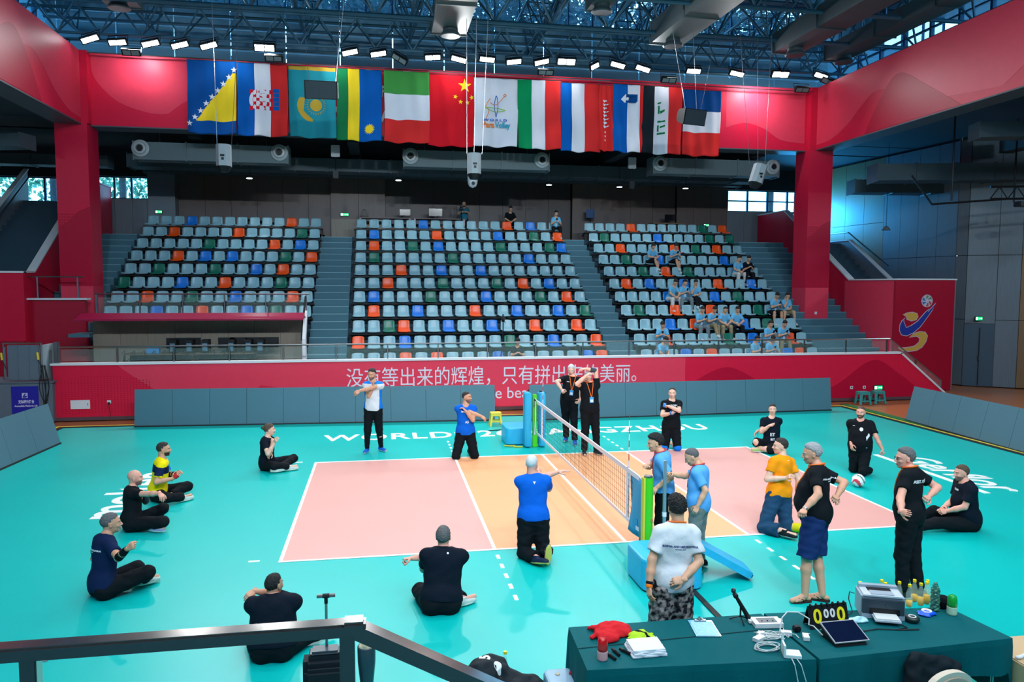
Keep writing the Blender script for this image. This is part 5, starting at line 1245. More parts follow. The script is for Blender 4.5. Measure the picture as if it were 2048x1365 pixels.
    cf = V[Q].mean(1)-P; uu = cf@r/k; vv_ = cf@up_/T; ff = cf@f
    if L.get('pattern'): mi = L['pattern'](uu, vv_, ff, (V[Q].mean(1)), g)
    top_o = np_obj(L.get('top', 'shirt'), V, Q, tops, t, mi)
    bvh = BVHTree.FromPolygons([tuple(x) for x in V], [tuple(x) for x in Q.tolist()]) if (L.get('text') or L.get('lanyard') or L.get('logos')) else None
    def decal(nm, VF, m_, u0, v0, side, size):
        """lettering laid on the shirt; side=-1 back, 1 front"""
        Vt, Ft = VF; o0 = P+up_*(v0*T)+r*u0; rr = r*(1 if side < 0 else -1); out = []
        for p in Vt:
            q = o0+rr*p[0]*size+up_*p[1]*size+f*side*.6; hit = bvh.ray_cast(Vector(q), Vector(-f*side))
            out.append(tuple(Vector(hit[0])+Vector(f*side)*(.004+p[2]*size)) if hit[0] else tuple(q-f*side*.45))
        return link_mesh(nm, out, Ft, m_, top_o)
    for tx in L.get('text', []):
        VF = text_mesh(tx[0], size=1, ext=.02, bold=.03, ax=(1, 0, 0), ay=(0, 1, 0), align='CENTER')
        decal('print_lettering', VF, tx[5] if len(tx) > 5 else mat('print_white', (225, 228, 232), .6, var=0), tx[1], tx[2], tx[3], tx[4])
    for lg_ in L.get('logos', []):
        pts_ = lg_[0]; n_ = len(pts_); VF = ([Vector((0, 0, 0.02))]+[Vector((a, b_, .02)) for a, b_ in pts_], [(0, 1+i, 1+(i+1) % n_) for i in range(n_)])
        decal('print_logo', VF, lg_[5], lg_[1], lg_[2], lg_[3], lg_[4])
    # ---- collar, lanyard and badge
    if L.get('collar'):
        q = MB(); ring = [N+f*.02+r*.078*k*math.cos(a)+f*(.078*k*math.sin(a))+up_*(.0+.018*(-math.sin(a))) for a in [2*PI*i/20 for i in range(20)]]
        q.tube(ring, .014, 6, closed=True); q.build('collar', tops[0], t, smooth=True)
    if L.get('lanyard'):
        lc = L['lanyard']; lm = mat('lanyard_'+lc, {'orange': (235, 110, 30), 'red': (200, 60, 60)}[lc], .6, var=0); bt = L.get('badge_v', .42)
        MB().tube([N+f*.018+r*.086*k*math.cos(a)+f*(.082*k*math.sin(a))+up_*(.022-.02*math.sin(a)) for a in [2*PI*i/20 for i in range(20)]], .011, 5, closed=True).build('lanyard', lm, t)
        for s_ in (-1, 1):
            pts_ = []
            for i in range(12):
                u = i/11; a = PI*.5*u
                if u < .45:
                    an = -PI/2+s_*PI*.9*(u/.45)*.62; p = N+f*.015+r*.09*k*math.sin(s_*PI*.75*(u/.45))*1.0-f*.085*k*math.cos(PI*.75*(u/.45))+up_*(.02-.035*(u/.45))
                else:
                    w_ = (u-.45)/.55; q0 = N+f*.075+r*s_*.064*k-up_*.015; q1 = P+up_*bt*T+f*.3; p = q0*(1-w_)+np.array(q1)*w_
                    o_ = p+f*.5; h_ = bvh.ray_cast(Vector(o_), Vector(-f)); p = np.array(h_[0])+f*.008 if h_[0] else p
                pts_.append(p)
            MB().tube(pts_, .008, 5).build('lanyard', lm, t)
        if L.get('badge', True):
            o_ = P+up_*(bt-.06)*T+f*.6; h_ = bvh.ray_cast(Vector(o_), Vector(-f)); c_ = Vector(h_[0]) if h_[0] else Vector(o_)
            fv_, rv_, uv_ = Vector(f), Vector(r), Vector(up_)
            MB().obb(c_+fv_*.014, rv_*.045, uv_*.062, fv_*.004).build('badge', mat('badge_blue', (60, 160, 225), .4, var=0), t)
            MB().obb(c_+fv_*.019-uv_*.02, rv_*.032, uv_*.028, fv_*.001).build('badge_photo', mat('badge_white', (215, 228, 235), .4, var=0), t)
    # ---- shoes
    for s_ in 'LR':
        if L.get('stump'+s_) or L.get('noshoes'): continue
        Fd = nrm(g['F'+s_]-g['A'+s_]+1e-6); a_ = g['A'+s_]; sh = L.get('shoe', 'sneaker')
        fw = nrm(g['F'+s_]-a_); 
        up2 = np.array(L.get('shoeup'+s_, (0, 0, 1.0)), float)
        fwd_ = nrm(fw-up2*np.dot(fw, up2)*(.9 if abs(np.dot(fw, up2)) < .9 else 0)); sx, sy, sz = frame_up(fwd_, up2)
        As = np.array([sx, sy, sz])
        if sh == 'flipflop':
            bz = a_*1.0; bz[2] = L.get('zb', 0)+.014
            poly = [(.0, -.09), (.03, -.08), (.038, -.03), (.036, .03), (.046, .1), (.043, .15), (.02, .185), (-.015, .18), (-.04, .14), (-.042, .08), (-.034, .02), (-.038, -.04), (-.028, -.08)]
            MB().prism(poly, bz-np.array([0, 0, .014]), sx, sy, (0, 0, 1), .022).build('flip_flop', cloth_m('brown_rubber', (62, 40, 38)), t)
            F = Field(bz-np.array([.26, .26, .02]), bz+np.array([.26, .26, .16]), .006)
            F.cone(a_, bz+sy*.09+sz*.03, .036, .034, .02); F.ell(bz+sy*.07+sz*.028, As, (.042, .08, .024), .02); F.ell(bz-sy*.045+sz*.032, As, (.03, .04, .03), .02)
            for i in range(5): F.cone(bz+sy*.12+sx*(.028-.016*i)*(1 if s_ == 'L' else -1)+sz*.022, bz+sy*(.178-.012*i)+sx*(.031-.0165*i)*(1 if s_ == 'L' else -1)+sz*.017, .011, .0095-.0005*i, .004)
            V, Q = F.mesh(); np_obj('foot', V, Q, sk, t)
            q = MB()
            for e_ in (-1, 1): q.tube([bz+sy*.12+sz*.03, bz+sy*.09+sx*e_*.025+sz*.056, bz+sy*.04+sx*e_*.042+sz*.035, bz+sy*.02+sx*e_*.04+sz*.008], .006, 5)
            q.build('thong_strap', cloth_m('brown_rubber', (62, 40, 38)), t); continue
        c0 = a_-sz*.035
        F = Field(c0-.26, c0+.26, .008 if fine else .014)
        F.ell(c0+sy*.05, As, (.046, .145, .042), .02); F.ell(c0-sy*.035+sz*.012, As, (.042, .058, .05), .025); F.ell(c0+sy*.135-sz*.008, As, (.046, .055, .032), .02)
        F.cone(c0, a_+sz*.03, .042, .044, .02, cap=True)
        F.ell(c0+sy*.05-sz*.028, As, (.05, .155, .02), .004)
        F.plane(c0-sz*.042, -sz)
        V, Q = F.mesh(); dz = (V[Q].mean(1)-c0)@sz; mi = (dz < -.022).astype(int); fs = (V[Q].mean(1)-c0)@sy; mi[(dz > .0) & (np.abs(fs-.06) < .018) & (dz > .0)] = 1 if L.get('shoe_stripe') else 0
        um, sm_ = L.get('shoe_m', (cloth_m('shoe_dark', (40, 44, 50), .6), mat('sole_white', (220, 222, 225), .6, var=0)))
        zmin = V[:, 2].min(); V[:, 2] += max(0, L.get('zb', 0)+.002-zmin)
        np_obj('shoe', V, Q, [um, sm_], t, mi)
    for ex in L.get('extra', []): ex(t, g, dict(P=P, N=N, f=f, r=r, up=up_, T=T, k=k, C=Cc, hx=hx, hy=hy, hz=hzz, hs=hs))
    return t
POSES = {
 'white_far': {'P': (1.245, 6.655, 1.049), 'N': (1.253, 6.655, 1.653), 'C': (1.222, 6.674, 1.813), 'SR': (1.056, 6.697, 1.597), 'SL': (1.448, 6.614, 1.591), 'HR': (1.149, 6.675, 1.011), 'HL': (1.34, 6.635, 1.008), 'EL': (1.214, 6.41, 1.541), 'WL': (0.95, 6.395, 1.481), 'TL': (0.808, 6.334, 1.381), 'AL': (1.412, 6.919, 0.09), 'KL': (1.371, 6.75, 0.54), 'FL': (1.512, 6.779, 0.04), 'ER': (1.149, 6.553, 1.333), 'WR': (1.276, 6.585, 1.57), 'TR': (1.251, 6.471, 1.713), 'AR': (1.092, 6.812, 0.09), 'KR': (1.114, 6.716, 0.541), 'FR': (1.042, 6.652, 0.04), 'f': (-0.208, -0.978, 0.003), 'hf': (-0.413, -0.887, -0.208), '_': (1.95, 0, 0)},
 'blue_kneel_far': {'P': (3.26, 5.984, 0.557), 'N': (3.269, 5.984, 1.175), 'C': (3.293, 6.007, 1.345), 'SR': (3.068, 5.991, 1.119), 'SL': (3.469, 5.977, 1.112), 'HR': (3.162, 5.987, 0.518), 'HL': (3.357, 5.98, 0.515), 'EL': (3.406, 5.796, 0.863), 'WL': (3.247, 5.849, 1.076), 'TL': (3.122, 5.883, 1.207), 'KL': (3.444, 5.83, 0.07), 'AL': (3.394, 6.23, 0.1), 'FL': (3.394, 6.36, 0.14), 'ER': (3.347, 5.874, 1.031), 'WR': (3.596, 5.824, 0.94), 'TR': (3.74, 5.783, 0.832), 'KR': (3.037, 5.834, 0.07), 'AR': (3.067, 6.234, 0.1), 'FR': (3.087, 6.364, 0.14), 'f': (-0.035, -0.999, 0.001), 'hf': (0.819, -0.574, 0), '_': (1.95, 0, 0)},
 'ref_back': {'P': (5.95, 7.256, 1.024), 'N': (6.02, 7.256, 1.613), 'C': (5.996, 7.281, 1.771), 'SR': (5.828, 7.283, 1.576), 'SL': (6.199, 7.23, 1.532), 'HR': (5.85, 7.27, 0.995), 'HL': (6.04, 7.243, 0.973), 'EL': (6.266, 7.368, 1.261), 'WL': (6.197, 7.245, 1.033), 'TL': (6.101, 7.099, 0.982), 'AL': (6.005, 6.905, 0.09), 'KL': (6.018, 7.041, 0.522), 'FL': (5.975, 6.745, 0.04), 'ER': (5.593, 7.089, 1.51), 'WR': (5.679, 6.913, 1.327), 'TR': (5.694, 6.741, 1.268), 'AR': (5.9, 7.342, 0.09), 'KR': (5.871, 7.277, 0.534), 'FR': (5.82, 7.192, 0.04), 'f': (-0.139, -0.99, 0.017), 'hf': (-0.325, -0.894, -0.309), '_': (1.93, 0, 0)},
 'ref_front': {'P': (6.05, 5.781, 1.047), 'N': (6.038, 5.831, 1.649), 'C': (6.016, 5.851, 1.758), 'SR': (5.839, 5.825, 1.585), 'SL': (6.24, 5.826, 1.593), 'HR': (5.953, 5.777, 1.005), 'HL': (6.148, 5.777, 1.009), 'EL': (6.213, 5.869, 1.903), 'WL': (5.952, 5.82, 1.955), 'TL': (5.781, 5.75, 1.965), 'AL': (6.222, 5.754, 0.09), 'KL': (6.186, 5.735, 0.54), 'FL': (6.322, 5.614, 0.04), 'ER': (5.689, 5.557, 1.651), 'WR': (5.887, 5.523, 1.833), 'TR': (6.034, 5.493, 1.94), 'AR': (5.938, 5.799, 0.09), 'KR': (5.946, 5.759, 0.538), 'FR': (5.908, 5.629, 0.04), 'f': (0, -0.997, 0.083), 'hf': (0, -0.906, -0.423), '_': (1.95, 0, 0)},
 'black_kneel_far': {'P': (8.085, 6.008, 0.553), 'N': (8.085, 6.008, 1.167), 'C': (8.102, 6.025, 1.326), 'SR': (7.884, 6.018, 1.108), 'SL': (8.285, 5.997, 1.108), 'HR': (7.988, 6.013, 0.513), 'HL': (8.182, 6.002, 0.513), 'EL': (8.165, 5.749, 0.956), 'WL': (7.937, 5.855, 1.055), 'TL': (7.77, 5.925, 1.09), 'KL': (8.185, 5.852, 0.07), 'AL': (8.185, 6.252, 0.1), 'FL': (8.185, 6.382, 0.14), 'ER': (7.808, 5.866, 0.844), 'WR': (7.904, 5.624, 0.921), 'TR': (7.926, 5.454, 0.986), 'KR': (7.934, 5.983, 0.07), 'AR': (7.934, 6.383, 0.1), 'FR': (7.934, 6.513, 0.14), 'f': (-0.052, -0.999, -0), 'hf': (-0.423, -0.906, 0), '_': (1.95, 0, 0)},
 'sit_far_right': {'P': (10.36, 5.523, 0.14), 'N': (10.39, 5.623, 0.766), 'C': (10.421, 5.638, 0.944), 'SR': (10.199, 5.682, 0.706), 'SL': (10.576, 5.545, 0.709), 'HR': (10.266, 5.55, 0.1), 'HL': (10.45, 5.483, 0.101), 'EL': (10.339, 5.638, 0.525), 'WL': (10.108, 5.739, 0.426), 'TL': (9.997, 5.765, 0.281), 'KL': (10.131, 5.143, 0.12), 'AL': (9.977, 5.378, 0.1), 'FL': (9.817, 5.408, 0.09), 'ER': (10.105, 5.535, 0.444), 'WR': (10.2, 5.357, 0.624), 'TR': (10.212, 5.183, 0.686), 'KR': (9.913, 5.429, 0.24), 'AR': (10.019, 5.395, 0.1), 'FR': (10.119, 5.275, 0.08), 'f': (-0.337, -0.927, 0.164), 'hf': (-0.468, -0.88, 0.087), '_': (1.95, 0, 0)},
 'black_kneel_right': {'P': (11.08, 3.285, 0.523), 'N': (11.064, 3.285, 1.1), 'C': (11.078, 3.304, 1.254), 'SR': (10.907, 3.396, 1.038), 'SL': (11.225, 3.173, 1.047), 'HR': (11.004, 3.339, 0.481), 'HL': (11.159, 3.231, 0.485), 'EL': (11.236, 3.005, 0.793), 'WL': (11.305, 2.897, 0.564), 'TL': (11.336, 2.833, 0.4), 'KL': (10.988, 3.029, 0.09), 'AL': (11.228, 3.149, 0.09), 'FL': (11.348, 3.199, 0.09), 'ER': (11.017, 3.479, 0.766), 'WR': (10.885, 3.304, 0.623), 'TR': (10.803, 3.158, 0.56), 'KR': (10.986, 3.343, 0.08), 'AR': (11.236, 3.643, 0.08), 'FR': (11.316, 3.743, 0.08), 'f': (-0.574, -0.819, -0.016), 'hf': (-0.707, -0.707, 0), '_': (1.89, 0, 0)},
 'orange': {'P': (7.6, 0.271, 0.538), 'N': (7.668, 0.321, 1.134), 'C': (7.652, 0.366, 1.294), 'SR': (7.85, 0.376, 1.048), 'SL': (7.472, 0.255, 1.101), 'HR': (7.688, 0.297, 0.486), 'HL': (7.503, 0.238, 0.512), 'EL': (7.368, 0.228, 0.806), 'WL': (7.601, 0.099, 0.855), 'TL': (7.635, -0.058, 0.946), 'KL': (7.259, 0.089, 0.08), 'AL': (7.439, -0.211, 0.11), 'FL': (7.539, -0.331, 0.09), 'ER': (7.919, 0.254, 0.767), 'WR': (7.875, 0.197, 0.506), 'TR': (7.827, 0.169, 0.331), 'KR': (7.628, 0.091, 0.08), 'AR': (7.878, -0.169, 0.11), 'FR': (8.008, -0.269, 0.11), 'f': (-0.309, 0.95, -0.045), 'hf': (-0.966, 0.259, 0), '_': (1.95, 0, 0)},
 'coach_shorts': {'P': (6.675, -2.227, 1.024), 'N': (6.72, -2.177, 1.613), 'C': (6.669, -2.111, 1.759), 'SR': (6.842, -2.031, 1.532), 'SL': (6.588, -2.334, 1.577), 'HR': (6.734, -2.157, 0.973), 'HL': (6.61, -2.304, 0.995), 'EL': (6.499, -2.548, 1.37), 'WL': (6.288, -2.611, 1.217), 'TL': (6.171, -2.745, 1.177), 'AL': (6.462, -2.397, 0.09), 'KL': (6.512, -2.332, 0.534), 'FL': (6.292, -2.397, 0.03), 'ER': (7.058, -2.215, 1.404), 'WR': (6.869, -2.357, 1.278), 'TR': (6.739, -2.485, 1.275), 'AR': (6.693, -2.399, 0.09), 'KR': (6.69, -2.261, 0.523), 'FR': (6.563, -2.309, 0.03), 'f': (-0.766, 0.643, 0.003), 'hf': (-0.942, 0.306, -0.139), '_': (1.93, 0, 0)},
 'coach_trousers': {'P': (7.84, -2.399, 1.007), 'N': (7.857, -2.369, 1.587), 'C': (7.811, -2.303, 1.704), 'SR': (8.015, -2.26, 1.518), 'SL': (7.696, -2.484, 1.539), 'HR': (7.917, -2.347, 0.962), 'HL': (7.761, -2.455, 0.972), 'EL': (7.553, -2.591, 1.291), 'WL': (7.419, -2.795, 1.19), 'TL': (7.405, -2.971, 1.225), 'AL': (7.705, -2.501, 0.09), 'KL': (7.715, -2.454, 0.522), 'FL': (7.575, -2.401, 0.04), 'ER': (8.227, -2.38, 1.332), 'WR': (8.004, -2.5, 1.258), 'TR': (7.86, -2.606, 1.267), 'AR': (7.934, -2.488, 0.09), 'KR': (7.909, -2.394, 0.517), 'FR': (7.834, -2.358, 0.04), 'f': (-0.573, 0.819, -0.025), 'hf': (-0.977, 0.208, -0.052), '_': (1.9, 0, 0)},
 'sit_right': {'P': (10.555, -0.245, 0.14), 'N': (10.474, -0.245, 0.767), 'C': (10.448, -0.189, 0.886), 'SR': (10.523, -0.049, 0.713), 'SL': (10.441, -0.441, 0.703), 'HR': (10.58, -0.15, 0.103), 'HL': (10.54, -0.341, 0.098), 'EL': (10.32, -0.433, 0.413), 'WL': (10.112, -0.292, 0.313), 'TL': (9.934, -0.34, 0.319), 'KL': (9.917, -0.357, 0.16), 'AL': (9.577, -0.332, 0.1), 'FL': (9.477, -0.332, 0.22), 'ER': (10.427, -0.067, 0.415), 'WR': (10.185, -0.139, 0.318), 'TR': (10.028, -0.234, 0.336), 'KR': (10.083, -0.075, 0.25), 'AR': (9.933, 0.088, 0.1), 'FR': (9.833, 0.088, 0.22), 'f': (-0.971, 0.206, -0.125), 'hf': (-0.992, 0.087, -0.087), '_': (1.95, 0, 0)},
 'sit_far_left': {'P': (-0.93, 5.524, 0.14), 'N': (-0.906, 5.524, 0.675), 'C': (-0.864, 5.558, 0.828), 'SR': (-0.957, 5.341, 0.621), 'SL': (-0.859, 5.707, 0.616), 'HR': (-0.956, 5.435, 0.101), 'HL': (-0.908, 5.613, 0.099), 'EL': (-0.775, 5.422, 0.618), 'WL': (-0.9, 5.357, 0.404), 'TL': (-0.986, 5.312, 0.259), 'KL': (-0.409, 5.759, 0.16), 'AL': (-0.621, 5.22, 0.1), 'FL': (-0.781, 5.17, 0.08), 'ER': (-0.849, 5.173, 0.401), 'WR': (-0.726, 5.233, 0.617), 'TR': (-0.654, 5.139, 0.744), 'KR': (-0.735, 5.182, 0.15), 'AR': (-0.455, 5.322, 0.09), 'FR': (-0.315, 5.372, 0.09), 'f': (0.965, -0.259, -0.044), 'hf': (0.985, 0.174, 0), '_': (1.84, 0, 0)},
 'yellow': {'P': (-2.52, 3.541, 0.14), 'N': (-2.417, 3.541, 0.739), 'C': (-2.397, 3.579, 0.896), 'SR': (-2.377, 3.347, 0.671), 'SL': (-2.478, 3.735, 0.689), 'HR': (-2.502, 3.447, 0.096), 'HL': (-2.551, 3.635, 0.105), 'EL': (-2.353, 3.698, 0.403), 'WL': (-2.161, 3.517, 0.464), 'TL': (-2.033, 3.424, 0.558), 'KL': (-2.053, 3.739, 0.17), 'AL': (-2.261, 3.462, 0.1), 'FL': (-2.411, 3.412, 0.08), 'ER': (-2.441, 3.212, 0.395), 'WR': (-2.184, 3.288, 0.432), 'TR': (-2.041, 3.295, 0.548), 'KR': (-2.248, 3.12, 0.14), 'AR': (-2.028, 3.32, 0.09), 'FR': (-1.928, 3.42, 0.09), 'f': (0.953, 0.255, -0.164), 'hf': (0.99, 0.139, 0), '_': (1.95, 0, 0)},
 'bald': {'P': (-2.44, 1.835, 0.14), 'N': (-2.421, 1.885, 0.667), 'C': (-2.387, 1.927, 0.801), 'SR': (-2.374, 1.7, 0.627), 'SL': (-2.472, 2.059, 0.596), 'HR': (-2.418, 1.743, 0.108), 'HL': (-2.465, 1.918, 0.093), 'EL': (-2.282, 2.053, 0.374), 'WL': (-2.254, 1.876, 0.552), 'TL': (-2.299, 1.73, 0.63), 'KL': (-1.983, 1.894, 0.3), 'AL': (-2.168, 2.051, 0.1), 'FL': (-2.068, 1.951, 0.08), 'ER': (-2.11, 1.574, 0.629), 'WR': (-1.897, 1.443, 0.661), 'TR': (-1.812, 1.318, 0.58), 'KR': (-1.907, 1.593, 0.18), 'AR': (-2.056, 1.64, 0.1), 'FR': (-1.896, 1.58, 0.08), 'f': (0.964, 0.258, -0.059), 'hf': (0.996, 0.087, 0), '_': (1.82, 0, 0)},
 'navy': {'P': (-1.975, -0.82, 0.14), 'N': (-1.944, -0.74, 0.739), 'C': (-1.891, -0.683, 0.873), 'SR': (-1.83, -0.911, 0.696), 'SL': (-2.063, -0.585, 0.665), 'HR': (-1.921, -0.905, 0.108), 'HL': (-2.034, -0.746, 0.093), 'EL': (-2.159, -0.507, 0.376), 'WL': (-2.048, -0.274, 0.295), 'TL': (-2.061, -0.092, 0.271), 'KL': (-1.653, -0.546, 0.24), 'AL': (-1.635, -0.498, 0.1), 'FL': (-1.515, -0.398, 0.08), 'ER': (-1.667, -1.158, 0.593), 'WR': (-1.512, -1.314, 0.751), 'TR': (-1.37, -1.388, 0.841), 'KR': (-1.472, -0.733, 0.24), 'AR': (-1.561, -0.562, 0.1), 'FR': (-1.441, -0.462, 0.08), 'f': (0.813, 0.57, -0.119), 'hf': (0.951, 0.309, 0), '_': (1.95, 0, 0)},
 'back_left': {'P': (0.3, -2.777, 0.14), 'N': (0.297, -2.627, 0.598), 'C': (0.302, -2.585, 0.704), 'SR': (0.481, -2.649, 0.551), 'SL': (0.114, -2.638, 0.545), 'HR': (0.385, -2.792, 0.103), 'HL': (0.215, -2.787, 0.101), 'EL': (0.104, -2.451, 0.345), 'WL': (0.186, -2.239, 0.41), 'TL': (0.196, -2.079, 0.404), 'KL': (0.058, -2.388, 0.1), 'AL': (0.33, -2.341, 0.1), 'FL': (0.45, -2.241, 0.1), 'ER': (0.289, -2.453, 0.551), 'WR': (0.085, -2.542, 0.631), 'TR': (-0.001, -2.67, 0.587), 'KR': (0.593, -2.567, 0.1), 'AR': (0.762, -2.487, 0.1), 'FR': (0.882, -2.387, 0.08), 'f': (0.033, 0.95, -0.311), 'hf': (0.574, 0.819, 0), '_': (1.7, 0, 0)},
 'back_mid': {'P': (2.09, -1.943, 0.14), 'N': (2.147, -1.793, 0.706), 'C': (2.137, -1.749, 0.832), 'SR': (2.34, -1.8, 0.627), 'SL': (1.942, -1.816, 0.671), 'HR': (2.183, -1.949, 0.091), 'HL': (1.989, -1.957, 0.112), 'EL': (1.904, -1.638, 0.415), 'WL': (1.985, -1.748, 0.648), 'TL': (1.988, -1.856, 0.798), 'KL': (1.862, -1.515, 0.1), 'AL': (2.094, -1.553, 0.09), 'FL': (2.244, -1.503, 0.09), 'ER': (2.027, -1.789, 0.604), 'WR': (1.756, -1.78, 0.606), 'TR': (1.572, -1.782, 0.594), 'KR': (2.271, -1.677, 0.1), 'AR': (2.357, -1.828, 0.09), 'FR': (2.507, -1.748, 0.08), 'f': (-0.068, 0.966, -0.249), 'hf': (0.208, 0.978, 0), '_': (1.95, 0, 0)},
 'blue_kneel_near': {'P': (3.52, -0.326, 0.549), 'N': (3.52, -0.276, 1.158), 'C': (3.514, -0.237, 1.313), 'SR': (3.721, -0.291, 1.1), 'SL': (3.32, -0.27, 1.098), 'HR': (3.617, -0.334, 0.51), 'HL': (3.423, -0.324, 0.509), 'EL': (3.632, -0.235, 1.096), 'WL': (3.885, -0.272, 1.186), 'TL': (4.062, -0.308, 1.222), 'KL': (3.376, -0.373, 0.08), 'AL': (3.496, -0.693, 0.11), 'FL': (3.596, -0.813, 0.09), 'ER': (3.796, -0.068, 0.892), 'WR': (3.674, 0.042, 1.108), 'TR': (3.733, 0.207, 1.165), 'KR': (3.649, -0.38, 0.08), 'AR': (3.649, -0.68, 0.2), 'FR': (3.639, -0.71, 0.03), 'f': (0.052, 0.995, -0.082), 'hf': (0.5, 0.866, 0), '_': (1.95, 0, 0)},
 'ref_blue_left': {'P': (5.35, -0.588, 0.943), 'N': (5.307, -0.588, 1.486), 'C': (5.225, -0.529, 1.613), 'SR': (5.402, -0.429, 1.439), 'SL': (5.22, -0.746, 1.425), 'HR': (5.397, -0.511, 0.907), 'HL': (5.309, -0.665, 0.9), 'EL': (5.337, -0.859, 1.188), 'WL': (5.14, -0.825, 1.044), 'TL': (5.03, -0.948, 1.01), 'AL': (5.284, -0.708, 0.09), 'KL': (5.27, -0.672, 0.487), 'FL': (5.134, -0.658, 0.04), 'ER': (5.194, -0.406, 1.243), 'WR': (5.056, -0.602, 1.301), 'TR': (4.994, -0.743, 1.368), 'AR': (5.422, -0.467, 0.09), 'KR': (5.384, -0.474, 0.49), 'FR': (5.272, -0.417, 0.04), 'f': (-0.864, 0.499, -0.069), 'hf': (-0.981, 0.086, -0.174), '_': (1.78, 0, 0)},
 'ref_blue_right': {'P': (5.62, -1.174, 0.89), 'N': (5.641, -1.124, 1.403), 'C': (5.553, -1.057, 1.521), 'SR': (5.75, -0.998, 1.334), 'SL': (5.528, -1.261, 1.369), 'HR': (5.672, -1.115, 0.842), 'HL': (5.564, -1.242, 0.859), 'EL': (5.617, -1.37, 1.138), 'WL': (5.506, -1.387, 0.934), 'TL': (5.425, -1.397, 0.797), 'AL': (5.532, -1.28, 0.09), 'KL': (5.525, -1.242, 0.467), 'FL': (5.412, -1.18, 0.04), 'ER': (5.513, -0.929, 1.223), 'WR': (5.289, -0.97, 1.274), 'TR': (5.17, -1.06, 1.326), 'AR': (5.704, -1.076, 0.09), 'KR': (5.666, -1.076, 0.459), 'FR': (5.584, -0.976, 0.04), 'f': (-0.766, 0.642, -0.031), 'hf': (-0.824, 0.268, -0.5), '_': (1.68, 0, 0)},
 'boy': {'P': (4.205, -3.774, 0.954), 'N': (4.254, -3.744, 1.503), 'C': (4.264, -3.7, 1.657), 'SR': (4.433, -3.748, 1.432), 'SL': (4.064, -3.746, 1.465), 'HR': (4.291, -3.777, 0.906), 'HL': (4.112, -3.776, 0.922), 'EL': (3.973, -3.819, 1.199), 'WL': (3.918, -3.898, 0.968), 'TL': (3.906, -3.965, 0.812), 'AL': (4.062, -3.776, 0.09), 'KL': (4.086, -3.746, 0.498), 'FL': (4.062, -3.616, 0.04), 'ER': (4.439, -3.859, 1.164), 'WR': (4.228, -3.828, 1.034), 'TR': (4.069, -3.781, 0.999), 'AR': (4.341, -3.777, 0.09), 'KR': (4.317, -3.747, 0.49), 'FR': (4.341, -3.617, 0.04), 'f': (-0, 0.999, -0.055), 'hf': (0.087, 0.992, -0.087), '_': (1.8, 0, 0)},
}
# ------------------------------------------------------------------ the people on and around the court
ck = cloth_m('black', (17, 22, 27)); ck2 = cloth_m('black_soft', (22, 26, 30)); cnav = cloth_m('navy', (16, 34, 70)); cnav2 = cloth_m('dark_navy', (13, 23, 36)); cblu = cloth_m('royal_blue', (10, 96, 205)); cwh = cloth_m('white', (212, 217, 222))
cor = cloth_m('orange', (255, 150, 20)); cyl = cloth_m('yellow', (245, 222, 20)); cbl2 = cloth_m('bright_blue', (20, 120, 220)); clb = cloth_m('light_blue', (92, 168, 232)); cgr = cloth_m('grey_trousers', (120, 128, 124)); cdn = cloth_m('slate_blue', (30, 66, 96)); csh = cloth_m('navy_shorts', (24, 48, 98))
blue_shoe = (cloth_m('shoe_blue', (30, 100, 200), .5), mat('sole_white', (220, 222, 225), .6, var=0))
white_shoe = (cloth_m('shoe_white', (205, 210, 205), .5), mat('sole_pale', (225, 228, 215), .6, var=0))
lime_shoe = (cloth_m('shoe_lime', (150, 190, 110), .5), mat('sole_white', (220, 222, 225), .6, var=0))
gum_shoe = (cloth_m('shoe_navy', (28, 40, 66), .5), mat('sole_gum', (204, 190, 90), .6, var=0))
cam = cloth_m('patterned', (50, 44, 44))
_nt = cam.node_tree; _b = _nt.nodes['Principled BSDF']; _n = _nt.nodes.new('ShaderNodeTexNoise'); _n.inputs['Scale'].default_value = 22; _n.inputs['Detail'].default_value = 5
_r = _nt.nodes.new('ShaderNodeValToRGB'); _r.color_ramp.elements[0].position = .42; _r.color_ramp.elements[0].color = (.012, .012, .016, 1); _r.color_ramp.elements[1].position = .62; _r.color_ramp.elements[1].color = (.42, .36, .34, 1)
_nt.links.new(_nt.nodes['Texture Coordinate'].outputs['Object'], _n.inputs['Vector']); _nt.links.new(_n.outputs['Fac'], _r.inputs[0]); _nt.links.new(_r.outputs[0], _b.inputs['Base Color'])
bandage = mat('finger_tape_blue', (50, 130, 220), .6, var=0)
def ring_on(a, e, t_, rad, wd, m_, nm):
    def fn(t, g, d):
        p = g[a]*(1-t_)+g[e]*t_; v = nrm(g[e]-g[a]); MB().tube([p-v*wd/2, p-v*wd/4, p+v*wd/4, p+v*wd/2], [rad*.97, rad, rad, rad*.97], 14, cap=False).build(nm, m_, t, smooth=True)
    return fn
def knee_pad(s_, col=None, nm='knee_pad', rad=.088):
    def fn(t, g, d):
        K = g['K'+s_]; F = Field(K-.2, K+.2, .01); F.cone(K+(g['H'+s_]-K)*.16, K, rad*.98, rad, .02); F.cone(K, K+(g['A'+s_]-K)*.18, rad, rad*.9, .02); F.plane(K+(g['H'+s_]-K)*.2, nrm(g['H'+s_]-K)); F.plane(K+(g['A'+s_]-K)*.25, nrm(g['A'+s_]-K))
        V, Q = F.mesh(); np_obj(nm, V, Q, col or ck2, t)
    return fn
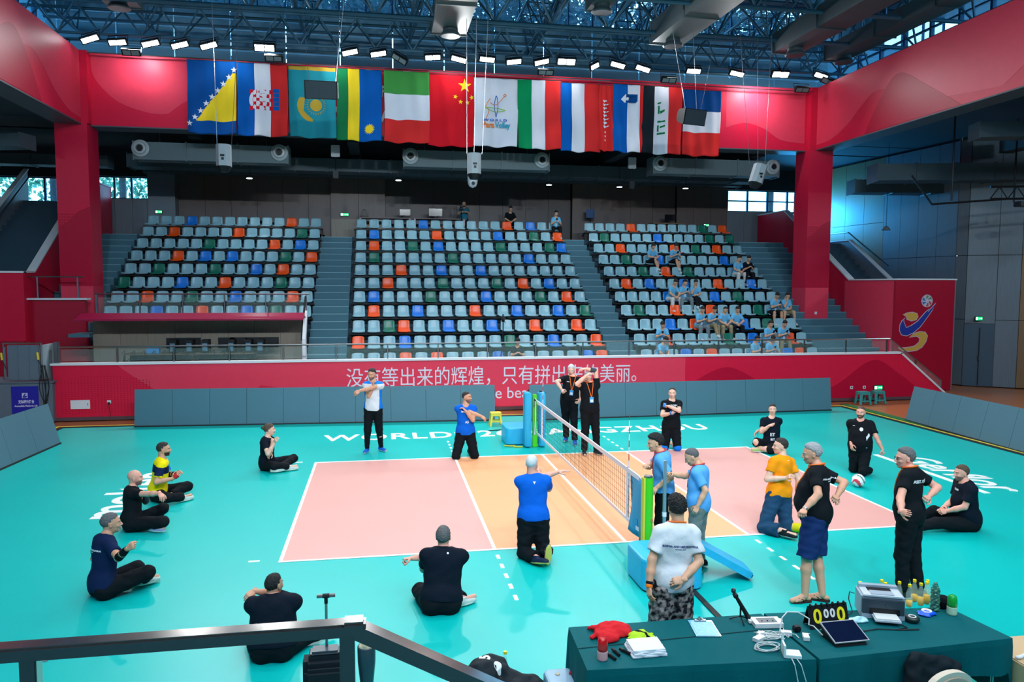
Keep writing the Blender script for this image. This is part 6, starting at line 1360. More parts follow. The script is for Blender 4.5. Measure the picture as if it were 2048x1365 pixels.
def glasses(t, g, d):
    C_, hx, hy, hz = d['C'], d['hx'], d['hy'], d['hz']; q = MB()
    for s_ in (-1, 1):
        c = C_+hx*s_*.031+hy*.104+hz*.004; q.tube([c+hx*.019*math.cos(a)+hz*.014*math.sin(a) for a in [2*PI*i/12 for i in range(12)]], .0022, 5, closed=True); q.tube([c+hx*s_*.019+hz*.004, C_+hx*s_*.082+hy*.0+hz*.006], .0022, 5)
    q.tube([C_+hx*.012+hy*.106+hz*.006, C_-hx*.012+hy*.106+hz*.006], .0022, 5); q.build('glasses', black_metal, t)
def belt_bag(t, g, d):
    c = d['P']+d['up']*.12*d['T']+d['f']*.17; MB().obb(c, d['r']*.11, d['up']*.035, d['f']*.03).build('belt_bag', ck2, t)
def wrist(s_, m_, rad=.034, nm='wristband', at=.92, wd=.035): return ring_on('E'+s_, 'W'+s_, at, rad, wd, m_, nm)
def sleeve_pad(s_, m_, a=.05, e=.95, rad=.05, nm='arm_sleeve'):
    def fn(t, g, d):
        p, q_ = g['E'+s_], g['W'+s_]; MB().tube([p*(1-u)+q_*u for u in (a, .35, .7, e)], [rad*1.05, rad*1.02, rad*.86, rad*.7], 14, cap=False).build(nm, m_, t, smooth=True)
    return fn
def pat_white(u, v, f_, c, g): return ((np.abs(u) > .145) & (v < .72) | (v > .93)).astype(int)
def pat_yellow(u, v, f_, c, g):
    m_ = np.zeros(len(u), int); m_[(v > .62) & (v < .84)] = 1; m_[(v > .62) & (v < .88) & (f_ > .02) & (u < .06) & (np.abs(u) < .14)] = 2; m_[(np.abs(u) > .13) & (v < .62) & (v > .3) & (u < 0)] = 3; return m_
wtext = mat('print_white', (225, 228, 232), .6, var=0); ntext = mat('print_navy', (40, 60, 120), .6, var=0)
cir = [(math.cos(a), math.sin(a)) for a in [2*PI*i/16 for i in range(16)]]
tri_ = [(-1, .8), (1, .8), (0, -1)]
bar_ = [(-1, -.2), (1, -.2), (1, .2), (-1, .2)]
PL = [
 ('white_far', 'man standing in white shirt with blue sides, stretching one arm across his chest', dict(top='shirt', top_m=[cwh, cbl2], pattern=pat_white, bottom='trousers', leg=.8, cuff=.04, hem=.98, skin='tan', hair='dark', style='medium', beard='stubble', shoe_m=blue_shoe, handL='relax', sleeve=.55, hemz=-.08, extra=[knee_pad('L', ck2, rad=.075), knee_pad('R', ck2, rad=.075)])),
 ('blue_kneel_far', 'man kneeling in blue shirt on the far sideline, arm stretched towards the yellow stool', dict(top_m=[cblu], bottom='trousers', leg=1.3, skin='tan', hair='dark', style='buzz', beard='stubble', sleeve=.6, hemz=-.06, extra=[knee_pad('L', cnav), knee_pad('R', cnav)], text=[('A5', -.02, .38, 1, .07, wtext)], logos=[([(-1, .3), (.4, 0), (1, .5), (.5, -.2), (1, -.8), (0, -.3), (-.8, -.6)], .06, .8, 1, .05, wtext)], shoe_m=white_shoe)),
 ('ref_back', 'white haired man standing in black polo with hand on hip and belt bag', dict(w=1.08, belly=.06, top_m=[ck], collar=1, bottom='trousers', leg=1.1, skin='pale', hair='white', style='short', lanyard='orange', shoe_m=blue_shoe, handR='grip', sleeve=.62, extra=[belt_bag], hemz=-.02, logos=[(bar_, .1, .78, 1, .03, wtext)])),
 ('ref_front', 'man in black polo holding both forearms over his head, blue badge on orange lanyard', dict(w=1.05, belly=.03, top_m=[ck], collar=1, bottom='trousers', leg=1.05, skin='pale', hair='grey', style='buzz', beard='grey', lanyard='orange', shoe_m=(cloth_m('shoe_dark', (40, 44, 50), .6), mat('sole_white', (220, 222, 225), .6, var=0)), sleeve=.5, hemz=-.16, extra=[ring_on('EL', 'WL', .3, .052, .16, cloth_m('tattoo_ink', (70, 76, 88)), 'forearm_sleeve')])),
 ('black_kneel_far', 'man kneeling in black shirt with arms crossed and blue taped hands, far side', dict(w=1.05, top_m=[ck], bottom='trousers', leg=1.1, hem=0, skin='pale', hair='dark', style='reced', sleeve=.6, hemz=-.06, handL='fist', handR='fist', text=[('I BOSN', 0, .8, 1, .055, wtext)], extra=[knee_pad('L', cbl2), knee_pad('R', cbl2), ring_on('WR', 'TR', .45, .05, .06, bandage, 'hand_tape'), ring_on('WL', 'TL', .45, .05, .06, bandage, 'hand_tape')], noshoes=1)),
 ('sit_far_right', 'man sitting cross legged in dark printed shirt at the far right court corner', dict(top_m=[cnav2], bottom='shorts', skin='pale', hair='dark', style='short', sleeve=.6, handL='relax', handR='flat', shoe_m=lime_shoe, text=[('ET', .0, .32, 1, .1, wtext), ('BIT', 0, .16, 1, .07, wtext)], extra=[knee_pad('L', ck2)])),
 ('black_kneel_right', 'heavy bearded man kneeling in black shirt with white side stripe, behind the ball', dict(w=1.12, belly=.09, top_m=[ck], bottom='trousers', leg=1.1, skin='ruddy', hair='brown', style='buzz', beard='brown', sleeve=.75, stumpL=1, stumpR=1, noshoes=1, handL='grip', logos=[(cir, -.02, .72, 1, .035, wtext), ([(-.25, -3), (.25, -3), (.25, .5), (1, 1.4), (.9, 2.2), (.5, 2.4), (.3, 1.7), (-.2, 1.2)], -.12, .36, 1, .055, wtext), (bar_, .12, .82, 1, .02, wtext)])),
 ('orange', 'man kneeling in orange shirt and slate trousers with one hand behind his back', dict(behind='L', top_m=[cor], bottom='trousers', bot_m=cdn, leg=1.6, hem=.75, cuff=.08, hemR=.3, skin='pale', hair='dark', style='short', sleeve=.58, hemz=-.03, handL='relax', shoe_m=(cloth_m('shoe_black', (30, 34, 36), .5), mat('sole_grey', (150, 160, 160), .6, var=0)), extra=[ring_on('KR', 'AR', .5, .072, .16, cloth_m('sock_yellow', (215, 205, 30)), 'yellow_sock')], logos=[(bar_, 0, .93, -1, .015, wtext)], wr=.006)),
 ('coach_shorts', 'grey haired coach in black polo, navy shorts and flip flops, one hand on hip', dict(nopush='R', w=1.08, belly=.1, top_m=[ck], collar=1, bottom='shorts', bot_m=csh, leg=1.5, skin='tan', hair='grey', style='medium', shoe='flipflop', lanyard='orange', badge=False, sleeve=.68, handL='grip', handR='grip', hemz=-.16, text=[('BOSNIA AND HERZEGOVINA', -.03, .76, -1, .028, wtext), ('NATIONAL TEAM', -.03, .72, -1, .014, wtext)], extra=[wrist('L', steel, .033, 'bracelet', .93, .02)])),
 ('coach_trousers', 'coach with glasses in black shirt reading ASST. COACH and black trousers, hands on hips', dict(nopush='R', behind='L', w=1.03, belly=.04, top_m=[ck], collar=1, bottom='trousers', leg=1.2, skin='ruddy', hair='saltpepper', style='medium', lanyard='orange', badge=False, sleeve=.6, handL='flat', handR='grip', hemz=-.16, text=[('ASST. COACH', -.01, .74, -1, .05, wtext)], extra=[glasses])),
 ('sit_right', 'stout man sitting in black shirt with legs stretched out, right of the coach with glasses', dict(w=1.1, belly=.08, top_m=[cnav2], bottom='trousers', leg=1.1, skin='ruddy', hair='brown', style='short', beard='stubble', sleeve=.7, handL='grip', handR='grip', noshoes=1, text=[('TEAM', .0, .8, 1, .04, wtext)])),
 ('sit_far_left', 'man with tied back hair sitting cross legged in black shirt at the far left', dict(top_m=[cnav2], bottom='trousers', leg=1.0, skin='pale', hair='brown', style='bun', sleeve=.6, handL='relax', handR='relax', shoe_m=white_shoe, extra=[knee_pad('R', ck2)])),
 ('yellow', 'dark bearded man sitting in bright yellow shirt with navy and blue bands', dict(top_m=[cyl, cnav, cbl2, ck], pattern=pat_yellow, bottom='trousers', leg=1.0, skin='tan', hair='dark', style='short', beard='dark', sleeve=.75, handL='relax', handR='relax', shoe_m=white_shoe, extra=[sleeve_pad('L', ck), ring_on('WR', 'TR', .4, .046, .07, mat('hand_tape_red', (215, 30, 40), .6, var=0), 'red_hand_tape'), knee_pad('R', ck2)], logos=[(cir, -.06, .68, 1, .035, wtext)])),
 ('bald', 'bald man sitting in black shirt with one hand gripping his shoulder', dict(w=1.05, top_m=[ck], bottom='trousers', leg=1.05, skin='ruddy', hair='dark', style='bald', beard='stubble', sleeve=.6, handL='flat', handR='relax', shoe_m=(cloth_m('shoe_speckled', (150, 156, 190), .6), mat('sole_white', (220, 222, 225), .6, var=0)), extra=[knee_pad('R', ck2), sleeve_pad('L', cloth_m('tattoo_ink', (96, 88, 84)), .1, .85, .049, 'tattoo_sleeve')], text=[('bi', -.1, .14, 1, .12, mat('print_orange', (240, 110, 30), .6, var=0))])),
 ('navy', 'short haired man sitting in navy shirt with lettering across the back', dict(top_m=[cnav], bottom='trousers', leg=1.05, skin='tan', hair='saltpepper', style='short', sleeve=.66, handL='relax', handR='fist', shoe_m=white_shoe, text=[('BOSNIA AND HERZEGOVINA', -.03, .72, -1, .028, wtext), ('NATIONAL TEAM', -.03, .68, -1, .014, wtext)], extra=[sleeve_pad('R', ck), sleeve_pad('L', ck)])),
 ('back_left', 'broad man sitting with his back to the camera behind the steel railing, left arm out', dict(w=1.36, belly=.05, top_m=[cnav2], bottom='trousers', leg=1.2, skin='tan', hair='black', style='short', sleeve=.75, handR='relax', noshoes=1, hemz=-.02, extra=[])),
 ('back_mid', 'grey haired man in black shirt sitting with his back to the camera, arm stretched left', dict(w=1.2, top_m=[cnav2], bottom='trousers', leg=1.15, skin='ruddy', hair='saltpepper', style='medium', sleeve=.7, handR='grip', handL='grip', shoe_m=white_shoe, hemz=-.0, logos=[(cir, .02, .93, -1, .012, wtext)])),
 ('blue_kneel_near', 'white haired man kneeling with his back to the camera in blue shirt, arm stretched right', dict(w=1.06, top_m=[cblu], bottom='trousers', leg=1.35, hem=.9, cuff=.07, skin='ruddy', hair='white', style='buzz', sleeve=.7, handL='flat', handR='relax', shoe_m=gum_shoe, shoeupR=(0, 1, .12), shoeupL=(0, .3, .95), hemz=-.02, logos=[(tri_, 0, .86, -1, .022, wtext)])),
 ('ref_blue_left', 'dark haired official in light blue polo standing left behind the green net post', dict(top_m=[clb], collar=1, bottom='trousers', leg=1.1, skin='asian', hair='black', style='mop', lanyard='red', badge=False, sleeve=.75, handL='relax', handR='relax', hemz=-.12)),
 ('ref_blue_right', 'balding official in light blue polo and grey trousers holding a silver pole', dict(w=1.03, belly=.03, top_m=[clb], collar=1, bottom='trousers', bot_m=cgr, leg=1.15, skin='asian', hair='saltpepper', style='reced', lanyard='red', badge=False, sleeve=.75, handL='relax', handR='grip', hemz=-.18)),
 ('boy', 'young man in white shirt and patterned shorts with one hand behind his back', dict(behind='RL', w=1.0, top_m=[cwh], bottom='shorts', bot_m=cam, leg=1.5, skin='asian', hair='black', style='mop', lanyard='orange', badge=False, sleeve=.72, fit=.022, handL='relax', handR='relax', hemz=-.14, wr=.006, text=[('BOSNIA AND HERZEGOVINA', 0, .66, -1, .027, ntext), ('NATIONAL TEAM', 0, .62, -1, .014, ntext)], extra=[wrist('L', mat('orange_band', (235, 120, 20), .5, var=0), .036, 'orange_wristband', .97, .03), ring_on('EL', 'WL', .86, .034, .03, ck2, 'watch')])),
]
for nm, lab, lk in PL:
    lk.setdefault('seed', len(nm)); person(lab, POSES[nm], lk, res=.0105)
# ---- volunteers and others sitting in the stands
def sit_pose(x, y, z, H=1.68, yaw=180, lean=.12, hd=-35, arms='phone', legs=0, hyaw=None, slump=0):
    a = math.radians(yaw); k = H/1.8; f = np.array([math.sin(a), math.cos(a), 0]); r = np.array([math.cos(a), -math.sin(a), 0]); u = np.array([0, 0, 1.])
    P = np.array([x, y, z+.53]); N = P+u*(.50*k-slump)+f*lean; up_ = nrm(N-P); g = dict(P=P, N=N, C=N+u*.185*k*math.cos(math.radians(hd)*.6)+f*(.02-.0022*hd)*1.0)
    g['SR'] = N+r*.17*k-up_*.06; g['SL'] = N-r*.17*k-up_*.06; g['HR'] = P+r*.09-u*.02; g['HL'] = P-r*.09-u*.02
    for s_, e in (('R', 1), ('L', -1)):
        sp = {0: .12, 1: .2, 2: .04}[legs]*e
        g['K'+s_] = g['H'+s_]+f*.40*k+r*sp*.5+u*.0; g['A'+s_] = np.array([*(g['K'+s_]+f*(.02 if legs != 2 else .08)*1.0+r*sp*.2)[:2], z+.1]); g['F'+s_] = g['A'+s_]+f*.15-u*.04
        if legs == 2 and e == 1: g['KR'] = g['HR']+f*.42*k-r*.08+u*.08; g['AR'] = g['KR']+f*.12-r*.05-u*.36; g['FR'] = g['AR']+f*.12-u*.08
        if arms == 'phone':
            g['E'+s_] = g['S'+s_]+f*.10-u*.24+r*e*.04; W_ = N+f*.32*k-u*.20+r*e*.05; g['W'+s_] = g['E'+s_]+nrm(W_-g['E'+s_])*.24; g['T'+s_] = g['W'+s_]+nrm(f*.4-r*e*.6+u*.5)*.16
        elif arms == 'knees':
            g['E'+s_] = g['S'+s_]+f*.12-u*.22+r*e*.07; g['W'+s_] = g['E'+s_]+nrm(g['K'+s_]+u*.1-g['E'+s_]-r*e*.12)*.24; g['T'+s_] = g['W'+s_]+nrm(f-u*.5-r*e*.5)*.16
        elif arms == 'chin':
            if e == 1: g['ER'] = g['SR']+f*.2-u*.2; g['WR'] = g['ER']+nrm(g['C']+f*.08-u*.1-g['ER'])*.24; g['TR'] = g['WR']+u*.16
            else: g['EL'] = g['SL']+f*.1-u*.24; g['WL'] = g['EL']+nrm(f*.8+r*.6-u*.2)*.24; g['TL'] = g['WL']+nrm(r+f*.2)*.15
    hy = math.radians(yaw if hyaw is None else hyaw); hp = math.radians(hd); g['f'] = f; g['hf'] = np.array([math.sin(hy)*math.cos(hp), math.cos(hy)*math.cos(hp), math.sin(hp)]); g['_'] = [H, 0, 0]
    return g
def phone(t, g, d):
    c = (g['TL']+g['TR'])/2-d['f']*.03; MB().obb(c, d['r']*.035, nrm(np.array([0, 0, 1.])*.8+d['f']*.5)*.07, d['f']*.005).build('phone', black_metal, t)
def white_badge(t, g, d):
    c = d['P']+d['up']*.35*d['T']+d['f']*.165; MB().obb(c, d['r']*.04, d['up']*.055, d['f']*.004).build('badge', mat('badge_white', (215, 228, 235), .4, var=0), t)
cw2 = cloth_m('white_trousers', (205, 206, 202)); cj = cloth_m('grey_jeans', (120, 136, 144)); ckh = cloth_m('khaki', (156, 142, 112)); cbl3 = cloth_m('black_trousers', (24, 26, 30))
SV = cloth_m('volunteer_blue', (104, 182, 226))
SP = [ # block, row, seat, yaw, arms, legs, bottoms, hair, label
 ('middle', 10, 16.1, 185, 'phone', 0, ('trousers', cbl3), 'mop', 'volunteer in light blue shirt at the right end of the top row'),
 ('right', 7, 4, 165, 'knees', 2, ('shorts', cbl3), 'long', 'long haired woman in light blue shirt sitting high in the right block, legs bare'),
 ('right', 7, 6.1, 180, 'phone', 2, ('shorts', cbl3), 'mop', 'volunteer in light blue shirt with crossed bare legs, second from left in the upper rows'),
 ('right', 6, 11.2, 172, 'knees', 0, ('trousers', cw2), 'mop', 'volunteer in light blue shirt and white trousers near the upper right aisle'),
 ('right', 6, 12.1, 185, 'phone', 0, ('trousers', cbl3), 'mop', 'person in dark jacket and black trousers beside the volunteer in white trousers'),
 ('right', 4, 4.0, 160, 'knees', 1, ('trousers', cw2), 'mop', 'volunteer in white trousers leaning forward, left of three in the fifth row'),
 ('right', 4, 5.1, 178, 'phone', 1, ('trousers', cj), 'mop', 'volunteer in grey jeans, middle of three in the fifth row'),
 ('right', 4, 6.1, 195, 'chin', 2, ('trousers', cbl3), 'mop', 'volunteer in black trousers with legs crossed, right of three in the fifth row'),
 ('right', 3, 12.0, 175, 'phone', 0, ('shorts', cbl3), 'mop', 'volunteer in black shorts beside the right column, left of two'),
 ('right', 3, 13.1, 182, 'chin', 1, ('shorts', ckh), 'mop', 'volunteer in khaki shorts beside the right column, right of two'),
 ('right', 2, 5.1, 170, 'phone', 0, ('trousers', cj), 'mop', 'volunteer in grey jeans, first of four sitting together in the third row'),
 ('right', 2, 6.1, 180, 'phone', 2, ('trousers', ckh), 'mop', 'volunteer in dark khaki trousers, second of four in the third row'),
 ('right', 2, 7.1, 182, 'knees', 0, ('trousers', ckh), 'short', 'volunteer in pale khaki trousers and cap, third of four in the third row'),
 ('right', 2, 8.1, 188, 'knees', 0, ('trousers', cbl3), 'mop', 'volunteer in black trousers, last of four in the third row'),
 ('right', 1, 1.6, 200, 'phone', 0, ('trousers', cj), 'long', 'volunteer sitting alone near the right aisle in the second row'),
 ('right', 1, 10.0, 180, 'phone', 0, ('trousers', cw2), 'mop', 'volunteer in the second row beside another, left one, near the right column'),
 ('right', 1, 11.1, 185, 'phone', 0, ('trousers', ckh), 'mop', 'volunteer in the second row near the right column, head bowed, right one'),
 ('right', 0, .7, 150, 'knees', 0, ('trousers', cbl3), 'mop', 'volunteer turned sideways in the front row of the right block, behind the glass'),
 ('right', 0, 8.0, 160, 'phone', 0, ('trousers', cj), 'mop', 'volunteer leaning over a phone in the front row, left of a pair behind the glass'),
 ('right', 0, 9.3, 185, 'phone', 0, ('trousers', cw2), 'mop', 'volunteer looking at a phone in the front row, right of a pair behind the glass')]
for i, (bl, k_, j, yw, ar, lg_, (bt, bm_), hs_, lab) in enumerate(SP):
    x0, x1, n, _ = BL[bl]; X = x0+(x1-x0)*(j+.5)/n; Y = T0+.28+TT*k_; Z = Z0+RZ*k_
    dark = 'dark jacket' in lab
    J = sit_pose(X, Y, Z, 1.66+.03*(i % 3), yw, .1+.05*(i % 3), -30-8*(i % 3), ar, lg_, yw+(-12, 8, 15)[i % 3])
    ex = [phone] if ar == 'phone' else []
    if not dark: ex.append(white_badge)
    person(lab, J, dict(top_m=[cnav2 if dark else SV], bottom=bt, bot_m=bm_, leg=1.1, skin='asian', hair='black', style=hs_, sleeve=.95 if dark else .7, zb=Z, seed=i, shoe_m=white_shoe, extra=ex, w=.92), 'people sitting in the stands', res=.0185)
Zu = ZU
# man with camera tripod in the front row of the middle block
J = sit_pose(5.95, 14.45, Z0, 1.7, 185, .12, -35, 'phone', 0)
person('man in black shirt looking at his phone beside the video camera tripod', J, dict(top_m=[ck2], bottom='trousers', skin='asian', hair='black', style='mop', sleeve=.7, zb=Z0, extra=[phone], w=.95), res=.016)
J = sit_pose(7.2, 23.4, Zu+.25, 1.7, 180, .2, -40, 'knees', 1)
person('person in black sitting hunched behind the top row of the middle block', J, dict(top_m=[ck2], bottom='trousers', skin='asian', hair='black', style='mop', sleeve=.95, zb=Zu, w=1.0), res=.0185)
tag(MB().bbox(6.95, 7.45, 23.3, 23.7, Zu, Zu+.62, .03).build('equipment_case', ck2), 'black case that the person in black sits on behind the top row', 'case')
def stand_pose(x, y, z, H, yaw):
    a = math.radians(yaw); k = H/1.8; f = np.array([math.sin(a), math.cos(a), 0]); r = np.array([math.cos(a), -math.sin(a), 0]); u = np.array([0, 0, 1.]); P = np.array([x, y, z+.95*k]); N = P+u*.55*k+f*.02
    g = dict(P=P, N=N, C=N+u*.18*k+f*.03, f=f, hf=f)
    for s_, e in (('R', 1), ('L', -1)):
        g['S'+s_] = N+r*e*.18*k-u*.06; g['H'+s_] = P+r*e*.09; g['K'+s_] = P+r*e*.12-u*.45*k; g['A'+s_] = np.array([*(P+r*e*.16)[:2], z+.09]); g['F'+s_] = g['A'+s_]+f*.16-u*.04
        g['E'+s_] = g['S'+s_]+f*.14-u*.22+r*e*.06; g['W'+s_] = g['E'+s_]+nrm(f-r*e*.5+u*.35)*.24; g['T'+s_] = g['W'+s_]+nrm(f*.5-r*e*.5)*.16
    g['_'] = [H, 0, 0]; return g
person('cameraman standing in dark teal shirt and black shorts behind the top row', stand_pose(5.15, 23.5, Zu, 1.75, 185), dict(top_m=[cloth_m('teal_shirt', (44, 110, 134))], bottom='shorts', skin='asian', hair='black', style='mop', sleeve=.7, zb=Zu, w=.95), res=.0185)
def tripod(x, y, z, h, lab):
    t = thing('camera_tripod', lab, 'tripod', (x, y, z))
    for k in range(3):
        a = PI/2+k*2*PI/3+.3; MB().tube([(x, y, z+h*.72), (x+.3*math.cos(a), y+.3*math.sin(a), z+.01)], [.016, .01], 6).build('leg', black_metal, t)
    MB().tube([(x, y, z+h*.4), (x, y, z+h)], .018, 6).build('centre_column', black_metal, t)
    MB().bbox(x-.05, x+.05, y-.05, y+.05, z+h, z+h+.06, .01).tube([(x, y, z+h+.03), (x+.12, y+.25, z+h-.05)], .01, 5).build('head', black_metal, t)
    cv = thing('video_camera', 'black video camera mounted on the '+lab.split(',')[0], 'camera', (x, y, z+h+.06))
    MB().bbox(x-.05, x+.05, y-.14, y+.14, z+h+.06, z+h+.18, .015).build('body', black_metal, cv); MB().lathe([(.045, 0), (.045, .1), (.05, .12)], (x, y-.14, z+h+.12), 12, Matrix.Rotation(PI/2, 3, 'X')).build('lens', black_metal, cv)
    MB().tube([(x, y-.1, z+h+.18), (x, y-.08, z+h+.24), (x, y+.08, z+h+.24), (x, y+.1, z+h+.18)], .012, 6).build('handle', black_metal, cv); MB().obb((x+.11, y-.02, z+h+.13), (.05, .01, 0), (0, 0, .035), (.0, .004, 0)).build('flip_screen', scr_dark, cv)
tripod(5.4, 14.0, Z0, 1.85, 'camera tripod in the front row of the middle block, among grey seats')
tripod(5.0, 23.1, Zu, 1.35, 'camera tripod behind the top row, before the standing cameraman')
# ------------------------------------------------------------------ net, posts, pads, ball, stools
net = thing('volleyball_net', 'sitting volleyball net across the middle of the court', 'net', (5, 3, 0))
band = mat('net_band_white', (225, 225, 238), .6, var=.02); cord = mat('net_cord', (46, 40, 40), .7, var=0)
MB().box(4.99, 5.01, -.55, 6.55, 1.08, 1.15).build('top_band', band, net)
MB().box(4.992, 5.008, -.55, 6.55, .35, .40).build('bottom_band', band, net)
for y in (-.02, 6.0): MB().box(4.988, 5.012, y-.025, y+.025, .35, 1.15).build('side_band', band, net)
q = MB(); r_ = .0018
for i in range(71): y = -.5+i*.1; q.box(5-r_, 5+r_, y-r_, y+r_, .40, 1.08)
for i in range(1, 7): z = .40+i*.097; q.box(5-r_, 5+r_, -.55, 6.55, z-r_, z+r_)
q.build('mesh_cords', cord, net)['kind'] = 'stuff'
q = MB(); q.tube([(5, -.9, 1.17), (5, -.55, 1.13)], .008, 5).tube([(5, 6.55, 1.13), (5, 6.85, 1.17)], .008, 5); q.build('tension_cord', band, net)
rod = mat('antenna_red', (200, 30, 40), .4, var=0)
for y, lab in ((-.02, 'red and white striped antenna on the near end of the net'), (6.0, 'red and white striped antenna on the far end of the net')):
    a = thing('net_antenna', lab, 'antenna', (5.015, y, .3))
    for i in range(16): MB().tube([(5.018, y, .35+i*.1), (5.018, y, .45+i*.1)], .0065, 6).build('stripe', rod if i % 2 else band, a)
    for z in (1.1, .68): MB().tube([(5.018, y, z-.09), (5.018, y, z+.04)], [.008, .016], 8).build('pocket', rod, a)
sp_blue = mat('pad_sky_blue', (40, 176, 222), .45, var=.04); lime = mat('pad_lime_green', (70, 205, 30), .4, var=.04)
# near post
npst = thing('net_post', 'bright green padded net post at the near end of the net', 'post', (5, -.9, 0))
MB().tube([(5, -.9, .03), (5, -.9, 1.22)], .068, 20).build('green_pad', lime, npst, smooth=False)
MB().box(4.92, 4.945, -.95, -.85, .03, 1.22).build('yellow_edge', mat('pad_yellow', (215, 210, 60), .5, var=0), npst)
MB().tube([(5, -.9, 1.22), (5, -.9, 1.245)], .06, 16).build('top_cap', steel, npst); MB().box(5.02, 5.05, -.972, -.96, .62, .66).build('clip', mat('clip_copper', (190, 120, 80), .4), npst)
# blue cloth hung between antenna and near post
V = []; F_ = []
for j in range(11):
    for i in range(9):
        u, v = i/8, j/10; V.append((5+.05*math.sin(u*9+v*2)*v+.04*math.sin(u*17)*v, -.16-.62*u+.06*math.sin(v*3)*(1-u)*0, 1.12-.80*v-.13*v*abs(u-.0)+.03*math.sin(u*8)*v))
for j in range(10):
    for i in range(8): F_.append((j*9+i, j*9+i+1, (j+1)*9+i+1, (j+1)*9+i))
bn = link_mesh('banner', V, F_, mat('banner_blue', (52, 158, 205), .7, var=.05), None, smooth=True); md = bn.modifiers.new('thickness', 'SOLIDIFY'); md.thickness = .004
tag(bn, 'light blue cloth banner hanging between the net and the green post', 'banner')
text_obj('banner_lettering', bn, mat('logo_purple', (90, 90, 190), .6, var=0), "WPV", size=.12, ext=.002, bold=.004, ax=(0, -1, 0), ay=(0, 0, 1), loc=(4.93, -.3, .72)) if False else None
# far post with two blue side pads
fps = thing('net_post', 'far green net post between two tall blue side pads', 'post', (5, 6.85, 0))
MB().bbox(4.955, 5.045, 6.8, 6.9, 0, 1.25, .01).build('green_post', lime, fps)
for x0, x1 in ((4.75, 4.9), (5.1, 5.24)): MB().bbox(x0, x1, 6.7, 7.0, .02, 1.3, .02).build('blue_pad', sp_blue, fps)
MB().box(4.98, 5.02, 6.78, 6.8, .95, 1.15).build('slot', black_metal, fps); MB().bbox(4.94, 5.06, 6.76, 6.82, 0, .28, .01).build('winch_housing', lime, fps)
MB().tube([(5.0, 6.78, 1.1), (5.01, 6.77, .7), (4.99, 6.77, .3)], .012, 6).build('winch_strap', band, fps); MB().bbox(5.06, 5.12, 6.72, 6.78, 1.0, 1.07, .01).build('pulley', band, fps)
MB().prism([(5.12, 1.34), (5.3, 1.27), (5.12, 1.27)], (0, 6.85, 0), (1, 0, 0), (0, 0, 1), (0, 1, 0), .02).build('top_flap', black_metal, fps)
# pads
def round_box(x0, x1, y0, y1, z0, z1, r, m_, nm, par, n=5, bev=.03):
    pts = []
    for cx, cy, a0 in ((x1-r, y1-r, 0), (x0+r, y1-r, PI/2), (x0+r, y0+r, PI), (x1-r, y0+r, 1.5*PI)):
        for i in range(n+1): a = a0+PI/2*i/n; pts.append((cx+r*math.cos(a), cy+r*math.sin(a)))
    cx, cy = (x0+x1)/2, (y0+y1)/2; N_ = len(pts); v = []
    for z, ins in ((z0, .01), (z0+.01, 0), (z1-bev, 0), (z1-bev*.3, bev*.3), (z1, bev)):
        for p in pts: d = Vector((p[0]-cx, p[1]-cy)).normalized(); v.append((p[0]-d.x*ins, p[1]-d.y*ins, z))
    f = [tuple(range(N_))[::-1], tuple(4*N_+i for i in range(N_))]+[(k*N_+i, k*N_+(i+1) % N_, (k+1)*N_+(i+1) % N_, (k+1)*N_+i) for k in range(4) for i in range(N_)]
    return MB().add(v, f).build(nm, m_, par)
pb = thing('post_base_pad', 'large sky blue padded box at the foot of the near net post', 'pad', (5.05, -1.45, 0))
round_box(4.62, 5.42, -1.86, -1.08, .02, .42, .14, sp_blue, 'padded_cover', pb); round_box(4.64, 5.4, -1.84, -1.1, 0, .02, .13, rubber, 'rubber_foot', pb)
sl_ = thing('leaning_pad', 'sky blue pad leaning from the box down to the floor on its right', 'pad', (5.8, -1.3, 0))
a, e = Vector((5.5, -1.35, .44)), Vector((6.16, -1.5, .07)); d = (e-a).normalized(); sd = Vector((.15, 1, 0)).normalized(); nn = d.cross(sd).normalized()
MB().obb((a+e)/2, d*(e-a).length/2, sd*.2, nn*.045).build('pad_panel', sp_blue, sl_); MB().obb(e+d*.01, d*.02, sd*.17, nn*.02).build('end_groove', mat('pad_blue_dark', (20, 110, 150), .5), sl_)
MB().box(5.52, 5.56, -1.36, -1.3, .0, .38).build('support_leg', sp_blue, sl_)
fb_ = thing('post_base_pad', 'sky blue padded box at the foot of the far net post', 'pad', (4.65, 7.4, 0))
round_box(4.35, 4.95, 7.05, 7.85, .02, .42, .1, sp_blue, 'padded_cover', fb_); round_box(4.37, 4.93, 7.07, 7.83, 0, .02, .09, rubber, 'rubber_foot', fb_)
tag(MB().tube([(4.3, 6.95, .02), (4.4, 6.85, .03), (4.55, 6.9, .02), (4.5, 6.8, .02), (4.7, 6.75, .02)], .02, 6).build('yellow_strap', mat('strap_yellow', (200, 190, 60), .6)), 'small yellow strap lying on the mat before the far blue pad', 'strap')
tag(MB().tube([(4.2, 8.9, .012), (4.8, 9.0, .012), (5.3, 8.9, .012)], .012, 6).build('floor_cable', rubber), 'thin black cable on the mat in the gap between the LED boards', 'cable')
# measuring pole held by the official
PR = POSES['ref_blue_right']['TR']; px_, py_ = PR[0]+.0, PR[1]-.01
mp_ = thing('measuring_pole', 'silver measuring pole held upright by the balding official', 'pole', (px_, py_, 0))
MB().box(px_-.02, px_+.02, py_-.015, py_+.015, 0, PR[2]+.16).build('pole_body', mat('anodised_silver', (150, 180, 195), .35, .6), mp_); MB().box(px_-.024, px_+.024, py_-.02, py_+.02, .72, .78).build('clamp', band, mp_)
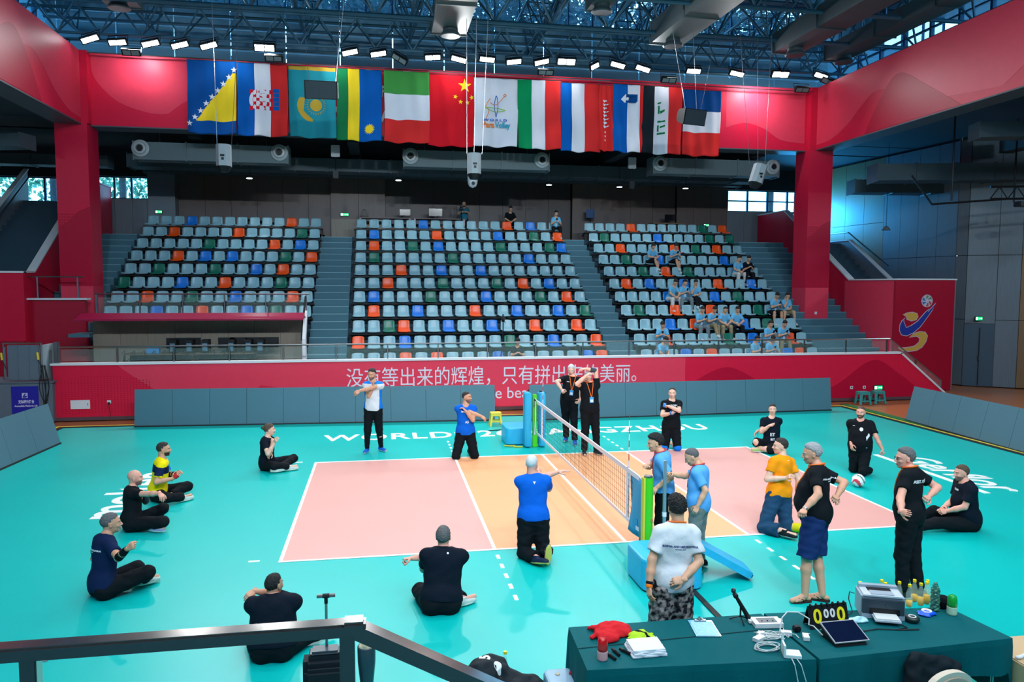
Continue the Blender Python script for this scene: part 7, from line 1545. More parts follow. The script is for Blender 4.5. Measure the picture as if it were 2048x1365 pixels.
# ball
bt = thing('volleyball', 'white, red and green volleyball on the mat before the kneeling man', 'ball', (10.38, 2.3, 0))
bcol = [mat('ball_white', (235, 235, 238), .45, var=0), mat('ball_red', (215, 60, 80), .45, var=0), mat('ball_green', (60, 130, 120), .45, var=0)]
for mi_ in range(3):
    bm = bmesh.new(); bmesh.ops.create_uvsphere(bm, u_segments=36, v_segments=24, radius=.125); q = MB(); fs = []
    for f in bm.faces:
        c = f.calc_center_median().normalized(); a = math.atan2(c.y, c.z+.2)+.9*c.x; s_ = math.sin(2*a+1.5*c.x)
        mm = 1 if s_ > .72 else 2 if s_ < -.9 else 0
        if mm == mi_: fs.append(f)
    for f in fs: q.add([(v.co.x+10.38, v.co.y+2.3, v.co.z+.125) for v in f.verts], [tuple(range(len(f.verts)))])
    q.build('ball_panel', bcol[mi_], bt, smooth=True)['kind'] = 'stuff'; bm.free()
def stool(x, y, m_, lab, s=1.0):
    t = thing('plastic_stool', lab, 'stool', (x, y, 0)); h = .36*s
    round_box(x-.15*s, x+.15*s, y-.13*s, y+.13*s, h-.03, h, .04, m_, 'seat', t, 3, .01)
    MB().box(x-.145*s, x+.145*s, y-.125*s, y-.115*s, h-.09, h-.03).box(x-.145*s, x+.145*s, y+.115*s, y+.125*s, h-.09, h-.03).box(x-.145*s, x-.135*s, y-.12*s, y+.12*s, h-.09, h-.03).box(x+.135*s, x+.145*s, y-.12*s, y+.12*s, h-.09, h-.03).build('apron', m_, t)
    for sx in (-1, 1):
        for sy in (-1, 1):
            MB().add([(x+sx*(a+da)*s, y+sy*(b_+db)*s, z) for z, a, b_ in ((0, .16, .14), (h-.06, .115, .095)) for da, db in ((-.03, -.03), (.02, -.03), (.02, .02), (-.03, .02))], [(0, 3, 2, 1), (4, 5, 6, 7), (0, 1, 5, 4), (1, 2, 6, 5), (2, 3, 7, 6), (3, 0, 4, 7)]).build('leg', m_, t)
    MB().box(x-.14*s, x+.14*s, y-.14*s, y-.13*s, .10, .14).box(x-.14*s, x+.14*s, y+.13*s, y+.14*s, .10, .14).build('stretcher', m_, t)
stool(4.5, 9.7, mat('stool_yellow', (240, 205, 70), .4), 'yellow plastic stool standing in the gap between the LED boards')
stool(16.82, 11.5, mat('stool_teal', (50, 150, 150), .4), 'left one of the two teal plastic stools at the right end of the parapet', 1.15)
stool(17.42, 11.6, MATS['stool_teal'], 'right one of the two teal plastic stools at the right end of the parapet', 1.15)
tag(MB().box(-2.03, -1.95, -2.47, -2.41, 0, .012).build('floor_plate', mat('plate_grey', (120, 140, 140), .5)), 'tiny grey floor plate in the mat at the lower left', 'floor plate')

# ------------------------------------------------------------------ officials' table
gc = mat('table_cloth_green', (0, 88, 94), .75, var=.06, scale=8, bump=.15, bscale=40, fab=True)
def table(cs, lab, drops, seed):
    """cs: corners far-left, far-right, near-right, near-left; drops per side far,right,near,left"""
    cx = sum(c[0] for c in cs)/4; cy = sum(c[1] for c in cs)/4; t = thing('folding_table', lab, 'table', (cx, cy, 0))
    MB().prism([(c[0]+(cx-c[0])*.03, c[1]+(cy-c[1])*.05) for c in cs], (0, 0, .715), (1, 0, 0), (0, 1, 0), (0, 0, 1), .025).build('table_top', mat('table_board', (150, 140, 120), .6), t)
    for c in cs:
        x, y = c[0]+(cx-c[0])*.12, c[1]+(cy-c[1])*.2; MB().tube([(x, y, 0), (x, y, .715)], .016, 8).build('leg', steel, t)
    random.seed(seed); ph = random.uniform(0, 6)
    V = []; F = []; n = [40, 16, 40, 16]; ring = []
    for s_ in range(4):
        a, e = cs[s_], cs[(s_+1) % 4]
        for i in range(n[s_]):
            u = i/n[s_]; ring.append((a[0]+(e[0]-a[0])*u, a[1]+(e[1]-a[1])*u, drops[s_]*(1) if 0 < i else max(drops[s_], drops[s_-1]), s_, u))
    N_ = len(ring); rows = 7
    for j in range(rows+1):
        for i, (x, y, dr, s_, u) in enumerate(ring):
            d = Vector((x-cx, y-cy)); a, e = cs[s_], cs[(s_+1) % 4]; nv = Vector((e[1]-a[1], -(e[0]-a[0]))).normalized(); nv = nv if nv.dot(d) > 0 else -nv
            if u == 0: nv = d.normalized()
            t_ = j/rows; w = .012*math.sin(i*1.1+ph)*t_+.02*math.sin(i*.37+ph*2)*t_+.006*t_
            V.append((x+nv.x*(w+.006*min(1, j)), y+nv.y*(w+.006*min(1, j)), .748-dr*t_-(.004 if j else 0)+.012*math.sin(i*.5+ph)*t_*(dr > 0)))
    for j in range(rows):
        for i in range(N_): F.append((j*N_+i, j*N_+(i+1) % N_, (j+1)*N_+(i+1) % N_, (j+1)*N_+i))
    V.append((cx, cy, .748)); k = len(V)-1
    for i in range(N_): F.append((k, (i+1) % N_, i))
    o = link_mesh('tablecloth', V, F, gc, None, None, False)
    md = o.modifiers.new('thickness', 'SOLIDIFY'); md.thickness = .004
    return t, o
t1, c1 = table([(3.07, -4.15), (4.93, -4.17), (4.95, -5.06), (3.03, -4.92)], 'left folding table under the dark green cloth with clothes and clipboard', (.6, .5, .36, .7), 1)
tag(c1, 'dark green cloth over the left table, under the red and lime clothes', 'tablecloth')
t2, c2 = table([(4.96, -4.17), (6.78, -4.33), (6.87, -5.0), (4.98, -5.07)], 'right folding table under the dark green cloth with printer and scoreboard', (.6, .55, .30, .5), 2)
tag(c2, 'dark green cloth over the right table, under the printer and bottles', 'tablecloth')
TZ = .752
tag(MB().tube([(3.05, -4.56, TZ), (3.8, -4.53, TZ+.002), (4.6, -4.50, TZ+.001), (4.92, -4.49, TZ)], .004, 5).build('cloth_seam', mat('seam_green', (0, 60, 62), .8)), 'raised fold line running along the left green tablecloth', 'seam')
def heap(nm, lab, cat, cx, cy, rx, ry, h, m_, seed, mats2=None, layers=None, z0=TZ, rot=0):
    random.seed(seed); F = Field((cx-rx-.1, cy-ry-.1, z0-.02), (cx+rx+.1, cy+ry+.1, z0+h+.1), .008)
    A_ = np.array([(math.cos(rot), math.sin(rot), 0), (-math.sin(rot), math.cos(rot), 0), (0, 0, 1)])
    for i in range(9):
        a = random.uniform(0, 6.28); q_ = random.uniform(0, .6); c = np.array((cx, cy, z0+h*.2))+A_[0]*rx*q_*math.cos(a)+A_[1]*ry*q_*math.sin(a)
        F.ell(c, A_, (rx*random.uniform(.35, .6), ry*random.uniform(.35, .6), h*random.uniform(.35, .8)), .02)
    for i in range(7):
        a = random.uniform(0, 6.28); p = np.array((cx, cy, z0+h*.55)); e = p+A_[0]*rx*math.cos(a)*.9+A_[1]*ry*math.sin(a)*.9+np.array([0, 0, -h*.35]); F.cone(p+(e-p)*.2, e, .02, .014, .02)
    F.wrinkle(.005, 45, seed); F.plane((cx, cy, z0), (0, 0, -1)); V, Q = F.mesh(); V = smooth_v(V, Q, 1)
    mi = mats2(V[Q].mean(1)) if mats2 else None
    o = np_obj(nm, V, Q, m_, None, mi); return tag(o, lab, cat)
heap('red_jacket', 'crumpled red jacket at the left end of the green table', 'jacket', 3.38, -4.34, .22, .17, .09, cloth_m('red_cloth', (205, 36, 44)), 3)
heap('lime_vest', 'crumpled lime green vest with black and orange parts on the table', 'vest', 3.64, -4.5, .16, .09, .09, [cloth_m('lime_cloth', (172, 215, 50)), ck, cor], 6, lambda c: np.where(np.sin(c[:, 0]*40+c[:, 1]*25) > .82, 1, np.where((c[:, 1] < -4.565) & (c[:, 0] > 3.56), 2, 0)))
tw = thing('folded_towel', 'folded white towel lying before the lime vest on the table', 'towel', (3.6, -4.7, TZ))
for i in range(4):
    F = Field((3.42, -4.86, TZ-.01), (3.80, -4.54, TZ+.12), .008); z = TZ+.009+.014*i; F.ell((3.6, -4.7, z), I3, (.2, .2, .012), 0)
    X = np.meshgrid(*F.ax, indexing='ij', sparse=True); dd_ = np.maximum(np.maximum(np.abs(X[0]-3.6-.02*(X[1]+4.7))-.145+.008*i*.5, np.abs(X[1]+4.695)-.115+.004*i), np.abs(X[2]-z)-.007); F.d = (dd_-.006).astype(f32); F.wrinkle(.002, 40, i)
    V, Q = F.mesh(); V = smooth_v(V, Q, 1); np_obj('fold', V, Q, cloth_m('towel_white', (222, 226, 232)), tw)
def beacon(x, y, col, em, lab):
    t = thing('signal_lamp', lab, 'lamp', (x, y, TZ)); MB().lathe([(.042, 0), (.044, .01), (.044, .07), (.04, .075)], (x, y, TZ), 20).build('base', mat('beacon_base_'+em, {'r': (232, 170, 170), 'g': (190, 225, 190)}[em], .5), t)
    MB().lathe([(.042, .075), (.044, .09), (.043, .14), (.034, .175), (.018, .185)], (x, y, TZ), 20).build('dome', mat('beacon_'+em, col, .08, alpha=.82, var=0, coat=.5), t, smooth=True)
    MB().lathe([(.015, .075), (.02, .1), (.02, .14), (.01, .15)], (x, y, TZ), 10).build('reflector', mat('beacon_in_'+em, tuple(min(255, c+70) for c in col), .3), t)
beacon(3.2, -4.77, (215, 16, 22), 'r', 'red signal lamp on a pale base before the red jacket')
beacon(6.70, -4.48, (20, 170, 50), 'g', 'green signal lamp on a pale base at the right end of the table')
for i, (x, y, a) in enumerate(((3.28, -4.76, 1.9), (3.34, -4.70, 1.75), (3.42, -4.70, 2.1))):
    t = thing('marker_pen', 'black marker lying beside the red signal lamp, %s one' % ('left', 'middle', 'right')[i], 'marker', (x, y, TZ)); dx, dy = math.cos(a)*.06, math.sin(a)*.06
    MB().tube([(x-dx, y-dy, TZ+.013), (x+dx*.3, y+dy*.3, TZ+.013)], .012, 10).build('barrel', ck2, t); MB().tube([(x+dx*.3, y+dy*.3, TZ+.013), (x+dx, y+dy, TZ+.013)], .013, 10).build('cap', black_metal, t)
cl_ = thing('clipboard', 'clear blue clipboard lying in the middle of the left table', 'clipboard', (4.27, -4.38, TZ))
a = .36; ax_, ay_ = Vector((math.cos(-a*.45), math.sin(-a*.45), 0)), Vector((math.sin(a*.45), math.cos(a*.45), 0))
MB().obb((4.265, -4.385, TZ+.004), ax_*.11, ay_*.16, (0, 0, .0025)).build('board', mat('clipboard_blue', (110, 180, 215), .2, coat=.4, var=.25, scale=14), cl_); MB().obb((4.265, -4.40, TZ+.008), ax_*.098, ay_*.135, (0, 0, .0008)).build('paper', mat('paper_bluish', (150, 205, 230), .5, var=.3, scale=40), cl_)
MB().obb(Vector((4.265, -4.385, TZ+.014))+ay_*.14, ax_*.05, ay_*.016, (0, 0, .006)).tube([Vector((4.235, -4.385, TZ+.02))+ay_*.15, Vector((4.265, -4.385, TZ+.035))+ay_*.165, Vector((4.295, -4.385, TZ+.02))+ay_*.15], .006, 6).build('clip', steel, cl_)
mc = thing('microphone', 'black microphone tilted in a small tripod stand on the table', 'microphone', (4.66, -4.3, TZ))
top = Vector((4.655, -4.3, TZ+.16)); dm = Vector((.5, -.1, -.86)).normalized()
MB().tube([top-dm*.12, top-dm*.085, top-dm*.075, top+dm*.08, top+dm*.16], [.02, .024, .016, .02, .023], 12).build('body', black_metal, mc, smooth=True); MB().lathe([(.006, 0), (.02, .01), (.022, .03), (.012, .045)], top-dm*.135-Vector((0, 0, .01)), 12).build('grille', mat('mic_grille', (50, 54, 60), .4, .6), mc)
MB().tube([(4.655, -4.3, TZ+.15), (4.655, -4.3, TZ+.04)], .008, 6).build('stand_column', black_metal, mc)
for k in range(3): a = .4+k*2.1; MB().tube([(4.655, -4.3, TZ+.05), (4.655+.1*math.cos(a), -4.3+.1*math.sin(a), TZ+.004)], .006, 5).build('stand_leg', black_metal, mc)
wht = mat('device_white', (222, 226, 224), .4, var=.02)
cs_ = thing('control_console', 'small white control console with buttons beside the microphone', 'console', (4.85, -4.4, TZ)); R_ = Vector((math.cos(-.12), math.sin(-.12), 0)); U_ = Vector((-R_.y, R_.x, 0)); c0 = Vector((4.86, -4.40, TZ))
MB().obb(c0+Vector((0, 0, .02)), R_*.13, U_*.075, (0, 0, .02)).build('case', wht, cs_); MB().obb(c0+Vector((0, 0, .041)), R_*.085, U_*.045, (0, 0, .002)).build('control_panel', mat('panel_grey', (110, 116, 120), .5), cs_)
for i, cc in enumerate(((140, 40, 50), (40, 60, 70), (30, 120, 70))): MB().lathe([(.007, 0), (.007, .008), (.004, .01)], c0+R_*(-.05+.05*i)-U_*.02+Vector((0, 0, .042)), 8).build('button', mat('btn%d' % i, cc, .4, var=0), cs_)
for sx in (-1, 1): MB().obb(c0+R_*sx*.135+U_*.03+Vector((0, 0, .02)), R_*.02, U_*.02, (0, 0, .012)).build('corner_lug', wht, cs_)
# cables, adapters, router
cc_m = mat('cable_white', (205, 212, 210), .5, var=0); random.seed(11)
q = MB()
for k in range(9):
    ra, rb = .085+.012*random.random()+k*.002, .055+.01*random.random(); ox, oy = 4.63+random.uniform(-.01, .02), -4.83+random.uniform(-.01, .01); q.tube([(ox+ra*math.cos(a)+.006*math.sin(3*a+k), oy+rb*math.sin(a), TZ+.005+.004*k*(.5+.5*math.sin(a+k))) for a in [2*PI*i/24 for i in range(24)]], .0028, 5, closed=True)
tag(q.build('cable_coil', cc_m), 'coil of thin white cable on the table, left of the router', 'cable', kind='stuff')
q = MB()
for k in range(8):
    p = [(4.70+random.uniform(-.05, .25), -4.62+random.uniform(-.1, .08), TZ+.006+.02*random.random()) for _ in range(5)]; P3 = [Vector(a) for a in p]
    pts = []
    for i in range(len(P3)-1):
        p0, p1, p2, p3 = P3[max(i-1, 0)], P3[i], P3[i+1], P3[min(i+2, 4)]
        for j in range(6): t_ = j/6; pts.append(.5*((2*p1)+(-p0+p2)*t_+(2*p0-5*p1+4*p2-p3)*t_*t_+(-p0+3*p1-3*p2+p3)*t_**3))
    q.tube(pts, .003, 5)
tag(q.build('loose_cables', cc_m), 'tangle of loose white cables behind the router', 'cables', kind='stuff')
for i, (x, y, a, s_) in enumerate(((4.64, -4.68, .5, 1.2), (4.70, -4.60, .2, .8), (4.93, -4.62, -.4, 1.0), (5.06, -4.72, 1.2, 1.0))):
    t = thing('power_adapter', 'white power adapter in the cable tangle, %s from the left' % ORDN[i], 'adapter', (x, y, TZ)); X_, Y_ = Vector((math.cos(a), math.sin(a), 0)), Vector((-math.sin(a), math.cos(a), 0))
    MB().obb((x, y, TZ+.018), X_*.045*s_, Y_*.025*s_, (0, 0, .016)).build('case', wht, t); MB().tube([Vector((x, y, TZ+.016))+X_*.045*s_, Vector((x, y, TZ+.012))+X_*.08*s_, Vector((x, y, TZ+.006))+X_*.1*s_-Y_*.05], .004, 5).build('lead', cc_m, t)
tag(MB().bbox(5.03, 5.09, -4.6, -4.54, TZ, TZ+.05, .008).build('black_adapter', black_metal), 'small black adapter block beside the white adapters', 'adapter')
q = MB(); q.tube([(4.88, -4.6, TZ+.02), (4.92, -4.56, TZ+.13), (4.98, -4.54, TZ+.17), (5.08, -4.55, TZ+.165), (5.16, -4.6, TZ+.12), (5.14, -4.63, TZ+.08), (5.18, -4.64, TZ+.07), (5.22, -4.72, TZ+.02)], .006, 6)
tag(q.build('screen_cable', cc_m), 'thick white cable arching up between the adapters and the tablet', 'cable')
tag(MB().tube([(5.28, -4.6, TZ+.01), (5.36, -4.585, TZ+.06), (5.45, -4.59, TZ+.075), (5.56, -4.6, TZ+.04), (5.62, -4.6, TZ+.01)], .005, 6).build('screen_cable', cc_m), 'white cable looping before the scoreboard behind the tablet', 'cable')
rt_ = thing('wifi_router', 'white router with a raised antenna at the front edge of the table', 'router', (4.74, -4.98, TZ)); X_, Y_ = Vector((.9, -.3, 0)).normalized(), Vector((.3, .9, 0)).normalized()
MB().obb((4.78, -4.98, TZ+.015), X_*.065, Y_*.055, (0, 0, .013)).build('case', wht, rt_); MB().obb((4.715, -4.955, TZ+.055), X_*.008, Y_*.06, (0, 0, .05)).build('side_plate', wht, rt_); MB().obb((4.735, -4.90, TZ+.1), X_*.008, Y_*.008, (0, 0, .07)).build('antenna', wht, rt_)
tag(MB().tube([(4.74, -5.04, TZ+.01), (4.74, -5.09, TZ-.02), (4.77, -5.115, TZ-.2), (4.75, -5.13, TZ-.33)], .004, 5).tube([(4.78, -5.05, TZ+.01), (4.8, -5.09, TZ-.03), (4.83, -5.12, TZ-.16), (4.77, -5.13, TZ-.3)], .004, 5).build('hanging_leads', cc_m), 'two white leads hanging from the router over the table edge', 'cable', kind='stuff')
# flip scoreboard
sb = thing('flip_scoreboard', 'black flip scoreboard showing 0 00 0 in yellow and white', 'scoreboard', (5.38, -4.5, TZ))
X_ = Vector((1, .05, 0)).normalized(); o_ = Vector((5.2, -4.565, TZ)); U_ = Vector((-.01, .3, .95)).normalized(); Wb, Hb = .40, .2; nb_ = X_.cross(U_)
MB().prism([(0, 0), (Wb, 0), (Wb, Hb), (0, Hb)], o_, X_, U_, -nb_, .006).build('front_board', black_metal, sb)
MB().prism([(0, 0), (Wb, 0), (Wb, Hb), (0, Hb)], o_+Vector((0, .13, 0)), X_, Vector((0, -.3, .95)).normalized(), nb_, .006).build('rear_board', black_metal, sb)
sy_ = mat('score_yellow', (240, 225, 30), .5, var=0)
for tx, x, y, sz, m_ in (('0', .085, .05, .17, sy_), ('0', .325, .05, .17, sy_), ('0', .175, .09, .1, wht), ('0', .24, .09, .1, wht)):
    text_obj('score_digit', sb, m_, tx, size=sz, ext=.001, bold=.004, ax=X_, ay=U_, loc=o_+X_*x+U_*y+nb_*.004, align='CENTER')
text_obj('maker_mark', sb, wht, 'ZPO', size=.035, ext=.0005, bold=.001, ax=X_, ay=U_, loc=o_+X_*.2+U_*.012+nb_*.003, align='CENTER')
for i in range(7): p = o_+X_*(.03+.057*i)+U_*Hb; MB().tube([p+nb_*.012*math.cos(a)+Vector((0, .0, 0))+U_*.016*math.sin(a)+X_*.002*math.sin(a) for a in [2*PI*k/10 for k in range(10)]], .006, 5, closed=True).build('binder_ring', black_metal, sb)
# tablet screen
tb = thing('tablet_screen', 'dark tablet screen propped on a black base before the scoreboard', 'tablet', (5.36, -4.8, TZ)); X_ = Vector((1, .02, 0)).normalized(); U_ = Vector((-.05, .9, .36)).normalized(); n_ = X_.cross(U_); o_ = Vector((5.38, -4.79, TZ+.075))
MB().obb(o_, X_*.165, U_*.12, n_*.006).build('bezel', mat('bezel_silver', (170, 175, 180), .35, .4), tb); MB().obb(o_+n_*.0035, X_*.155, U_*.11, n_*.004).build('screen', mat('screen_navy', (10, 20, 48), .1, var=.2, scale=12, coat=.3), tb)
MB().prism([(-4.905, TZ), (-4.68, TZ), (-4.68, TZ+.09), (-4.9, TZ+.012)], (5.23, 0, 0), (0, 1, 0), (0, 0, 1), (1, 0, 0), .29).build('base_wedge', black_metal, tb)
tag(heap('mask_pack', '', 'pack', 5.72, -4.48, .1, .05, .025, mat('pack_paleblue', (170, 215, 228), .3, var=.15, scale=30), 9), 'crumpled pale blue plastic pack between scoreboard and printer', 'pack')
# printer
pr = thing('laser_printer', 'grey laser printer with its paper tray pulled out on the right table', 'printer', (6.02, -4.38, TZ)); a = -.38; X_ = Vector((math.cos(a), math.sin(a), 0)); Y_ = Vector((-math.sin(a), math.cos(a), 0)); c0 = Vector((6.03, -4.36, TZ))
pg = mat('printer_light', (150, 165, 178), .45); pdk = mat('printer_dark', (50, 62, 72), .4)
def pbx(nm, m_, x0, x1, y0, y1, z0, z1): MB().obb(c0+X_*(x0+x1)/2+Y_*(y0+y1)/2+Vector((0, 0, (z0+z1)/2)), X_*(x1-x0)/2, Y_*(y1-y0)/2, (0, 0, (z1-z0)/2)).build(nm, m_, pr)
pbx('body', pg, -.19, .19, -.1, .13, 0, .2); pbx('front_cover', pdk, -.18, .18, -.13, -.1, .04, .18); pbx('base', pg, -.185, .185, -.13, .12, .0, .045)
pbx('top_plate', mat('printer_pale', (190, 200, 208), .4), -.17, .17, -.11, .12, .2, .215); pbx('output_slot', black_metal, -.11, .1, .0, .08, .214, .219); pbx('output_ramp', pg, -.1, .1, -.09, .0, .214, .222); pbx('top_rear', pg, -.17, .17, .08, .13, .2, .24)
pbx('tray_recess', black_metal, -.12, .14, -.134, -.12, .045, .1); pbx('paper_tray', MATS['printer_pale'], -.1, .12, -.27, -.12, .03, .045); pbx('paper', wht, -.09, .11, -.26, -.11, .045, .058)
MB().lathe([(.014, 0), (.014, .003)], c0-Y_*.131+Vector((0, 0, .13))+X_*.03, 14, Matrix.Rotation(PI/2, 3, 'X')).build('round_mark', steel, pr)
tag(MB().tube([(5.86, -4.22, TZ+.15), (5.82, -4.2, TZ+.16), (5.8, -4.22, TZ+.1), (5.79, -4.3, TZ+.01), (5.7, -4.36, TZ+.005), (5.62, -4.33, TZ+.005)], .005, 6).build('printer_cable', rubber), 'black printer cable looping behind the printer', 'cable')
tag(MB().tube([(5.62, -4.68, TZ+.005), (5.8, -4.66, TZ+.005), (5.95, -4.7, TZ+.005), (6.08, -4.68, TZ+.005), (6.06, -4.60, TZ+.006), (6.02, -4.56, TZ+.02)], .005, 6).tube([(5.95, -4.7, TZ+.005), (6.05, -4.72, TZ+.006), (6.16, -4.73, TZ+.006)], .006, 6).build('loose_black_cable', rubber), 'loose black cable with plug on the cloth before the printer', 'cable')
# bottles
gl = mat('bottle_plastic', (205, 235, 225), .08, alpha=.22, var=0); jc = mat('juice_yellow', (248, 190, 20), .25, var=.1); cpy = mat('cap_yellow', (245, 215, 20), .4, var=0)
def bottle(x, y, lab, fill=.5):
    t = thing('juice_bottle', lab, 'bottle', (x, y, TZ), 'yellow capped juice bottles')
    MB().lathe([(.026, 0), (.031, .01), (.031, .11), (.027, .14), (.014, .185), (.013, .2)], (x, y, TZ), 16).build('shell', gl, t, smooth=True)
    MB().lathe([(.024, .004), (.028, .012), (.028, .02+.09*fill), (.02, .022+.09*fill)], (x, y, TZ), 14).build('juice', jc, t, smooth=True)
    MB().lathe([(.016, 0), (.016, .022), (.013, .024)], (x, y, TZ+.198), 14).build('cap', cpy, t)
for i, (x, y, lab) in enumerate(((5.98, -4.13, 'juice bottle whose yellow cap just shows behind the top left of the printer'), (6.22, -4.12, 'juice bottle behind the printer, rear one of two at its right corner'), (6.21, -4.19, 'juice bottle behind the printer, front one of two at its right corner'), (6.36, -4.19, 'juice bottle right of the printer, left one in the back row'), (6.41, -4.27, 'juice bottle right of the printer, left one in the front row'), (6.54, -4.17, 'juice bottle in the middle of the group, rear one'), (6.54, -4.26, 'juice bottle in the middle of the group, front one'), (6.62, -4.24, 'juice bottle beside the wrapped bottle, front one'), (6.66, -4.17 if False else -4.30+.1, 'juice bottle beside the wrapped bottle, rear one'))):
    bottle(x, y+(0.0), lab, .45+.1*(i % 4))
tr_ = thing('tape_roll', 'dark green roll of tape lying before the printer tray', 'tape', (6.22, -4.56, TZ)); MB().tube([(6.22+.042*math.cos(a), -4.56+.042*math.sin(a), TZ+.025) for a in [2*PI*k/24 for k in range(24)]], .024, 8, closed=True).build('tape_winding', mat('tape_dark', (16, 40, 38), .4), tr_, smooth=True)
MB().tube([(6.22+.03*math.cos(a), -4.56+.03*math.sin(a), TZ+.047) for a in [2*PI*k/24 for k in range(24)]], .006, 6, closed=True).build('core', wht, tr_)
br_ = thing('tape_roll', 'white roll lying on a crumpled blue film before the bottles', 'tape', (6.46, -4.45, TZ)); MB().lathe([(.045, 0), (.048, .01), (.045, .02), (.01, .022)], (6.465, -4.44, TZ+.015), 18).build('white_disc', wht, br_); MB().lathe([(.02, 0), (.018, .002)], (6.465, -4.44, TZ+.037), 12).build('label', mat('label_peach', (230, 190, 175), .5), br_)
heap('blue_film', 'crumpled bright blue film under the white roll', 'film', 6.455, -4.455, .085, .06, .02, mat('film_blue', (20, 90, 220), .3), 12)
wp = thing('wrapped_bottle', 'tall bottle wrapped in clear green plastic behind the green lamp', 'bottle', (6.6, -4.38, TZ)); F = Field((6.54, -4.45, TZ-.01), (6.66, -4.31, TZ+.3), .006); F.cone((6.6, -4.38, TZ), (6.6, -4.38, TZ+.2), .04, .036, .02); F.cone((6.6, -4.38, TZ+.2), (6.6, -4.38, TZ+.25), .034, .022, .01); F.wrinkle(.006, 110, 2); F.plane((6.6, -4.38, TZ), (0, 0, -1)); V, Q = F.mesh()
np_obj('plastic_wrap', V, Q, mat('wrap_green', (70, 130, 110), .15, alpha=.8, var=.5, scale=45, coat=.5), wp); MB().lathe([(.025, .002), (.025, .2)], (6.6, -4.38, TZ), 12).build('bottle_inside', mat('inner_green', (30, 90, 70), .4), wp)
tag(MB().lathe([(.03, 0), (.04, .0), (.046, .11), (.042, .112), (.03, .02)], (6.715, -4.34, TZ), 18).build('black_cup', ck2, smooth=True), 'black cup between the wrapped bottle and the green lamp', 'cup')

# ------------------------------------------------------------------ foreground: steel railing, bags, chairs
ry = -8.4; bs = mat('polished_steel', (168, 164, 160), .14, .95, bump=.01, bscale=14, var=.04)
sr = thing('steel_railing', 'large square steel railing across the foreground', 'railing', (.8, ry, 1.75))
MB().bbox(-2.6, 1.36, ry-.03, ry+.03, 2.81, 2.85, .006).build('top_rail', bs, sr)
MB().bar((1.34, ry, 2.825), (3.6, ry, 1.6), .06, .042).build('sloping_rail', bs, sr); MB().bbox(1.30, 1.37, ry-.032, ry+.032, 2.806, 2.855, .008).build('corner_joint', bs, sr)
for x in (-1.6, .463, 1.315): MB().bbox(x-.022, x+.022, ry-.022, ry+.022, 1.75, 2.82, .004).build('post', bs, sr)
MB().bar((1.95, ry, 1.6), (1.95, ry, 2.47), .04, .04, (1, 0, 0)).build('post', bs, sr)
struct(MB().box(-4, 1.5, -9.4, -8.1, 1.55, 1.75).build('floor_near_stand', step_grey))
sc = thing('suitcase', 'black trolley suitcase with its handle pulled up behind the steel railing', 'suitcase', (.9, -3.9, 0)); sm_b = cloth_m('suitcase_black', (30, 38, 44), .6)
MB().bbox(.72, 1.10, -4.02, -3.78, .04, .58, .05).build('body', sm_b, sc); MB().bbox(.74, 1.08, -4.1, -4.02, .1, .50, .03).build('front_pocket', sm_b, sc); MB().bbox(.66, .98, -4.16, -4.06, .08, .36, .03).build('lower_pocket', sm_b, sc)
MB().bbox(.78, 1.04, -3.98, -3.82, .57, .61, .02).build('top_panel', mat('suitcase_top', (50, 64, 74), .4), sc); MB().tube([(.92, -3.86, .58), (.92, -3.86, 1.03)], .012, 8).build('handle_tube', steel, sc)
MB().tube([(.92, -3.86, 1.0), (.92, -3.86, 1.06)], .016, 8).build('handle_neck', black_metal, sc); MB().tube([(.84, -3.86, 1.07), (1.0, -3.86, 1.07)], .018, 8).build('handle_grip', steel, sc); MB().tube([(.89, -3.86, 1.07), (.95, -3.86, 1.07)], .021, 8).build('handle_button', black_metal, sc)
for x in (.76, 1.06):
    for y in (-4.0, -3.8): MB().lathe([(.028, -.012), (.028, .012)], (x, y, .028), 10, Matrix.Rotation(PI/2, 3, 'Y')).build('wheel', black_metal, sc)
pz = thing('prosthetic_leg', 'dark prosthetic leg standing upright with a beige liner at its top', 'prosthesis', (1.27, -3.95, 0)); MB().lathe([(.04, .0), (.045, .12), (.06, .3), (.078, .48), (.08, .62), (.078, .625)], (1.27, -3.95, 0), 20).build('socket', mat('socket_blue_grey', (44, 62, 74), .35), pz, smooth=True)
F = Field((1.17, -4.06, .56), (1.37, -3.84, .72), .008); F.ell((1.27, -3.95, .61), I3, (.07, .07, .06), 0); F.ell((1.28, -3.96, .66), I3, (.045, .04, .03), .02); F.wrinkle(.007, 60, 3); V, Q = F.mesh(); np_obj('liner', V, Q, mat('liner_beige', (190, 180, 150), .7), pz)
F = Field((1.15, -4.3, -.01), (1.4, -3.8, .14), .01); F.ell((1.27, -4.0, .05), I3, (.05, .15, .05), 0); F.plane((0, 0, 0), (0, 0, -1)); V, Q = F.mesh(); np_obj('foot_shoe', V, Q, ck2, pz)
bp_ = thing('backpack', 'black backpack with a white 5 and round badge at the bottom of the view', 'backpack', (2.45, -4.1, 0))
F = Field((2.02, -4.5, -.01), (2.98, -3.75, .56), .011); F.ell((2.3, -4.05, .22), I3, (.2, .17, .24), 0); F.ell((2.38, -4.0, .36), I3, (.16, .12, .1), .05); F.ell((2.62, -4.18, .2), I3, (.24, .15, .16), .05); F.cone((2.5, -4.1, .36), (2.86, -4.25, .18), .05, .03, .04); F.plane((0, 0, 0), (0, 0, -1)); F.wrinkle(.008, 26, 4); V, Q = F.mesh(); V = smooth_v(V, Q, 1)
bo = np_obj('body', V, Q, sm_b, bp_); bvh_b = BVHTree.FromPolygons([tuple(x) for x in V], [tuple(x) for x in Q.tolist()])
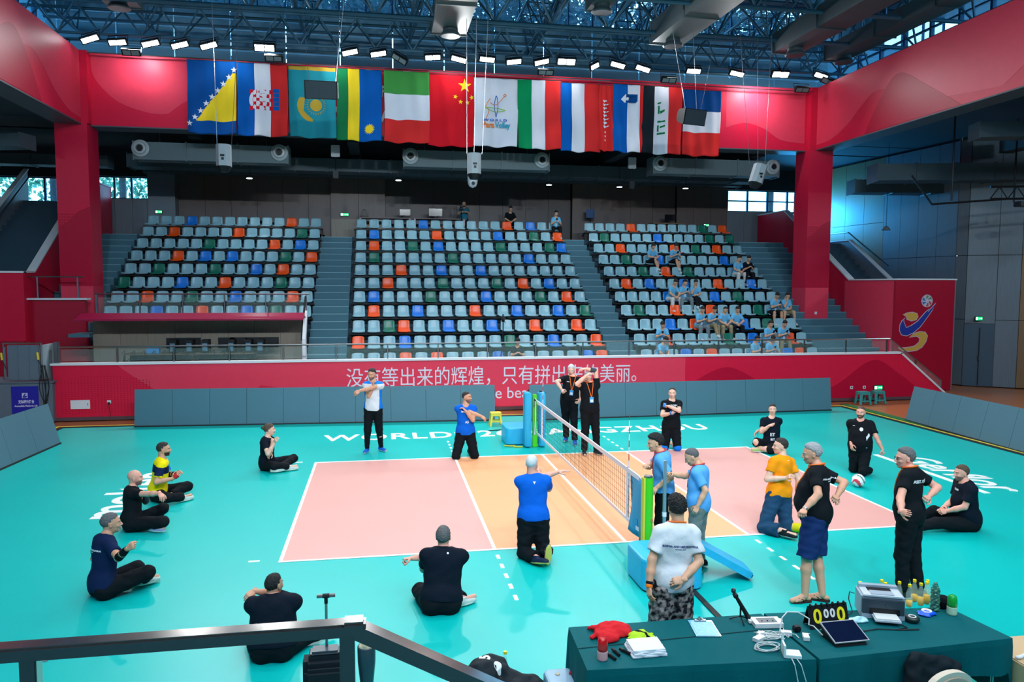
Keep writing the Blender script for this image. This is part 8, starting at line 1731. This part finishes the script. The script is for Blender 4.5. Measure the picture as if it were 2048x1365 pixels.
def drop_on(VF, ox, oy, m_, nm):
    out = []
    for p in VF[0]:
        h_ = bvh_b.ray_cast(Vector((ox+p[0], oy+p[1], 1)), Vector((0, 0, -1))); out.append((ox+p[0], oy+p[1], (h_[0].z if h_[0] else .4)+.004))
    link_mesh(nm, out, VF[1], m_, bo)
drop_on(text_mesh('5', size=.13, ext=0, bold=.006, ax=(.2, 1, 0), ay=(-1, .2, 0)), 2.36, -4.06, wht, 'print_number'); drop_on(([Vector((.035*a, .035*b_, 0)) for a, b_ in cir], [tuple(range(16))]), 2.43, -4.1, wht, 'print_badge')
MB().tube([(2.2, -4.18, .38), (2.1, -4.28, .3), (2.12, -4.3, .1), (2.2, -4.28, .02)], .02, 6).build('shoulder_strap', sm_b, bp_)
t = thing('juice_bottle', 'small juice bottle with yellow cap standing behind the backpack', 'bottle', (2.56, -3.72, 0)); x, y = 2.56, -3.72
MB().lathe([(.028, 0), (.033, .01), (.033, .2), (.016, .3), (.014, .33)], (x, y, 0), 14).build('shell', gl, t, smooth=True); MB().lathe([(.017, .33), (.017, .355)], (x, y, 0), 12).build('cap', cpy, t)
bb = thing('storage_box', 'pale blue lidded box with small pins on it left of the table', 'box', (2.97, -4.3, 0)); round_box(2.83, 3.1, -4.5, -4.15, 0, .38, .05, mat('box_pale_blue', (130, 170, 195), .4), 'box_body', bb); MB().lathe([(.02, 0), (.016, .02)], (3.06, -4.28, .38), 10).build('red_pin', rod, bb); MB().lathe([(.022, 0), (.02, .008)], (2.94, -4.27, .38), 10).build('beige_pin', MATS['liner_beige'], bb)
# chairs whose backs just show
cream = mat('chair_cream', (214, 200, 180), .7, bump=.1, bscale=60); tan_ = mat('chair_tan', (186, 160, 140), .75)
def chair(x, y, zt, w, ang, lab):
    t = thing('conference_chair', lab, 'chair', (x, y, 0)); ca, sa = math.cos(ang), math.sin(ang)
    def L2(px_, py_, pz_): return (x+px_*ca-py_*sa, y+px_*sa+py_*ca, pz_)
    out = [(-w/2, .5), (-w/2, zt-.12)]+[(w/2*math.sin(a)*1.0, zt-.12+.12*math.cos(a)) for a in [(-PI/2+PI*i/12) for i in range(1, 12)]]+[(w/2, zt-.12), (w/2, .5)]
    ax_, nn_ = Vector((ca, sa, 0)), Vector((-sa, ca, 0)); MB().prism(out, Vector((x, y, 0))-nn_*.02, ax_, (0, 0, 1), nn_, .05).build('backrest', cream, t)
    MB().prism([(a*.84, .5+(b_-.5)*.9) for a, b_ in out], Vector((x, y, 0))-nn_*.032, ax_, (0, 0, 1), nn_, .012).build('back_panel', tan_, t)
    MB().obb(Vector((x, y, .45))+nn_*.22, ax_*w/2, nn_*.22, (0, 0, .035)).build('seat', tan_, t)
    for sx in (-1, 1):
        for q_ in (.03, .4): p = Vector((x, y, 0))+ax_*sx*w*.42+nn_*q_; MB().tube([p, p+Vector((0, 0, .44))], .012, 6).build('leg', steel, t)
    return t
chair(5.68, -5.68, .90, .42, .15, 'cream padded chair at the bottom right, before the right table')
chair(1.28, -5.15, .885, .40, 0, 'cream padded chair whose top edge shows left of the sloping rail')
chair(1.95, -5.2, .89, .44, -.1, 'cream padded chair whose top edge shows under the sloping rail')
jk = thing('draped_jacket', 'dark jacket draped over the front edge of the right table', 'jacket', (6.0, -5.1, .4)); F = Field((5.7, -5.3, .25), (6.4, -4.95, .80), .011); F.cone((5.85, -5.08, .70), (6.2, -5.12, .62), .05, .05, .03); F.cone((5.82, -5.1, .66), (5.8, -5.14, .38), .06, .08, .04); F.cone((6.1, -5.12, .62), (6.3, -5.16, .45), .06, .05, .04); F.ell((6.0, -5.13, .5), I3, (.14, .05, .17), .05); F.wrinkle(.008, 30, 3); V, Q = F.mesh(); np_obj('cloth', V, Q, cloth_m('jacket_black', (24, 34, 40)), jk)
tag(MB().bbox(6.9, 7.5, -5.2, -4.6, .0, .55, .01).build('wooden_crate', mat('plywood', (200, 170, 130), .6)), 'pale wooden crate at the right end of the table', 'crate')
heap('white_cloth', 'crumpled white cloth on the wooden crate at the lower right corner', 'cloth', 7.12, -5.02, .22, .14, .08, cloth_m('towel_white', (222, 226, 232)), 21, z0=.552)
